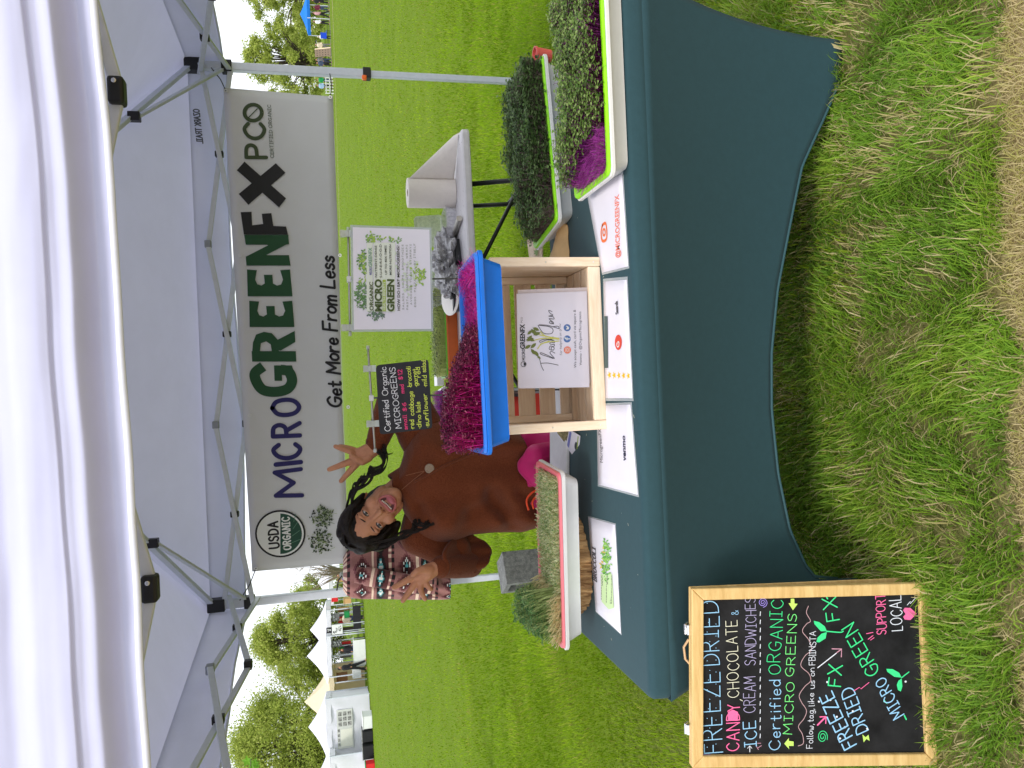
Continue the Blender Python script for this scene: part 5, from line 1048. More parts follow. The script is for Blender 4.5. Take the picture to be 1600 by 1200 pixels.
# scissors with orange handles
s0 = pZ(704, 415, BTZ + .05); sc_ = thing('scissors', 'scissors with peach orange handles lying on the crumpled film', 'scissors', s0)
for k in (-1, 1):
    m_ = MB(); c = s0 + Vector((k * .02 - .01, -.03, 0)); m_.tube([c + Vector((.022 * math.cos(a), .016 * math.sin(a), .004 * k)) for a in [i * math.pi / 7 for i in range(15)]], .006, 6); m_.build('handle', M('peach_handle', lin(214, 146, 110), .45, .05), sc_, smooth=True)
    m_ = MB(); m_.bar(c + Vector((0, .014, 0)), s0 + Vector((-k * .008, .13, .004)), .012, .002); m_.build('blade', M('blade_steel', (.6, .6, .6), .25, .05), sc_)
# black tub with a white lid
tb = pZ(716, 470, BTZ); tb = Vector((tb.x, 4.38, BTZ + .001)); bo = thing('lidded_tub', 'round black tub with a white lid in front of the orange tray', 'tub', tb)
m_ = MB(); m_.lathe([(.07, 0), (.088, .055), (.092, .060)], tb, 28); m_.build('tub', BLACKP, bo)
m_ = MB(); Tt = Matrix.Translation(tb + Vector((0, -.004, .068))) @ Matrix.Rotation(math.radians(20), 4, 'X'); m_.lathe([(.097, -.006), (.098, .002), (.09, .006), (.03, .007)], (0, 0, 0), 32); m_.v = [tuple(Tt @ Vector(v)) for v in m_.v]; m_.build('lid', M('lid_white', lin(236, 230, 222), .4, .03), bo, bevel=.001)
# orange tray with a green liner of sprouts, and a purple one
TERRA = M('terracotta_plastic', lin(196, 96, 40), .5, .08, 20); GLIN = M('green_plastic', lin(96, 168, 30), .4, .05)
f0, f1 = pZ(701, 592, .815), pZ(699, 438, .815); cO = ((f0.x + f1.x) / 2, f0.y + .14)
tO, ca, sa = tray('growing_tray', 'orange brown tray with a green liner on the back table, dense short pale sprouts', cO, (f1.x - f0.x) / 2, .135, 0, BTZ + .001, .815, TERRA, GLIN, 'growing trays on the back table')
P = []; r = random.Random(41)
for i in range(2600):
    u, v = r.uniform(-.265, .265), r.uniform(-.11, .11); P.append((cO[0] + u, cO[1] + v, .80, .065 + r.uniform(-.02, .02), r.uniform(-.01, .01), r.uniform(-.01, .01), .009, r.choice((0, 1, 2)), 3, 1 if r.random() < .5 else 2))
greens(tO, [LM('sprout_leaf', (112, 138, 56)), LM('sprout_leaf_deep', (40, 56, 26)), LM('sprout_leaf_pale', (186, 192, 120)), LM('sprout_stem', (206, 212, 140))], P, seed=8)
f0, f1 = pZ(698, 665, .82), pZ(693, 612, .82); cV = ((f0.x + f1.x) / 2 - .13, f0.y + .15)
tV, ca, sa = tray('growing_tray', 'white tray of purple stems on the back table, half hidden by the price board', cV, .26, .135, .08, BTZ + .001, .82, WHITEP, WHITEP, 'growing trays on the back table')
P = []
for i in range(2400):
    u, v = r.uniform(-.235, .235), r.uniform(-.11, .11); x, y = quadpt(cV, ca, sa, u, v); P.append((x, y, .80, .06 + r.uniform(-.02, .02), r.uniform(-.01, .01), r.uniform(-.01, .01), .007, r.choice((0, 1)), r.choice((2, 2, 3)), 1 if r.random() < .4 else 0))
greens(tV, [LM('mauve_leaf', (150, 110, 146)), LM('grey_green_leaf', (120, 120, 96)), LM('violet_stem2', (140, 66, 156)), LM('magenta_stem2', (170, 40, 130))], P, seed=9)
w0 = pZ(693, 598, BTZ); m_ = MB(); m_.box((w0.x - .02, w0.y - .04, BTZ + .001), (w0.x + .06, w0.y + .10, BTZ + .05)); m_.build('white_carton', M('carton_white', lin(228, 226, 228), .6, .03), bevel=.003, label='small plain white carton between the orange tray and the purple greens', cat='carton')

# ------------------------------------------------------------------ folding camp chair with a magenta jacket, behind the front table
cx, cy = -.30, 3.28
chair = thing('camp_chair', 'black folding camp chair with red fabric behind the crate and the woman', 'camp chair', (cx, cy, 0))
TUBE = M('black_tube', (.02, .02, .022), .4, .2, 40)
for sx in (-1, 1):
    for a, b in (((sx * .27, -.23, 0), (sx * .27, .23, .46)), ((sx * .27, .23, 0), (sx * .27, -.23, .46))): m_ = MB(); m_.tube([Vector((cx, cy, 0)) + Vector(a), Vector((cx, cy, 0)) + Vector(b)], .011, 8); m_.build('leg', TUBE, chair, smooth=True)
    m_ = MB(); m_.tube([(cx + sx * .27, cy - .23, .46), (cx + sx * .27, cy - .23, .66)], .011, 8); m_.build('arm_post', TUBE, chair)
    m_ = MB(); m_.tube([(cx + sx * .27, cy - .26, .66), (cx + sx * .27, cy + .2, .67)], .014, 8); m_.build('armrest', TUBE, chair)
    m_ = MB(); m_.tube([(cx + sx * .25, cy + .18, .40), (cx + sx * .25, cy + .30, .92)], .011, 8); m_.build('back_post', TUBE, chair)
m_ = MB(); m_.grid(lambda u, v: Vector((cx + lerp(-.26, .26, u), cy + lerp(-.22, .2, v), .45 - .04 * math.sin(math.pi * u) * math.sin(math.pi * v))), 12, 10); m_.build('seat', M('red_canvas', lin(206, 62, 44), .8, .1), chair, smooth=True, mods=[('SOLIDIFY', dict(thickness=.004))])
m_ = MB(); m_.grid(lambda u, v: Vector((cx + lerp(-.25, .25, u), cy + .17 + .12 * v + .02 * math.sin(math.pi * u), lerp(.50, .72, v))), 12, 8); m_.build('back', M('red_canvas', lin(206, 62, 44), .8, .1), chair, smooth=True, mods=[('SOLIDIFY', dict(thickness=.004))])
# a red and black reel of tools peeping out beside the crate
q = pY(820, 672, 3.05); m_ = MB()
# ------------------------------------------------------------------ concrete blocks weighting the rear left leg
CONC = M('concrete', lin(98, 100, 99), .95, .25, 45, bump=.9, bscale=180, rgb2=lin(130, 132, 130))
def block(label, c, upright, ang):
    """hollow two-core block 0.39 x 0.19 x 0.19, cut from walls and webs"""
    t = thing('concrete_block', label, 'concrete block', c, 'concrete blocks at the rear left leg'); L_, W_, H_ = .39, .19, .19; R3 = Matrix.Translation(c) @ Matrix.Rotation(ang, 4, 'Z')
    if upright: R3 = R3 @ Matrix(((0, 0, 1, -.095), (0, 1, 0, 0), (1, 0, 0, .195), (0, 0, 0, 1))) @ Matrix.Translation((0, 0, -0))
    w = .034
    def b(nm, lo, hi): m_ = MB(); m_.box(lo, hi, 0, R3); m_.build(nm, CONC, t, bevel=.004)
    for sy in (-1, 1): b('face_wall', (-L_ / 2, min(sy * W_ / 2, sy * (W_ / 2 - w)), 0), (L_ / 2, max(sy * W_ / 2, sy * (W_ / 2 - w)), H_))
    for x in (-L_ / 2, -w / 2, L_ / 2 - w): b('web', (x + .0005, -W_ / 2 + w + .0003, .0008), (x + w - .0005, W_ / 2 - w - .0003, H_ - .0008))
block('grey concrete block lying flat at the foot of the rear left tent leg', (-1.10, 4.30, .002), False, .2)
block('grey concrete block standing on end against the rear left tent leg, its hollow showing', (-1.085, 4.33, .196), True, math.radians(30))
# ------------------------------------------------------------------ patterned jacket hung on the rear left leg
PATM = [M('aztec_' + n, lin(*c), .95, .10, 120, bump=.4, bscale=200, sheen=.2) for n, c in (('maroon', (80, 38, 40)), ('rose', (150, 104, 100)), ('cream', (222, 196, 176)), ('black', (26, 20, 24)), ('teal', (84, 160, 166)), ('white', (222, 224, 222)), ('plum', (120, 70, 74)))]
JR = [(536, 872, 922, .02), (541, 862, 930, .05), (550, 853, 934, .07), (565, 848, 936, .085), (600, 842, 936, .09), (640, 840, 937, .085), (662, 846, 937, .08), (676, 866, 937, .07), (690, 892, 937, .055), (703, 898, 936, .05)]
JY = 4.38; NJ, KJ = 96, 110; rows = []
for i in range(KJ + 1):
    x = lerp(536, 703, i / KJ); yR, yL, d = (interp([(q[0], q[k]) for q in JR], x) for k in (1, 2, 3)); A, B = pY(x, yR, JY), pY(x, yL, JY); c = (A + B) / 2; hw = (A - B) / 2; lp = []
    for j in range(NJ):
        a = 2 * math.pi * j / NJ; s_ = math.copysign(abs(math.cos(a)) ** .75, math.cos(a)); f = 1 + .05 * math.sin(j * .52 + i * .03) * min(1, i / 30); dd = d * .7 * (1 + .35 * noise.noise(Vector((math.cos(a) * 2.2, i * .018, 3))) + .14 * math.sin(5 * math.cos(a) * 2 + i * .02))
        lp.append(c + hw * s_ + Vector((0, dd * math.sin(a), 0)))
    rows.append(lp)
def pat(s, t):
    """stepped woven bands: s across (0..1), t down (0..1)"""
    P_ = .42; k = (t % P_) / P_; q = abs(((s * 3.0) % 1) - .5) * 2; qs = math.floor(q * 8) / 8; z = math.floor(abs(((s * 9) % 1) - .5) * 2 * 4) / 4
    if k < .07: return 2 if z < .5 else 1
    if k < .14: return 3 if z > .3 else 6
    if k < .20: return 1
    if k < .62:
        v = abs(k - .41) / .21; dist = v + (1 - qs) if False else v + q
        if dist < .16: return 4
        if dist < .34: return 3
        if dist < .52: return 5 if (math.floor(s * 60) + math.floor(t * 110)) % 2 else 0
        if dist < .62: return 0
        return (0, 6, 1)[min(2, int((dist - .62) * 5))]
    if k < .68: return 2
    if k < .73: return 1
    if k < .93:
        v = abs(k - .83) / .10
        if v + q < .30: return 4 if ((s * 3) % 1) > .5 else 5
        if v + q < .62: return 5 if v + q < .45 else 4
        return 3 if v + qs < 1.2 else 0
    return 0
m_ = MB(); m_.loft(rows, cap0=True, cap1=True)
nf = KJ * NJ; m_.m = [pat((math.cos(2 * math.pi * ((f % NJ) + .5) / NJ) * .5 + .5) * .9 + (.0 if (f % NJ) > NJ / 2 else .3), (f // NJ) / KJ * 1.02) for f in range(nf)] + [0, 0]
jt = thing('patterned_jacket', 'fleece jacket in a maroon and rose woven pattern hanging on the rear left tent leg', 'jacket', (-1.0, JY, .9))
m_.build('body', PATM, jt, smooth=True)
m_ = MB()   # sleeve folded down the front
sp = [pY(556, 898, JY - .075), pY(600, 905, JY - .10), pY(640, 912, JY - .10), pY(680, 915, JY - .085)]
m_.tube([V3(p) for p in catmull(sp, 24)], [.045] * 10 + [.052] * 50 + [.05] * 13, 24, flat=.55)
NS = 24; m_.m = [pat((f % NS) / NS * .8, (f // NS) / 72 * .85 + .1) for f in range(NS * 72)] + [3, 3]
m_.build('sleeve', PATM, jt, smooth=True)
m_ = MB(); hk = pY(534, 900, JY); m_.tube([hk, hk + Vector((-.03, .03, .02)), LP + Vector((.02, -.026, hk.z + .03))], .004, 6); m_.build('hanging_loop', PATM[3], jt)
# ------------------------------------------------------------------ the woman
SKIN = M('skin', lin(184, 126, 94), .52, .06, 30, bump=.12, bscale=300, sss=.12, spec=.4, rgb2=lin(196, 138, 106))
FLEECE = M('brown_fleece', lin(104, 52, 30), .97, .22, 220, bump=.7, bscale=260, sheen=.12, spec=.1, rgb2=lin(124, 66, 40))
HAIRM = M('dark_hair', (.007, .005, .004), .5, .4, 60, spec=.25, rgb2=(.020, .012, .008), bump=.5, bscale=140, stretch=(1, 1, 1))
YF = 2.84
E_ = pY(582, 811.8, YF); hu = Vector((-.70, .04, .714)).normalized(); hf = Vector((.04, -1, .03)); hf = (hf - hu * hf.dot(hu)).normalized(); hx = hu.cross(hf).normalized(); hx = hx if hx.x > 0 else -hx
def hp(a, b, c): return E_ + hx * a + hu * b + hf * c
AX = (hx, hf, hu)
woman = thing('person', 'woman in a brown fleece poncho laughing with both hands raised in victory signs', 'person', (-.42, 3.0, 0))
b = MB()
# head
b.ell(hp(0, .035, -.092), (.074, .097, .098), AX, 20, 14); b.ell(hp(0, -.045, -.055), (.062, .066, .078), AX, 20, 14); b.ell(hp(0, -.108, -.028), (.033, .034, .034), AX); b.ell(hp(0, -.075, -.040), (.052, .05, .06), AX); b.ell(hp(0, .030, -.040), (.060, .042, .045), AX)
for s in (-1, 1):
    b.ell(hp(s * .038, -.040, -.022), (.027, .025, .026), AX); b.ell(hp(s * .044, -.080, -.060), (.018, .036, .034), AX); b.ell(hp(s * .074, -.02, -.095), (.010, .02, .03), AX); b.ell(hp(s * .011, -.047, .008), (.008, .008, .007), AX)
    b.ell(hp(s * .030, .022, -.006), (.022, .010, .008), AX)
b.chain([hp(0, .004, -.006), hp(0, -.022, .006), hp(0, -.040, .018)], [.008, .0095, .0115])
# neck, trunk, hips, legs
nk = pY(632, 757, 2.98)
b.chain([hp(0, -.05, -.10), nk, pY(665, 755, 2.99)], [.052, .050, .07])
shL, shR = pY(652, 680, 2.99), pY(656, 836, 2.96); chest, waist, hip = pY(690, 755, 3.0), pY(760, 745, 3.02), Vector((-.40, 3.03, .78))
b.caps(shL, shR, .055, .055); b.caps(chest, waist, .12, .11); b.caps(chest + Vector((-.06, 0, 0)), waist, .10, .10); b.caps(waist, hip, .115, .13)
for s in (-1, 1):
    b.chain([hip + Vector((s * .08, 0, -.02)), Vector((-.40 + s * .10, 3.0, .44)), Vector((-.40 + s * .12, 3.05, .075))], [.085, .058, .038]); b.caps((-.40 + s * .12, 3.06, .045), (-.40 + s * .135, 2.90, .035), .035, .028)
# arms
eL, wL = pY(622, 603, 3.04), pY(585, 702, 2.93); eR, wR = pY(736, 884, 2.95), pY(684, 886, 2.81)
b.chain([shL, eL, wL], [.052, .042, .026]); b.chain([shR, eR, wR], [.052, .042, .026])
def finger(px, Y, rs):
    b.chain([pY(x, y, Y + d) for x, y, d in px], [q * 1.14 for q in rs], 10)
# raised left hand
Y = 2.93; pw = [pY(586, 701, Y), pY(572, 705, Y), pY(560, 712, Y)]
b.chain([wL, pY(574, 703, Y), pY(560, 707, Y)], [.026, .024, .017]); b.chain([wL, pY(574, 711, Y), pY(558, 721, Y)], [.026, .024, .017]); b.chain([wL, pY(572, 707, Y), pY(559, 714, Y)], [.026, .024, .018])
finger([(560, 722, 0), (546, 737, -.005), (533, 751.5, -.01)], Y, [.0120, .0108, .0082]); finger([(557, 717, 0), (536, 725.5, 0), (514.5, 733.5, 0)], Y, [.0120, .0110, .0082])
finger([(558, 711, 0), (546, 705, -.012), (534, 701, -.014), (524, 697.5, -.008)], Y, [.0110, .0100, .0092, .0076]); finger([(562, 706, 0), (550, 701.5, -.006), (541, 699, -.008), (531, 697, -.006)], Y + .012, [.0100, .0090, .0082, .0070])
finger([(576, 715, -.012), (566, 722, -.024), (556, 718, -.030), (549, 713, -.028)], Y, [.0150, .0120, .0108, .0088])
# right hand, over the jacket
Y = 2.80
b.chain([wR, pY(664, 893, Y), pY(652, 900, Y)], [.026, .025, .018]); b.chain([wR, pY(668, 897, Y), pY(658, 908, Y)], [.026, .025, .018])
finger([(650, 899, 0), (633, 908.5, -.006), (615.5, 917.5, -.008)], Y, [.0120, .0108, .0084]); finger([(653, 905, 0), (641, 922, 0), (629.5, 938.5, 0)], Y, [.0120, .0110, .0084])
finger([(658, 908, 0), (657, 921, -.006), (660, 929, -.008), (664, 936, -.008)], Y, [.0112, .0100, .0092, .0076]); finger([(663, 905, 0), (667, 914, -.008), (671, 919, -.010), (674, 920.5, -.004)], Y, [.0104, .0092, .0086, .0074])
finger([(672, 890, -.012), (661, 889, -.026), (651, 893, -.032), (645, 898, -.030)], Y, [.0150, .0122, .0108, .0088])
b.build('body', SKIN, woman, smooth=True, mods=[('REMESH', dict(mode='VOXEL', voxel_size=.0030)), ('SMOOTH', dict(factor=.5, iterations=4))])
# face details
mo = (0, -.082)
def fell(nm, c, rad, mt, nu=18, nv=10): m_ = MB(); m_.ell(hp(*c), rad, AX, nu, nv); return m_.build(nm, mt, woman, smooth=True)
LIP = M('lips', lin(178, 96, 92), .4, .08, 60, spec=.5); MOUTH = M('mouth_inside', lin(88, 30, 34), .5, .1); TEETH = M('teeth', lin(240, 234, 222), .25, .02, spec=.5); TONG = M('tongue', lin(176, 92, 100), .4, .08)
def mouth_pt(a, k=1, dz=0):
    x = .0315 * k * math.cos(a); y = .024 * k * math.sin(a); y = y * (.55 if y > 0 else 1.12) + .003 - .004 * (1 - abs(math.cos(a))) * (y > 0) + .006 * math.cos(a) ** 2
    return hp(x, mo[1] + y, .0165 + dz - 9.0 * x * x - 2 * (y if y < 0 else 0) * -.10)
m_ = MB(); ring = [mouth_pt(2 * math.pi * i / 40, .97, .0005) for i in range(40)]; cin = hp(0, mo[1] - .004, .004); m_.v = [tuple(p) for p in ring] + [tuple(cin)]; m_.f = [(i, (i + 1) % 40, 40) for i in range(40)]; m_.m = [0] * 40; m_.build('mouth', MOUTH, woman, smooth=True)
m_ = MB(); m_.tube([mouth_pt(2 * math.pi * i / 40, 1.04, 0) for i in range(41)], [.0036 + .0026 * abs(math.sin(2 * math.pi * i / 40)) for i in range(41)], 8, cap=False); m_.build('lips', LIP, woman, smooth=True)
for i in range(8):
    x = (i - 3.5) * .0060; w = .0062 - .0003 * abs(i - 3.5); m_ = MB(); m_.ell(hp(x, mo[1] + .0105 - 5 * x * x * .6 + 3 * x * x, .0165 - 9 * x * x), (w * .58, .003, .0074 - .0004 * abs(i - 3.5)), AX, 8, 6); m_.build('tooth', TEETH, woman, smooth=True)
m_ = MB(); m_.ell(hp(0, mo[1] - .015, .012), (.020, .010, .0125), AX, 16, 10); m_.build('tongue', TONG, woman, smooth=True)
EYEW, IRIS, BROW = M('eye_white', lin(186, 172, 164), .2, .02, spec=.6), M('iris', (.012, .007, .005), .12, .1, spec=.7), M('brow', (.02, .013, .01), .8, .2)
for s in (-1, 1):
    ey = fell('eyeball', (s * .0325, 0, -.0105), (.0145, .0135, .0082), EYEW)
    m_ = MB(); m_.ell(hp(s * .0325, -.0005, -.0015), (.0078, .0046, .0072), AX, 14, 8); m_.build('iris', IRIS, ey, smooth=True)
    m_ = MB(); m_.tube([hp(s * .0325 + d, .0048 - 26 * d * d + (.001 if s * d > 0 else 0), -.0005 - 26 * d * d) for d in [(-.017 + i * .034 / 10) for i in range(11)]], [.0014 + .0022 * math.sin(math.pi * i / 10) for i in range(11)], 6); m_.build('eyelashes', BROW, woman, smooth=True)
    m_ = MB(); m_.tube([hp(s * .0325 + d, .0095 - 26 * d * d, -.002 - 24 * d * d) for d in [(-.017 + i * .034 / 10) for i in range(11)]], [.002 + .0022 * math.sin(math.pi * i / 10) for i in range(11)], 8); m_.build('eyelid', SKIN, woman, smooth=True)
    m_ = MB(); m_.tube([hp(s * .0325 + d, -.0078 + 22 * d * d, -.0025 - 24 * d * d) for d in [(-.016 + i * .032 / 10) for i in range(11)]], [.0015 + .002 * math.sin(math.pi * i / 10) for i in range(11)], 8); m_.build('lower_lid', SKIN, woman, smooth=True)
    m_ = MB(); m_.tube([hp(s * (.013 + i * .0045), .0225 + .0035 * math.sin(math.pi * i / 9 * .9), .0035 - .00022 * i * i) for i in range(10)], [.0022 + .0014 * math.sin(math.pi * min(1, (i + 2) / 11)) for i in range(10)], 6, flat=.7); m_.build('eyebrow', BROW, woman, smooth=True)
    m_ = MB(); m_.ell(hp(s * .0075, -.0525, .0125), (.0034, .0030, .0022), AX, 8, 6); m_.build('nostril', MOUTH, woman, smooth=True)
    m_ = MB(); m_.tube([hp(s * .017, -.044, .004), hp(s * .030, -.055, .003), hp(s * .041, -.076, -.006), hp(s * .040, -.095, -.012)], [.0012, .003, .003, .001], 6); m_.build('smile_fold', SKIN, woman, smooth=True)
# hair
hm = MB(); hm.ell(hp(0, .046, -.104), (.089, .104, .104), AX, 26, 18); hm.chain([hp(-.045, .085, -.022), hp(0, .104, -.024), hp(.045, .085, -.022)], [.018, .020, .018])
for s in (-1, 1):
    hm.chain([hp(s * .040, .110, -.050), hp(s * .070, .060, -.040), hp(s * .080, .005, -.060), hp(s * .080, -.035, -.085)], [.030, .025, .016, .010])
hm.chain([hp(.0, .118, -.045), hp(-.05, .10, -.035), hp(-.078, .04, -.036)], [.025, .024, .018]); hm.chain([hp(-.08, .06, -.1), hp(-.092, .0, -.09), hp(-.090, -.04, -.085)], [.04, .028, .014]); hm.chain([hp(0, .03, -.15), hp(0, -.06, -.15), pY(650, 760, 3.08)], [.08, .065, .04])
hm.build('hair', HAIRM, woman, smooth=True, mods=[('REMESH', dict(mode='VOXEL', voxel_size=.005)), ('SMOOTH', dict(factor=.5, iterations=3))])
r = random.Random(14)
def lock(path, n, spread, rad, wav, seed, nm='hair_lock', curls=4):
    base = [np.array(p) for p in catmull(path, 12)]; K = len(base); m_ = MB(); r2 = random.Random(seed)
    cl = [(r2.uniform(0, 6.28), r2.uniform(-1, 1), r2.uniform(-1, 1), r2.uniform(13, 21), r2.uniform(.7, 1.3), r2.uniform(.78, 1)) for _ in range(curls)]
    for i in range(n):
        ph, o1, o2, fq, am, en = cl[i % curls]; ph += r2.uniform(-.45, .45); o1 += r2.uniform(-.3, .3); o2 += r2.uniform(-.3, .3); pts, rs = [], []; end = en * r2.uniform(.85, 1)
        for k in range(int(K * end)):
            t = k / K; amp = wav * am * min(1, t * 2.0); a = ph + t * fq
            pts.append(Vector(base[k]) + Vector((o1 * spread * (1 - .2 * t) + amp * math.cos(a), o2 * spread * .6 + amp * .6 * math.sin(a + 1), amp * math.sin(a)))); rs.append(rad * (1 - .6 * t / end))
        m_.tube(pts, rs, 5)
    m_.build(nm, HAIRM, woman, smooth=True, kind='stuff')
lock([pY(548, 784, 2.90), pY(558, 760, 2.88), pY(571, 748, 2.87), pY(583, 736, 2.87), pY(592, 725, 2.87), pY(597, 712, 2.88), pY(605, 702, 2.89), pY(612, 697, 2.9)], 120, .012, .0014, .017, 1, curls=6)
lock([pY(592, 852, 2.86), pY(612, 846, 2.85), pY(630, 836, 2.85), pY(645, 826, 2.85), pY(654, 821, 2.84), pY(664, 818, 2.83), pY(680, 816, 2.83), pY(690, 812, 2.83)], 100, .012, .0014, .013, 2, curls=5)
lock([pY(540, 800, 2.93), pY(548, 772, 2.92), pY(562, 752, 2.9), pY(574, 742, 2.9)], 70, .012, .0016, .005, 3)
lock([pY(536, 846, 2.9), pY(555, 857, 2.88), pY(580, 858, 2.87), pY(604, 852, 2.86), pY(622, 842, 2.86)], 80, .012, .0016, .004, 5)
lock([hp(-.015, .128, -.05), hp(-.042, .088, -.014), hp(-.070, .04, -.016), hp(-.082, -.03, -.035)], 120, .016, .0015, .002, 6); lock([hp(-.005, .128, -.05), hp(.034, .090, -.014), hp(.064, .045, -.016), hp(.078, -.02, -.035)], 120, .015, .0015, .002, 7)
m_ = MB(); r = random.Random(30)
for i in range(520):   # strands lying over the crown, from the parting down both sides, with a few flyaways
    s = r.choice((-1, 1)); c0 = r.uniform(-.20, -.012); pts = []; fly = .006 if r.random() < .08 else 0; sp_ = r.uniform(.85, 1.15); n_ = 12
    cc_ = Vector((0, .046, -.104)); th0 = math.radians(r.uniform(2, 10)); th1 = math.radians(r.uniform(95, 135)); yaw = (c0 + .104) / .104
    yaw = max(-.97, min(.97, yaw)); fr_ = math.sqrt(1 - yaw * yaw)
    for k in range(n_):
        th = lerp(th0, th1, k / (n_ - 1)); q = 1.012 + fly * k * .5 + r.uniform(-.004, .004); y_ = yaw * (1 - .25 * k / n_)
        pts.append(hp(s * (.090 * q * math.sin(th) * math.sqrt(1 - y_ * y_)), .046 + .105 * q * math.cos(th) * math.sqrt(1 - y_ * y_ * .5), -.104 + .105 * q * y_))
    m_.tube(pts, [.0013 * (1 - .4 * k / n_) for k in range(n_)], 4)
m_.build('hair_strands', HAIRM, woman, smooth=True, kind='stuff')
# poncho
RR = [(620, 742), (628, 722), (634, 700), (642, 680), (652, 668), (672, 661), (697, 657), (724, 654), (750, 653), (778, 657), (803, 666)]
RL = [(620, 772), (629, 795), (638, 818), (648, 842), (660, 850), (677, 852), (702, 847), (732, 836), (770, 832), (812, 832), (848, 819)]
RD = [.055, .075, .09, .105, .12, .135, .145, .15, .155, .16, .16]; NP = 88; rows = []
ks = [i / 5 for i in range(51)]
for k in ks:
    i = min(int(k), 9); f = k - i; xr, yr = lerp(RR[i][0], RR[i + 1][0], f), lerp(RR[i][1], RR[i + 1][1], f); xl, yl = lerp(RL[i][0], RL[i + 1][0], f), lerp(RL[i][1], RL[i + 1][1], f); d = lerp(RD[i], RD[i + 1], f)
    A, B = pY(xr, yr, 2.96), pY(xl, yl, 2.96); c = (A + B) / 2; hw = (A - B) / 2; lp = []; low = sstep(3, 9, k)
    for j in range(NP):
        a = 2 * math.pi * j / NP; fold = 1 + low * (.20 * math.sin(3 * a + 1.2 + k * .16) + .13 * math.sin(7 * a + 4 - k * .30)) + .16 * noise.noise(Vector((math.cos(a) * 2, math.sin(a) * 2, k * .45)))
        lp.append(c + hw * math.cos(a) * (1 + .04 * (fold - 1)) + Vector((0, d * fold * math.sin(a), 0)))
    rows.append(lp)
inner = [[rows[-1][0].lerp(p, .93) * 0 + (sum(rows[-1], Vector()) / NP).lerp(p, .94) + Vector((0, 0, .012)) for p in rows[-1]], [(sum(rows[-3], Vector()) / NP).lerp(p, .9) + Vector((0, 0, .05)) for p in rows[-4]]]
FOLDS = [((770, 772), (800, 818), .055, 13), ((735, 800), (765, 790), .030, 12), ((690, 782), (735, 772), .022, 13), ((815, 770), (845, 790), .03, 12), ((700, 690), (760, 676), .02, 12), ((668, 812), (700, 822), -.035, 20), ((800, 735), (760, 742), -.02, 22), ((780, 815), (840, 812), -.035, 12), ((660, 690), (690, 700), -.02, 18), ((655, 790), (672, 815), .022, 8)]
for lp in rows:
    for j, p in enumerate(lp):
        if p.y > 2.965: continue
        x, y = proj(p); dy = 0
        for (x0, y0), (x1, y1), am, rd in FOLDS:
            L2 = (x1 - x0) ** 2 + (y1 - y0) ** 2; t = max(0, min(1, ((x - x0) * (x1 - x0) + (y - y0) * (y1 - y0)) / L2)); d2 = (x - x0 - t * (x1 - x0)) ** 2 + (y - y0 - t * (y1 - y0)) ** 2; dy += am * math.exp(-d2 / (rd * rd))
        lp[j] = p + Vector((0, dy * min(1, (2.965 - p.y) / .06), 0))
pm = MB(); pm.loft(rows + inner, cap0=True, cap1=True)
po = pm.build('poncho', FLEECE, woman, smooth=True, mods=[('SUBSURF', dict(levels=1, render_levels=1))])
# collar, sleeves
m_ = MB(); loops = []
for t, (x1, y1, x2, y2, d) in enumerate(((640, 722, 652, 800, .085), (628, 728, 636, 790, .075), (614, 738, 626, 778, .062), (606, 742, 618, 774, .058), (610, 746, 620, 770, .048), (624, 742, 632, 776, .045))):
    A, B = pY(x1, y1, 2.965), pY(x2, y2, 2.965); loops.append([(A + B) / 2 + (A - B) / 2 * math.cos(2 * math.pi * j / 30) + Vector((0, d * math.sin(2 * math.pi * j / 30), .006 * math.sin(6 * math.pi * j / 30))) for j in range(30)])
m_.loft(loops); m_.build('collar', FLEECE, woman, smooth=True, mods=[('SUBSURF', dict(levels=1, render_levels=1))])
m_ = MB(); m_.chain([shL + Vector((-.05, 0, -.03)), shL, eL, eL.lerp(wL, .55), eL.lerp(wL, .86)], [.08, .078, .068, .054, .044], 16); m_.chain([shL + Vector((.0, 0, -.05)), eL + Vector((0, 0, -.03))], [.07, .055], 16)
m_.chain([eL.lerp(wL, .88), eL.lerp(wL, .94)], [.040, .040], 16)
m_.build('sleeve', FLEECE, woman, smooth=True, mods=[('REMESH', dict(mode='VOXEL', voxel_size=.007)), ('SMOOTH', dict(factor=.5, iterations=4))])
m_ = MB(); lowp = pY(752, 864, 2.93)
m_.chain([shR + Vector((.05, 0, -.02)), shR, eR, eR.lerp(wR, .5), eR.lerp(wR, .84)], [.085, .080, .046, .046, .042], 16); m_.chain([eR.lerp(wR, .86), eR.lerp(wR, .93)], [.040, .041], 16); m_.chain([shR + Vector((0, .01, -.06)), pY(712, 856, 2.95)], [.07, .06], 14)
m_.build('sleeve', FLEECE, woman, smooth=True, mods=[('REMESH', dict(mode='VOXEL', voxel_size=.007)), ('SMOOTH', dict(factor=.5, iterations=4))])
m_ = MB(); up_e = [pY(712, 836, 2.93), pY(700, 850, 2.85), pY(692, 868, 2.80), pY(700, 886, 2.80), pY(716, 898, 2.84)]; lo_e = [pY(730, 832, 2.99), pY(756, 846, 2.99), pY(768, 862, 2.97), pY(762, 880, 2.93), pY(742, 896, 2.90)]
ue, le = [V3(p) for p in catmull(up_e, 8)], [V3(p) for p in catmull(lo_e, 8)]
def wing(u, v):
    i = min(31.999, u * 32); a, c = ue[int(i)].lerp(ue[int(i) + 1], i % 1), le[int(i)].lerp(le[int(i) + 1], i % 1); p = a.lerp(c, v); return p + Vector((0, .045 * math.sin(math.pi * v) * math.sin(math.pi * u) + .010 * math.sin(u * 19 + v * 3) * v, 0))
m_.grid(wing, 32, 16); m_.build('sleeve_fold', FLEECE, woman, smooth=True, mods=[('SOLIDIFY', dict(thickness=.010, offset=0))])
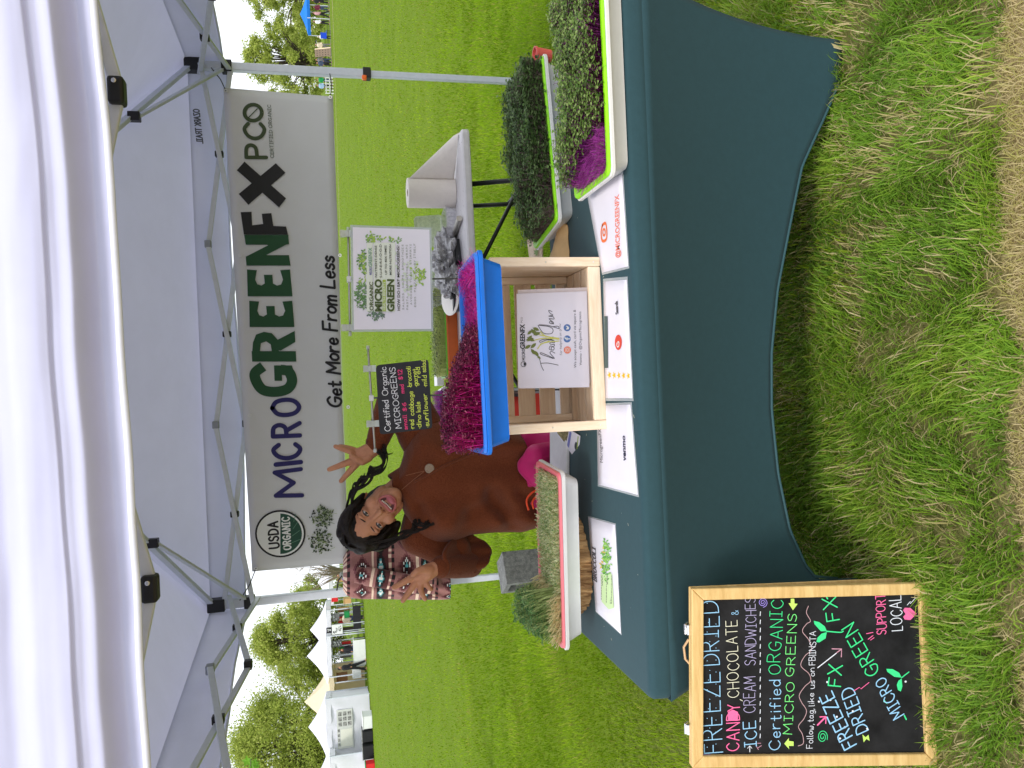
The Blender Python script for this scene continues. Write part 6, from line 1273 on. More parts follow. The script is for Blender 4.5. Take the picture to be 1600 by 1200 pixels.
for w_, e_ in ((wL, eL), (wR, eR)):
    m_ = MB(); d = (w_ - e_).normalized(); c = e_.lerp(w_, .93); m_.tube([c - d * .012, c - d * .004, c + d * .006], [.040, .0425, .040], 18); m_.build('cuff', FLEECE, woman, smooth=True)
# seam, button, loop on the poncho front
dgp = bpy.context.evaluated_depsgraph_get()
def on_poncho(x, y, off=.003):
    o = Vector((0, 0, EYE)) - po.matrix_world.translation - BASE[woman.name] * 0; r_ = ray(x, y).normalized(); loc = Vector(woman.location); ok, p, n, fi = po.ray_cast(Vector((0, 0, EYE)) - loc, r_, distance=10)
    return (p + loc - r_ * off) if ok else pY(x, y, 2.82)
bpy.context.view_layer.update()
m_ = MB(); m_.tube([V3(p) for p in catmull([on_poncho(*q) for q in ((648, 752), (668, 742), (690, 730), (712, 720), (738, 710), (762, 703), (785, 692), (798, 684))], 6)], .005, 8); m_.build('seam', FLEECE, woman, smooth=True)
bc = on_poncho(671, 732, .008); m_ = MB(); T = Matrix.Translation(bc) @ Matrix.Rotation(math.radians(90), 4, 'X'); m_.lathe([(.0145, -.003), (.0175, 0), (.0175, .003), (.013, .0045), (.0125, .0035), (.002, .0032)], (0, 0, 0), 24); m_.v = [tuple(T @ Vector(v)) for v in m_.v]; m_.build('button', M('carved_button', lin(206, 190, 170), .5, .35, 200, rgb2=lin(150, 120, 96), bump=.8, bscale=260), woman)
m_ = MB(); m_.tube([V3(p) for p in catmull([on_poncho(*q, .005) for q in ((628, 765), (648, 748), (662, 737), (658, 737), (634, 743))], 5)], .0012, 5); m_.build('button_cord', M('leather_cord', lin(150, 96, 66), .8, .1), woman)
# jacket tied round the waist
MAG = M('magenta_shell', lin(200, 22, 104), .55, .08, 12, bump=.15, bscale=40, sheen=.1); m_ = MB(); loops = []
for k in range(22):
    z = .80 - .34 * k / 21; lp = []
    for j in range(72):
        a = 2 * math.pi * j / 72; f = 1 + .10 * noise.noise(Vector((math.cos(a) * 3, math.sin(a) * 3, z * 9))) + .07 * math.sin(6 * a + z * 30) + .05 * math.sin(11 * a - z * 22)
        lp.append(Vector((-.345 + (.175 + .03 * math.sin(math.pi * k / 21)) * f * math.cos(a), 2.975 + (.165 + .03 * math.sin(math.pi * k / 21)) * f * math.sin(a), z)))
    loops.append(lp)
m_.loft(loops, cap0=True, cap1=True); jk = m_.build('tied_jacket', MAG, woman, smooth=True, mods=[('SUBSURF', dict(levels=1, render_levels=1))])
m_ = MB(); m_.chain([pY(826, 728, 2.80), pY(842, 742, 2.775), pY(866, 760, 2.77), pY(890, 764, 2.79)], [.045, .05, .042, .034], 14); m_.chain([pY(826, 730, 2.80), pY(838, 712, 2.79), pY(862, 704, 2.80)], [.042, .046, .036], 14)
m_.build('tied_sleeves', MAG, woman, smooth=True, mods=[('REMESH', dict(mode='VOXEL', voxel_size=.007)), ('SMOOTH', dict(factor=.5, iterations=3))])
for q in (((846, 762), (830, 771), (823, 782), (826, 797)), ((848, 772), (837, 777), (832, 785), (834, 795))): m_ = MB(); m_.tube([V3(p) for p in catmull([pY(*p, 2.765) for p in q], 6)], .004, 6); m_.build('piping', M('orange_piping', lin(246, 84, 40), .6, .05), woman, smooth=True)
# trousers and shoes
PUR = M('purple_cloth', lin(78, 40, 140), .8, .1, 30); m_ = MB()
m_.caps(hip + Vector((-.02, 0, .06)), hip, .13, .15, 16)
for s in (-1, 1): m_.chain([hip + Vector((s * .08, 0, -.02)), Vector((-.40 + s * .10, 3.0, .44)), Vector((-.40 + s * .12, 3.05, .12))], [.105, .078, .062], 16)
m_.build('trousers', PUR, woman, smooth=True, mods=[('REMESH', dict(mode='VOXEL', voxel_size=.01)), ('SMOOTH', dict(factor=.5, iterations=3))])
for s in (-1, 1): m_ = MB(); m_.ell((-.40 + s * .13, 2.97, .042), (.046, .125, .042), nu=16, nv=10); m_.build('shoe', BLACKP, woman, smooth=True)
# ------------------------------------------------------------------ far edge of the field
def leafcloud(parent, mat, centers, n, size, seed, name='foliage'):
    """many leaf-sized quads round the branch ends"""
    r = np.random.default_rng(seed); C = np.array([c[0] for c in centers], float); R = np.array([c[1] for c in centers], float)
    k = r.integers(0, len(C), n); d = r.normal(size=(n, 3)); d /= np.linalg.norm(d, axis=1)[:, None]; rad = R[k] * np.abs(r.normal(.55, .38, n))
    P = C[k] + d * rad[:, None] * np.array([1, 1, .85])
    a = r.normal(size=(n, 3)); a /= np.linalg.norm(a, axis=1)[:, None]; b = np.cross(a, r.normal(size=(n, 3))); b /= np.linalg.norm(b, axis=1)[:, None]
    s = size * (.6 + .8 * r.random(n))[:, None]; a *= s; b *= s * .6
    V = np.stack([P - a, P + b * .9, P + a, P - b * .9], 1).reshape(-1, 3); bs = BASE[parent.name]; V -= np.array(bs)
    me = bpy.data.meshes.new(name); me.vertices.add(n * 4); me.vertices.foreach_set('co', V.reshape(-1).astype(np.float32)); me.loops.add(n * 4); me.loops.foreach_set('vertex_index', np.arange(n * 4, dtype=np.int32)); me.polygons.add(n); me.polygons.foreach_set('loop_start', np.arange(0, n * 4, 4, dtype=np.int32)); me.update(calc_edges=True)
    tn = np.clip(r.normal(.5, .22, n) + (r.random(len(C))[k] - .5) * .35, 0, 1); at = me.attributes.new('tint', 'FLOAT', 'POINT'); at.data.foreach_set('value', np.repeat(tn, 4).astype(np.float32))
    me.materials.append(mat); o = bpy.data.objects.new(name, me); COL.objects.link(o); o.parent = parent; BASE[o.name] = bs; return props(o, kind='stuff')
LEAF = MT('spring_leaf', [(0, (.19, .25, .05)), (.4, (.37, .45, .085)), (.75, (.50, .56, .13)), (1, (.62, .64, .22))], .7, transl=.5, spec=.1)
TRUNK = M('tree_bark', (.075, .058, .042), .95, .4, 3, bump=1, bscale=12)
def tree(name, label, X, Y, h, spread, seed, nleaf=9000, size=.17, low=.14, dens=46, gap=1.0):
    t = thing(name, label, 'tree', (X, Y, 0), 'trees along the far edge of the field'); r = random.Random(seed); m_ = MB(); m_.tube([(X, Y, 0), (X + r.uniform(-.1, .1), Y, h * .12), (X + r.uniform(-.2, .2), Y, h * .3)], [h * .030, h * .022, h * .018], 9)
    cs = []; lim = MB()
    for i in range(dens):
        a = r.uniform(0, 6.28); z = h * (low + (1 - low) * r.random() ** .85); k = (z / h - low) / (1 - low); rr = spread * (math.sin(math.pi * min(1, k * .80 + .18)) ** .8) * math.sqrt(r.uniform(.08, 1)); p = Vector((X + rr * math.cos(a), Y + rr * math.sin(a), z * .95)); cs.append((tuple(p), spread * r.uniform(.12, .25) * gap))
        if i % 2 == 0:
            s_ = Vector((X, Y, h * r.uniform(.12, .3))); mid = s_.lerp(p, .5) + Vector((0, 0, h * .06)); lim.tube([s_, mid, p], [h * .012, h * .007, h * .002], 5)
    m_.build('trunk', TRUNK, t, smooth=True); lim.build('limbs', TRUNK, t, smooth=True, kind='stuff'); leafcloud(t, LEAF, cs, nleaf, size, seed)
    return t
def at_h(y, d):   # ground point at distance d seen at photo row y
    r_ = ray(540, y); return r_.x / r_.y * d, d
def tree_at(ycen, xtop, d, halfpx, name, label, seed, **k):
    X, Y = at_h(ycen, d); top = pY(xtop, ycen, d).z; tree(name, label, X, Y, top, halfpx * d / FPX * 1.02, seed, **k)
tree_at(1150, 364, 66, 118, 'leafy_tree', 'broad leafy tree behind the white walled tent, tallest on the left', 1, nleaf=80000, size=.095, dens=190, gap=1.15)
tree_at(985, 392, 70, 70, 'leafy_tree', 'rounded leafy tree behind the pair of white peaked tents', 2, nleaf=46000, size=.095, dens=130, gap=1.15)
tree_at(1290, 372, 74, 100, 'leafy_tree', 'leafy tree at the far left edge of the field', 3, nleaf=16000, size=.13, dens=80)
tree_at(925, 455, 92, 34, 'leafy_tree', 'low leafy tree just left of the rear left tent leg', 4, nleaf=11000, size=.12)
tree_at(98, 378, 96, 62, 'leafy_tree', 'airy pale tree just right of the rear right tent leg', 5, nleaf=26000, size=.13, dens=110, gap=.8)
tree_at(-12, 366, 98, 66, 'leafy_tree', 'airy pale tree at the right edge above the blue sunshade', 6, nleaf=24000, size=.13, dens=100, gap=.85)
tree_at(190, 400, 104, 50, 'leafy_tree', 'leafy tree hidden behind the right end of the banner', 7, nleaf=7000, size=.26)
tree_at(60, 455, 125, 90, 'leafy_tree', 'low dark bushy tree far behind the market crowd', 8, nleaf=16000, size=.18, low=.02)
# bare twiggy shrub
X, Y = at_h(893, 60); tw = thing('bare_tree', 'thin bare branched tree between the banner and the tent leg', 'tree', (X, Y, 0)); m_ = MB(); r = random.Random(77)
m_.tube([(X, Y, 0), (X, Y, .9)], [.10, .08], 7); m_.build('trunk', TRUNK, tw); m_ = MB()
for i in range(26):
    a = r.uniform(0, 6.28); L = r.uniform(1.6, 4.2); e = Vector((X + L * .42 * math.cos(a), Y + L * .42 * math.sin(a), .8 + L)); s_ = Vector((X, Y, r.uniform(.6, 1.2))); mid = s_.lerp(e, .5) + Vector((r.uniform(-.2, .2), 0, .1)); m_.tube([s_, mid, e], [.05, .03, .01], 5)
    for j in range(3): f = mid.lerp(e, r.uniform(.1, .9)); m_.tube([f, f + Vector((r.uniform(-.7, .7), r.uniform(-.4, .4), r.uniform(.1, .8)))], [.016, .006], 4)
m_.build('branches', M('twig_bark', (.22, .18, .12), .9, .3), tw, kind='stuff')
# maple branch hanging in at the left edge
tk = pY(455, 1330, 7.5); mp_ = thing('maple_tree', 'branch of broad green maple leaves hanging in at the left edge', 'tree', (tk.x, 7.5, 0)); m_ = MB(); m_.tube([(tk.x, 7.5, 0), (tk.x + .02, 7.5, 1.6), (tk.x - .02, 7.5, 3.2)], [.10, .07, .04], 9); m_.build('trunk', TRUNK, mp_, smooth=True)
tip = pY(392, 1186, 7.3); m_ = MB(); m_.tube([(tk.x, 7.5, 2.1), Vector((tk.x, 7.5, 2.1)).lerp(tip, .6) + Vector((0, 0, .12)), tip], [.02, .012, .004], 6); m_.build('branch', TRUNK, mp_)
MAPLE = M('maple_leaf', lin(110, 158, 40), .45, .2, 12, transl=.4); r = random.Random(6)
for i in range(16):
    c = (pY(r.uniform(384, 404), r.uniform(1183, 1215), 7.3 + r.uniform(-.15, .15)) if i < 8 else Vector((tk.x, 7.5, 2.1)).lerp(tip, r.uniform(.1, .7)) + Vector((r.uniform(-.12, .12), r.uniform(-.1, .1), r.uniform(-.05, .2)))); s_ = r.uniform(.045, .075); n_ = Vector((r.uniform(-.5, .5), -1, r.uniform(-.2, .9))).normalized(); ux = n_.orthogonal().normalized(); uy = n_.cross(ux); rot = r.uniform(0, 6.28)
    m_ = MB(); m_.v = [tuple(c + (ux * math.cos(rot + q * math.pi / 5) + uy * math.sin(rot + q * math.pi / 5)) * s_ * (1.0 if q % 2 == 0 else .5) + n_ * .006 * (q % 2)) for q in range(10)] + [tuple(c - n_ * .008)]; m_.f = [(q, (q + 1) % 10, 10) for q in range(10)]; m_.m = [0] * 10; m_.build('leaf', MAPLE, mp_)
# paths
def strip(name, mt, pts, w, z):
    m_ = MB(); P_ = [Vector(p) for p in pts]; L, R = [], []
    for i, p in enumerate(P_):
        d = (P_[min(i + 1, len(P_) - 1)] - P_[max(i - 1, 0)]).normalized(); sd = Vector((-d.y, d.x, 0)) * w / 2; L.append(p + sd + Vector((0, 0, z))); R.append(p - sd + Vector((0, 0, z)))
    n = len(P_); m_.add(L + R, [(n + i, n + i + 1, i + 1, i) for i in range(n - 1)]); m_.build(name, mt, kind='structure')
strip('path', M('asphalt', (.13, .125, .12), .95, .15, .8), [(-60, 140, 0), (0, 100, 0), (30, 82, 0), (60, 76, 0), (140, 70, 0)], 3.0, .006)
strip('dirt_path', M('dry_earth', (.36, .30, .16), .95, .2, .5), [(14, 76, 0), (30, 66, 0), (60, 62, 0), (140, 58, 0)], 1.1, .010)
# ---- tents across the field
WT = M('white_tent_cloth', lin(232, 232, 242), .8, .03, 2, transl=.15, bump=.3, bscale=2); CT_ = M('cream_tent_cloth', lin(228, 212, 178), .8, .04, 2, transl=.15); BLUET = M('blue_tent_cloth', lin(20, 120, 220), .8, .05, 2, transl=.15)
def far_tent(label, cpx, d, w, eave, peak, cloth, ang=0, walls=(), cat='market tent', valance=.3, name='market_tent', depth=None):
    X, Y = at_h(cpx, d); dp = depth or w; t = thing(name, label, cat, (X, Y, 0), 'tents across the field'); ca, sa = math.cos(ang), math.sin(ang)
    def q(u, v, z): return Vector((X + u * ca - v * sa, Y + u * sa + v * ca, z))
    hw, hd = w / 2, dp / 2; cn = [q(-hw, -hd, eave), q(hw, -hd, eave), q(hw, hd, eave), q(-hw, hd, eave)]; pk = q(0, 0, peak); m_ = MB()
    for k in range(4):
        a, b_ = cn[k], cn[(k + 1) % 4]
        def fn(u, v, a=a, b_=b_): p = a.lerp(b_, u).lerp(pk, v); p.z -= (peak - eave) * .16 * math.sin(math.pi * v) * .8; return p
        m_.grid(fn, 6, 6)
    m_.build('roof', cloth, t, smooth=True)
    for k in range(4):
        a, b_ = cn[k], cn[(k + 1) % 4]; m_ = MB(); m_.grid(lambda u, v: a.lerp(b_, u) + Vector((.03 * math.sin(u * 17 + k), .03 * math.cos(u * 13), -valance * v - .02 * math.sin(u * 31) * v)), 14, 2); m_.build('valance', cloth, t, smooth=True)
        m_ = MB(); m_.bar((a.x * .985 + pk.x * .015, a.y * .985 + pk.y * .015, 0), (a.x * .985 + pk.x * .015, a.y * .985 + pk.y * .015, eave), .06); m_.build('leg', STEEL, t)
    for k in walls:
        a, b_ = cn[k], cn[(k + 1) % 4]; m_ = MB(); nn = Vector((b_.y - a.y, a.x - b_.x, 0)).normalized()
        def fw(u, v): p = a.lerp(b_, .01 + .98 * u); p.z = eave - .05 - (eave - .08) * v; return p - nn * .05 + nn * (.05 * noise.noise(Vector((u * 7 + k * 3, v * 3 + u * 2, X))) + .03 * math.sin(u * 15 + v * 3))
        m_.grid(fw, 28, 14); m_.build('side_wall', cloth, t, smooth=True)
    return t, q, (hw, hd)
dT = 47.5
tW, qW, hW = far_tent('large white tent with closed walls and a panelled front window', 1128, dT, 3.3, 2.55, 3.62, WT, math.radians(14), (0, 1, 2, 3), name='walled_tent')
# the window: a clear sheet with muntins, and a pale panel
m_ = MB(); W0 = [qW(-1.15, -hW[1] - .02, 1.05), qW(.95, -hW[1] - .02, 1.05), qW(.95, -hW[1] - .02, 1.95), qW(-1.15, -hW[1] - .02, 1.95)]; nT = (W0[1] - W0[0]).cross(W0[3] - W0[0]).normalized(); m_.prism(W0, nT, .01); win = m_.build('window', M('window_film', lin(206, 208, 204), .2, .05, 3), tW)
m_ = MB()
for i in range(3):
    for j in range(3):
        a = qW(.05 + i * .28, -hW[1] - .034, 1.12 + j * .27); b_ = qW(.27 + i * .28, -hW[1] - .034, 1.32 + j * .27); c_ = qW(.27 + i * .28, -hW[1] - .034, 1.12 + j * .27); d_ = qW(.05 + i * .28, -hW[1] - .034, 1.32 + j * .27); k = MB(); k.prism([a, c_, b_, d_], nT, .004); k.build('pane', M('dark_goods', (.10, .10, .09), .6, .9, 14, rgb2=(.5, .5, .48)), win)
k = MB(); k.prism([qW(-1.05, -hW[1] - .034, 1.10), qW(-.12, -hW[1] - .034, 1.10), qW(-.12, -hW[1] - .034, 1.75), qW(-1.05, -hW[1] - .034, 1.75)], nT, .004); k.build('pane', M('pale_goods', lin(226, 226, 214), .6, .05), win)
for i in range(4): k = MB(); k.prism([qW(-1.0 + i * .25, -hW[1] - .034, 1.80), qW(-.85 + i * .25, -hW[1] - .034, 1.80), qW(-.85 + i * .25, -hW[1] - .034, 1.92), qW(-1.0 + i * .25, -hW[1] - .034, 1.92)], nT, .004); k.build('pane', M('dark_goods', (.10, .10, .09), .6, .9, 14), win)
far_tent('cream peaked tent behind the white walled tent', 1088, 52, 3.6, 2.35, 4.0, CT_, .1, (2, 3)); 
tA_, qA, hA = far_tent('white peaked tent just left of the cream tent, with racks under it', 1018, 52, 3.0, 2.45, 3.72, WT, .05, ())
far_tent('white peaked tent nearest to the rear left tent leg, with goods under it', 978, 53, 3.0, 2.4, 3.5, WT, .05, ())
far_tent('small white peaked tent seen between banner and tent leg', 906, 62, 3.0, 2.25, 3.1, WT, 0, ())
far_tent('white tent whose corner shows at the left edge of the view', 1215, 45, 3.2, 2.4, 3.4, WT, .2, (0, 3))
far_tent('blue peaked sunshade among the crowd across the field', 27, 84, 2.9, 2.25, 3.0, BLUET, .2, ())
far_tent('white tent at the right edge across the field', -22, 86, 3.2, 2.3, 3.3, WT, 0, ())
# ---- goods and furniture under those tents
def goods(name, label, cat, x0, x1, y0, y1, d, dep, mt, group=None, bev=.02):
    """a stand of goods seen between photo rows/columns (x: height, y: width) at distance d"""
    a, b_ = pY(x0, y1, d), pY(x1, y0, d); t = thing(name, label, cat, ((a.x + b_.x) / 2, d, max(0, min(a.z, b_.z))), group); return t, min(a.x, b_.x), max(a.x, b_.x), max(0, min(a.z, b_.z)), max(a.z, b_.z)
def crate_like(name, label, cat, x0, x1, y0, y1, d, dep, mt, mt2=None, top=True, group=None):
    t, X0, X1, Z0, Z1 = goods(name, label, cat, x0, x1, y0, y1, d, dep, mt, group); m_ = MB(); m_.box((X0, d, Z0), (X1, d + dep, Z1)); m_.build('body', mt, t, bevel=.03)
    m_ = MB(); m_.box((X0 - .02, d - .02, Z1), (X1 + .02, d + dep + .02, Z1 + .04)); m_.build('top', mt2 or mt, t, bevel=.01)
    return t
def far_table(label, y0, y1, d, h, mt, drop, cat='table'):
    X0, X1 = sorted((at_h(y0, d)[0], at_h(y1, d)[0])); t = thing('market_table', label, cat, ((X0 + X1) / 2, d, 0), 'tables across the field'); m_ = MB(); m_.box((X0, d, h - .05), (X1, d + .75, h)); m_.build('tabletop', mt, t, bevel=.01)
    m_ = MB(); m_.grid(lambda u, v: Vector((lerp(X0, X1, u), d - .02 + .02 * math.sin(u * 25), h - .05 - drop * v)), 20, 3); m_.build('cloth', mt, t, smooth=True)
    for u in (.05, .95):
        for v in (.05, .7): m_ = MB(); m_.bar((lerp(X0, X1, u), d + v, 0), (lerp(X0, X1, u), d + v, h - .05), .04); m_.build('leg', TUBE, t)
    return t
BLKC, WHC, TANC, REDC, GRNC, GRYC, BRNC = M('black_cloth', (.014, .014, .018), .8, .2, 4), M('white_cloth', lin(226, 228, 230), .8, .04, 4), M('tan_card', lin(200, 160, 110), .9, .1, 3), M('red_cloth', lin(214, 36, 40), .7, .1, 3), M('green_cloth', lin(24, 140, 74), .7, .1, 3), M('grey_cloth', lin(120, 120, 120), .8, .3, 3), M('brown_card', lin(146, 104, 68), .9, .1, 3)
far_table('white clothed table standing in front of the racks', 1002, 1042, 49.6, .78, WHC, .7); far_table('dark low table under the tent nearest the leg', 948, 985, 50.5, .7, BLKC, .45); far_table('white table beside the cream tent wall', 1046, 1062, 50, .9, WHC, .5)
crate_like('storage_bin', 'white storage box on the grass in front of the walled tent', 'box', 568, 589, 1117, 1140, 43.5, .8, WHC, group='boxes in front of the walled tent'); crate_like('storage_bin', 'black storage bin beside the white box', 'bin', 567, 590, 1141, 1161, 43.4, .8, BLKC, GRYC, group='boxes in front of the walled tent'); crate_like('storage_bin', 'black storage bin nearest the left edge of the row', 'bin', 568, 592, 1163, 1188, 43.2, .8, BLKC, GRYC, group='boxes in front of the walled tent')
crate_like('dark_cabinet', 'black cabinet beside the walled tent at the left edge', 'cabinet', 553, 592, 1178, 1199, 45, .7, BLKC); crate_like('cooler', 'red picnic cooler at the left edge of the grass', 'cooler', 572, 588, 1192, 1204, 42.5, .5, REDC, GRNC)
crate_like('cardboard_box', 'brown cardboard box stacked inside the cream tent', 'box', 527, 543, 1053, 1066, 51.6, .5, BRNC, group='boxes by the cream tent'); crate_like('cardboard_box', 'tan cardboard box on the ground inside the cream tent', 'box', 556, 566, 1048, 1060, 51, .5, TANC, group='boxes by the cream tent'); crate_like('cardboard_box', 'tan cardboard box under the tent nearest the leg', 'box', 538, 549, 935, 944, 51, .5, TANC)
crate_like('red_crate', 'red crate high on a stand under the tent nearest the leg', 'crate', 519, 528, 932, 941, 52, .4, REDC); crate_like('green_chair_bag', 'green bag hanging low under the tent nearest the leg', 'bag', 539, 546, 956, 966, 51, .4, GRNC)
# display boards
def board(label, x0, x1, y0, y1, d, mt, marks):
    t, X0, X1, Z0, Z1 = goods('display_board', label, 'display board', x0, x1, y0, y1, d, .1, mt, 'display boards under the far tents'); m_ = MB(); m_.box((X0, d, Z0), (X1, d + .05, Z1)); m_.build('panel', mt, t, bevel=.01); m_ = MB(); r = random.Random(x0)
    for i in range(marks): x, z = r.uniform(X0 + .06, X1 - .14), r.uniform(Z0 + .06, Z1 - .1); m_.box((x, d - .02, z), (x + r.uniform(.05, .12), d - .003, z + .05))
    m_.build('marks', GRYC if mt is WHC else WHC, t, kind='stuff')
    for u in (.05, .95): m_ = MB(); m_.bar((lerp(X0, X1, u), d + .08, 0), (lerp(X0, X1, u), d + .08, Z0 + .1), .04); m_.build('leg', STEEL, t)
board('white board with dark marks under the far tents', 519, 535, 975, 992, 50.4, WHC, 14); board('black board with pale marks beside the white one', 510, 519, 980, 990, 50.5, BLKC, 6); board('dark board of small goods under the far tents', 518, 534, 1000, 1012, 51.4, GRYC, 10); board('pale board with goods left of the dark one', 512, 530, 958, 972, 51.8, GRYC, 12)
# goods racks
def rack(label, y0, y1, d, seed):
    X0, X1 = sorted((at_h(y0, d)[0], at_h(y1, d)[0])); t = thing('clothes_rack', label, 'rack', ((X0 + X1) / 2, d, 0), 'racks under the far tents'); r = random.Random(seed); m_ = MB(); m_.tube([(X0, d, 0), (X0, d, 1.7), (X1, d, 1.7), (X1, d, 0)], .03, 6); m_.build('frame', STEEL, t)
    n = 7
    for i in range(n):
        x = lerp(X0 + .1, X1 - .1, (i + .5) / n); w = (X1 - X0) / n * .8; L = r.uniform(.7, 1.1); m_ = MB(); m_.loft([[Vector((x + a * w * k / 2, d + b_ * .1 * k, z)) for a, b_ in ((-1, -1), (1, -1), (1, 1), (-1, 1))] for z, k in ((1.66, .2), (1.55, .9), (1.66 - L * .6, .85), (1.66 - L, 1.05))], cap0=True, cap1=True); m_.build('garment', r.choice((GRYC, BRNC, BLKC, WHC, REDC, TANC, GRNC)), t)
rack('rack of mixed garments under the tent nearest the leg', 946, 975, 53.2, 3); rack('rack of mixed garments under the tent next to the cream one', 1000, 1030, 53, 4); rack('rack of mixed garments by the small white tent', 886, 910, 61, 5)
# ---- people
SKN = M('far_skin', lin(190, 140, 112), .7, .05); HRD = M('far_hair', (.02, .014, .01), .8, .2)
def folk(label, y, d, h, top, legs, ang=0, hair=None, stride=.12, x=None):
    X, Y = at_h(y, d); t = thing('person', label, 'person', (X, Y, 0), 'people across the field'); k = h / 1.72; R3 = Matrix.Translation((X, Y, 0)) @ Matrix.Rotation(ang, 4, 'Z') @ Matrix.Scale(k, 4); P_ = lambda *a: R3 @ Vector(a)
    m_ = MB(); m_.ell(P_(0, -.01, 1.60), (.085 * k, .10 * k, .115 * k), nu=10, nv=8); m_.caps(P_(0, 0, 1.42), P_(0, 0, 1.52), .055 * k, .05 * k, 8); m_.caps(P_(0, 0, 1.30), P_(0, 0, .95), .13 * k, .12 * k, 8)
    for s in (-1, 1):
        m_.chain([P_(s * .09, 0, .92), P_(s * .10, -s * stride * .4, .50), P_(s * .10, -s * stride, .08)], [.085 * k, .06 * k, .045 * k], 8); m_.caps(P_(s * .10, -s * stride, .04), P_(s * .11, -s * stride - .14, .035), .04 * k, .03 * k, 8)
        m_.chain([P_(s * .18, 0, 1.38), P_(s * .24, s * .03, 1.12), P_(s * .21, -.12, .90)], [.055 * k, .045 * k, .035 * k], 8)
    m_.build('body', SKN, t, smooth=True, mods=[('REMESH', dict(mode='VOXEL', voxel_size=.025))])
    m_ = MB(); m_.caps(P_(0, 0, 1.36), P_(0, 0, .95), .155 * k, .15 * k, 10); m_.caps(P_(-.14, 0, 1.38), P_(.14, 0, 1.38), .085 * k, .085 * k, 8)
    for s in (-1, 1): m_.chain([P_(s * .18, 0, 1.38), P_(s * .245, s * .03, 1.12), P_(s * .22, -.08, .96)], [.075 * k, .062 * k, .05 * k], 8)
    m_.build('jacket', top, t, smooth=True, mods=[('REMESH', dict(mode='VOXEL', voxel_size=.03))]); m_ = MB()
    for s in (-1, 1): m_.chain([P_(s * .08, 0, .95), P_(s * .10, -s * stride * .4, .50), P_(s * .10, -s * stride, .10)], [.115 * k, .085 * k, .065 * k], 8)
    m_.build('trousers', legs, t, smooth=True, mods=[('REMESH', dict(mode='VOXEL', voxel_size=.03))]); m_ = MB(); m_.ell(P_(0, .02, 1.635), (.096 * k, .108 * k, .105 * k), nu=10, nv=8); m_.build('hair', hair or HRD, t, smooth=True)
DNM, PNK, CRM, GRH = M('denim', lin(60, 72, 100), .8, .15, 3), M('rose_cloth', lin(196, 150, 160), .8, .1, 3), M('cream_cloth', lin(214, 200, 176), .8, .1, 3), M('grey_hair', lin(200, 198, 194), .8, .1)
folk('person all in black walking past the cream tent wall', 1043, 49.4, 1.78, BLKC, BLKC, 1.4, None, .22); folk('person in dark clothes bending at the table under the white tents', 1015, 50.9, 1.6, BLKC, DNM, .6)
for args in (('person in a pale top and dark trousers walking under the blue sunshade', 24, 79, 1.72, PNK, BLKC, .9, None, .25), ('person in black at the right edge of the crowd', 4, 80, 1.75, BLKC, BLKC, 0), ('person in maroon behind the walker under the blue sunshade', 15, 83, 1.7, M('maroon_cloth', lin(110, 40, 60), .8, .1), DNM, 0), ('person in white standing by the sunshade leg', 37, 82, 1.68, WHC, BLKC, .5), ('white haired person sitting near the blue chair', 60, 78, 1.3, WHC, BLKC, 0, GRH, .1), ('person in camouflage beige next to the tilted board', 73, 79, 1.6, CRM, GRYC, 0), ('person in a striped grey top right of the tent leg', 96, 78, 1.62, GRYC, DNM, 0), ('person in denim beside the one in the striped top', 101, 77, 1.55, DNM, BLKC, 0), ('person in green left of the rear right tent leg', 127, 80, 1.6, GRNC, DNM, 0), ('person in pale blue beside the banner edge', 136, 79, 1.6, M('pale_blue_cloth', lin(150, 180, 210), .8, .1), BLKC, 0), ('person in cream at the crate rack', 967, 51.2, 1.6, CRM, DNM, 0), ('person in dark grey beside the small white tent', 898, 59, 1.65, GRYC, BLKC, 0), ('person in bright blue by the small white tent', 905, 58, 1.4, M('bright_blue_cloth', lin(30, 80, 210), .7, .1), BLKC, 0)): folk(*args)
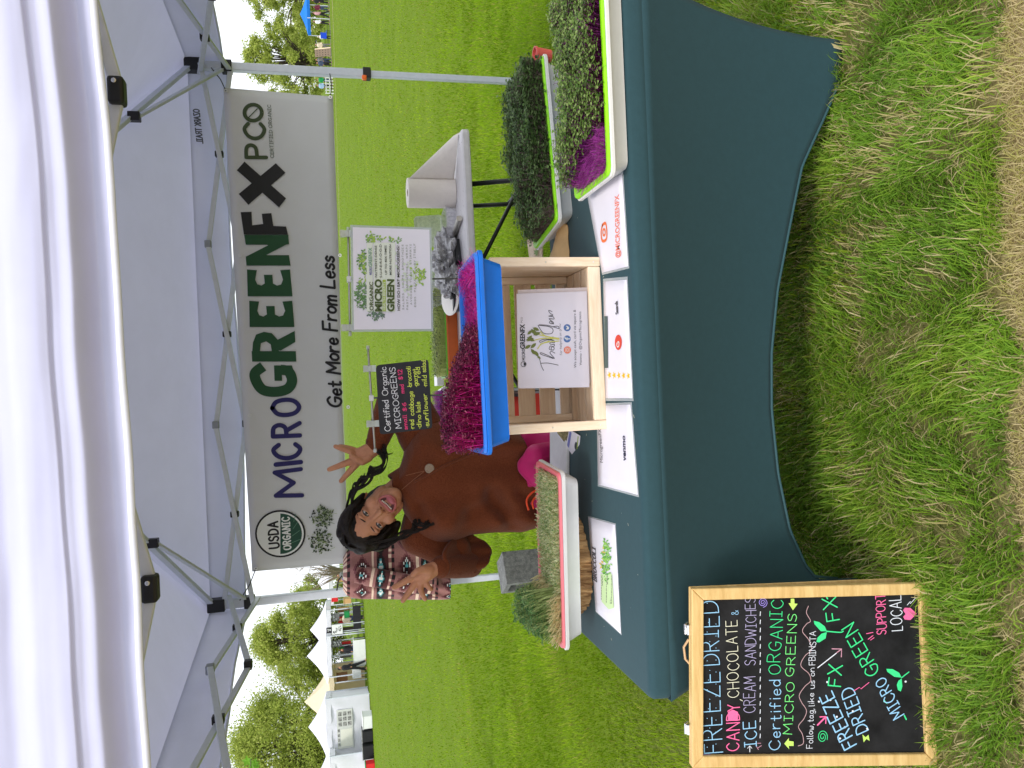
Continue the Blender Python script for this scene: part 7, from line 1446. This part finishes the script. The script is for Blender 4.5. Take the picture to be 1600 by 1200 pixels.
# blue folding chair, tilted board, railing
X, Y = at_h(56, 77.5); fc = thing('folding_chair', 'bright blue folding chair among the crowd', 'chair', (X, Y, 0)); BL2 = M('chair_blue', lin(20, 70, 190), .7, .1)
m_ = MB(); m_.box((X - .3, Y - .25, .42), (X + .3, Y + .25, .47)); m_.build('seat', BL2, fc, bevel=.01); m_ = MB(); m_.box((X - .3, Y + .22, .47), (X + .3, Y + .27, 1.0)); m_.build('back', BL2, fc, bevel=.01)
for sx in (-.28, .28):
    for sy in (-.22, .22): m_ = MB(); m_.bar((X + sx, Y + sy, 0), (X + sx, Y + sy, .42), .04); m_.build('leg', TUBE, fc)
X, Y = at_h(83, 77); tb_ = thing('tilted_board', 'brown tilted board with rows of dark holes and a wooden edge', 'game board', (X, Y, 0)); m_ = MB(); nA = Vector((0, -.94, .34)); up_ = Vector((0, .34, .94)); o_ = Vector((X - .35, Y, .1)); pl = [o_, o_ + Vector((.75, 0, 0)), o_ + Vector((.75, 0, 0)) + up_ * 1.6, o_ + up_ * 1.6]; m_.prism(pl, nA, .05); m_.build('panel', M('peg_board', lin(130, 112, 96), .8, .1), tb_)
for i in range(3):
    for j in range(5): m_ = MB(); c = o_ + Vector((.15 + i * .22, 0, 0)) + up_ * (.25 + j * .28) + nA * .051; m_.prism([c + Vector((.05 * math.cos(q * 1.047), 0, 0)) + up_ * .05 * math.sin(q * 1.047) for q in range(6)], nA, .004); m_.build('hole', BLKC, tb_)
m_ = MB(); m_.bar(pl[1] + nA * .02 + Vector((.04, 0, 0)), pl[2] + nA * .02 + Vector((.04, 0, 0)), .08); m_.build('edge_rail', PINE, tb_); m_ = MB(); m_.bar(pl[2] + Vector((-.3, .1, -.2)), (X, Y + 1.1, 0), .06); m_.build('prop', PINE, tb_)
X0, X1 = at_h(118, 76)[0], at_h(147, 76)[0]; X0, X1 = min(X0, X1), max(X0, X1); rl_ = thing('low_railing', 'low white railing beyond the grass by the banner edge', 'railing', ((X0 + X1) / 2, 76, 0))
for z in (.35, .7): m_ = MB(); m_.bar((X0, 76, z), (X1, 76, z), .06); m_.build('rail', WHC, rl_)
for i in range(7): x = lerp(X0, X1, i / 6); m_ = MB(); m_.bar((x, 76, 0), (x, 76, .8), .06); m_.build('post', WHC, rl_)
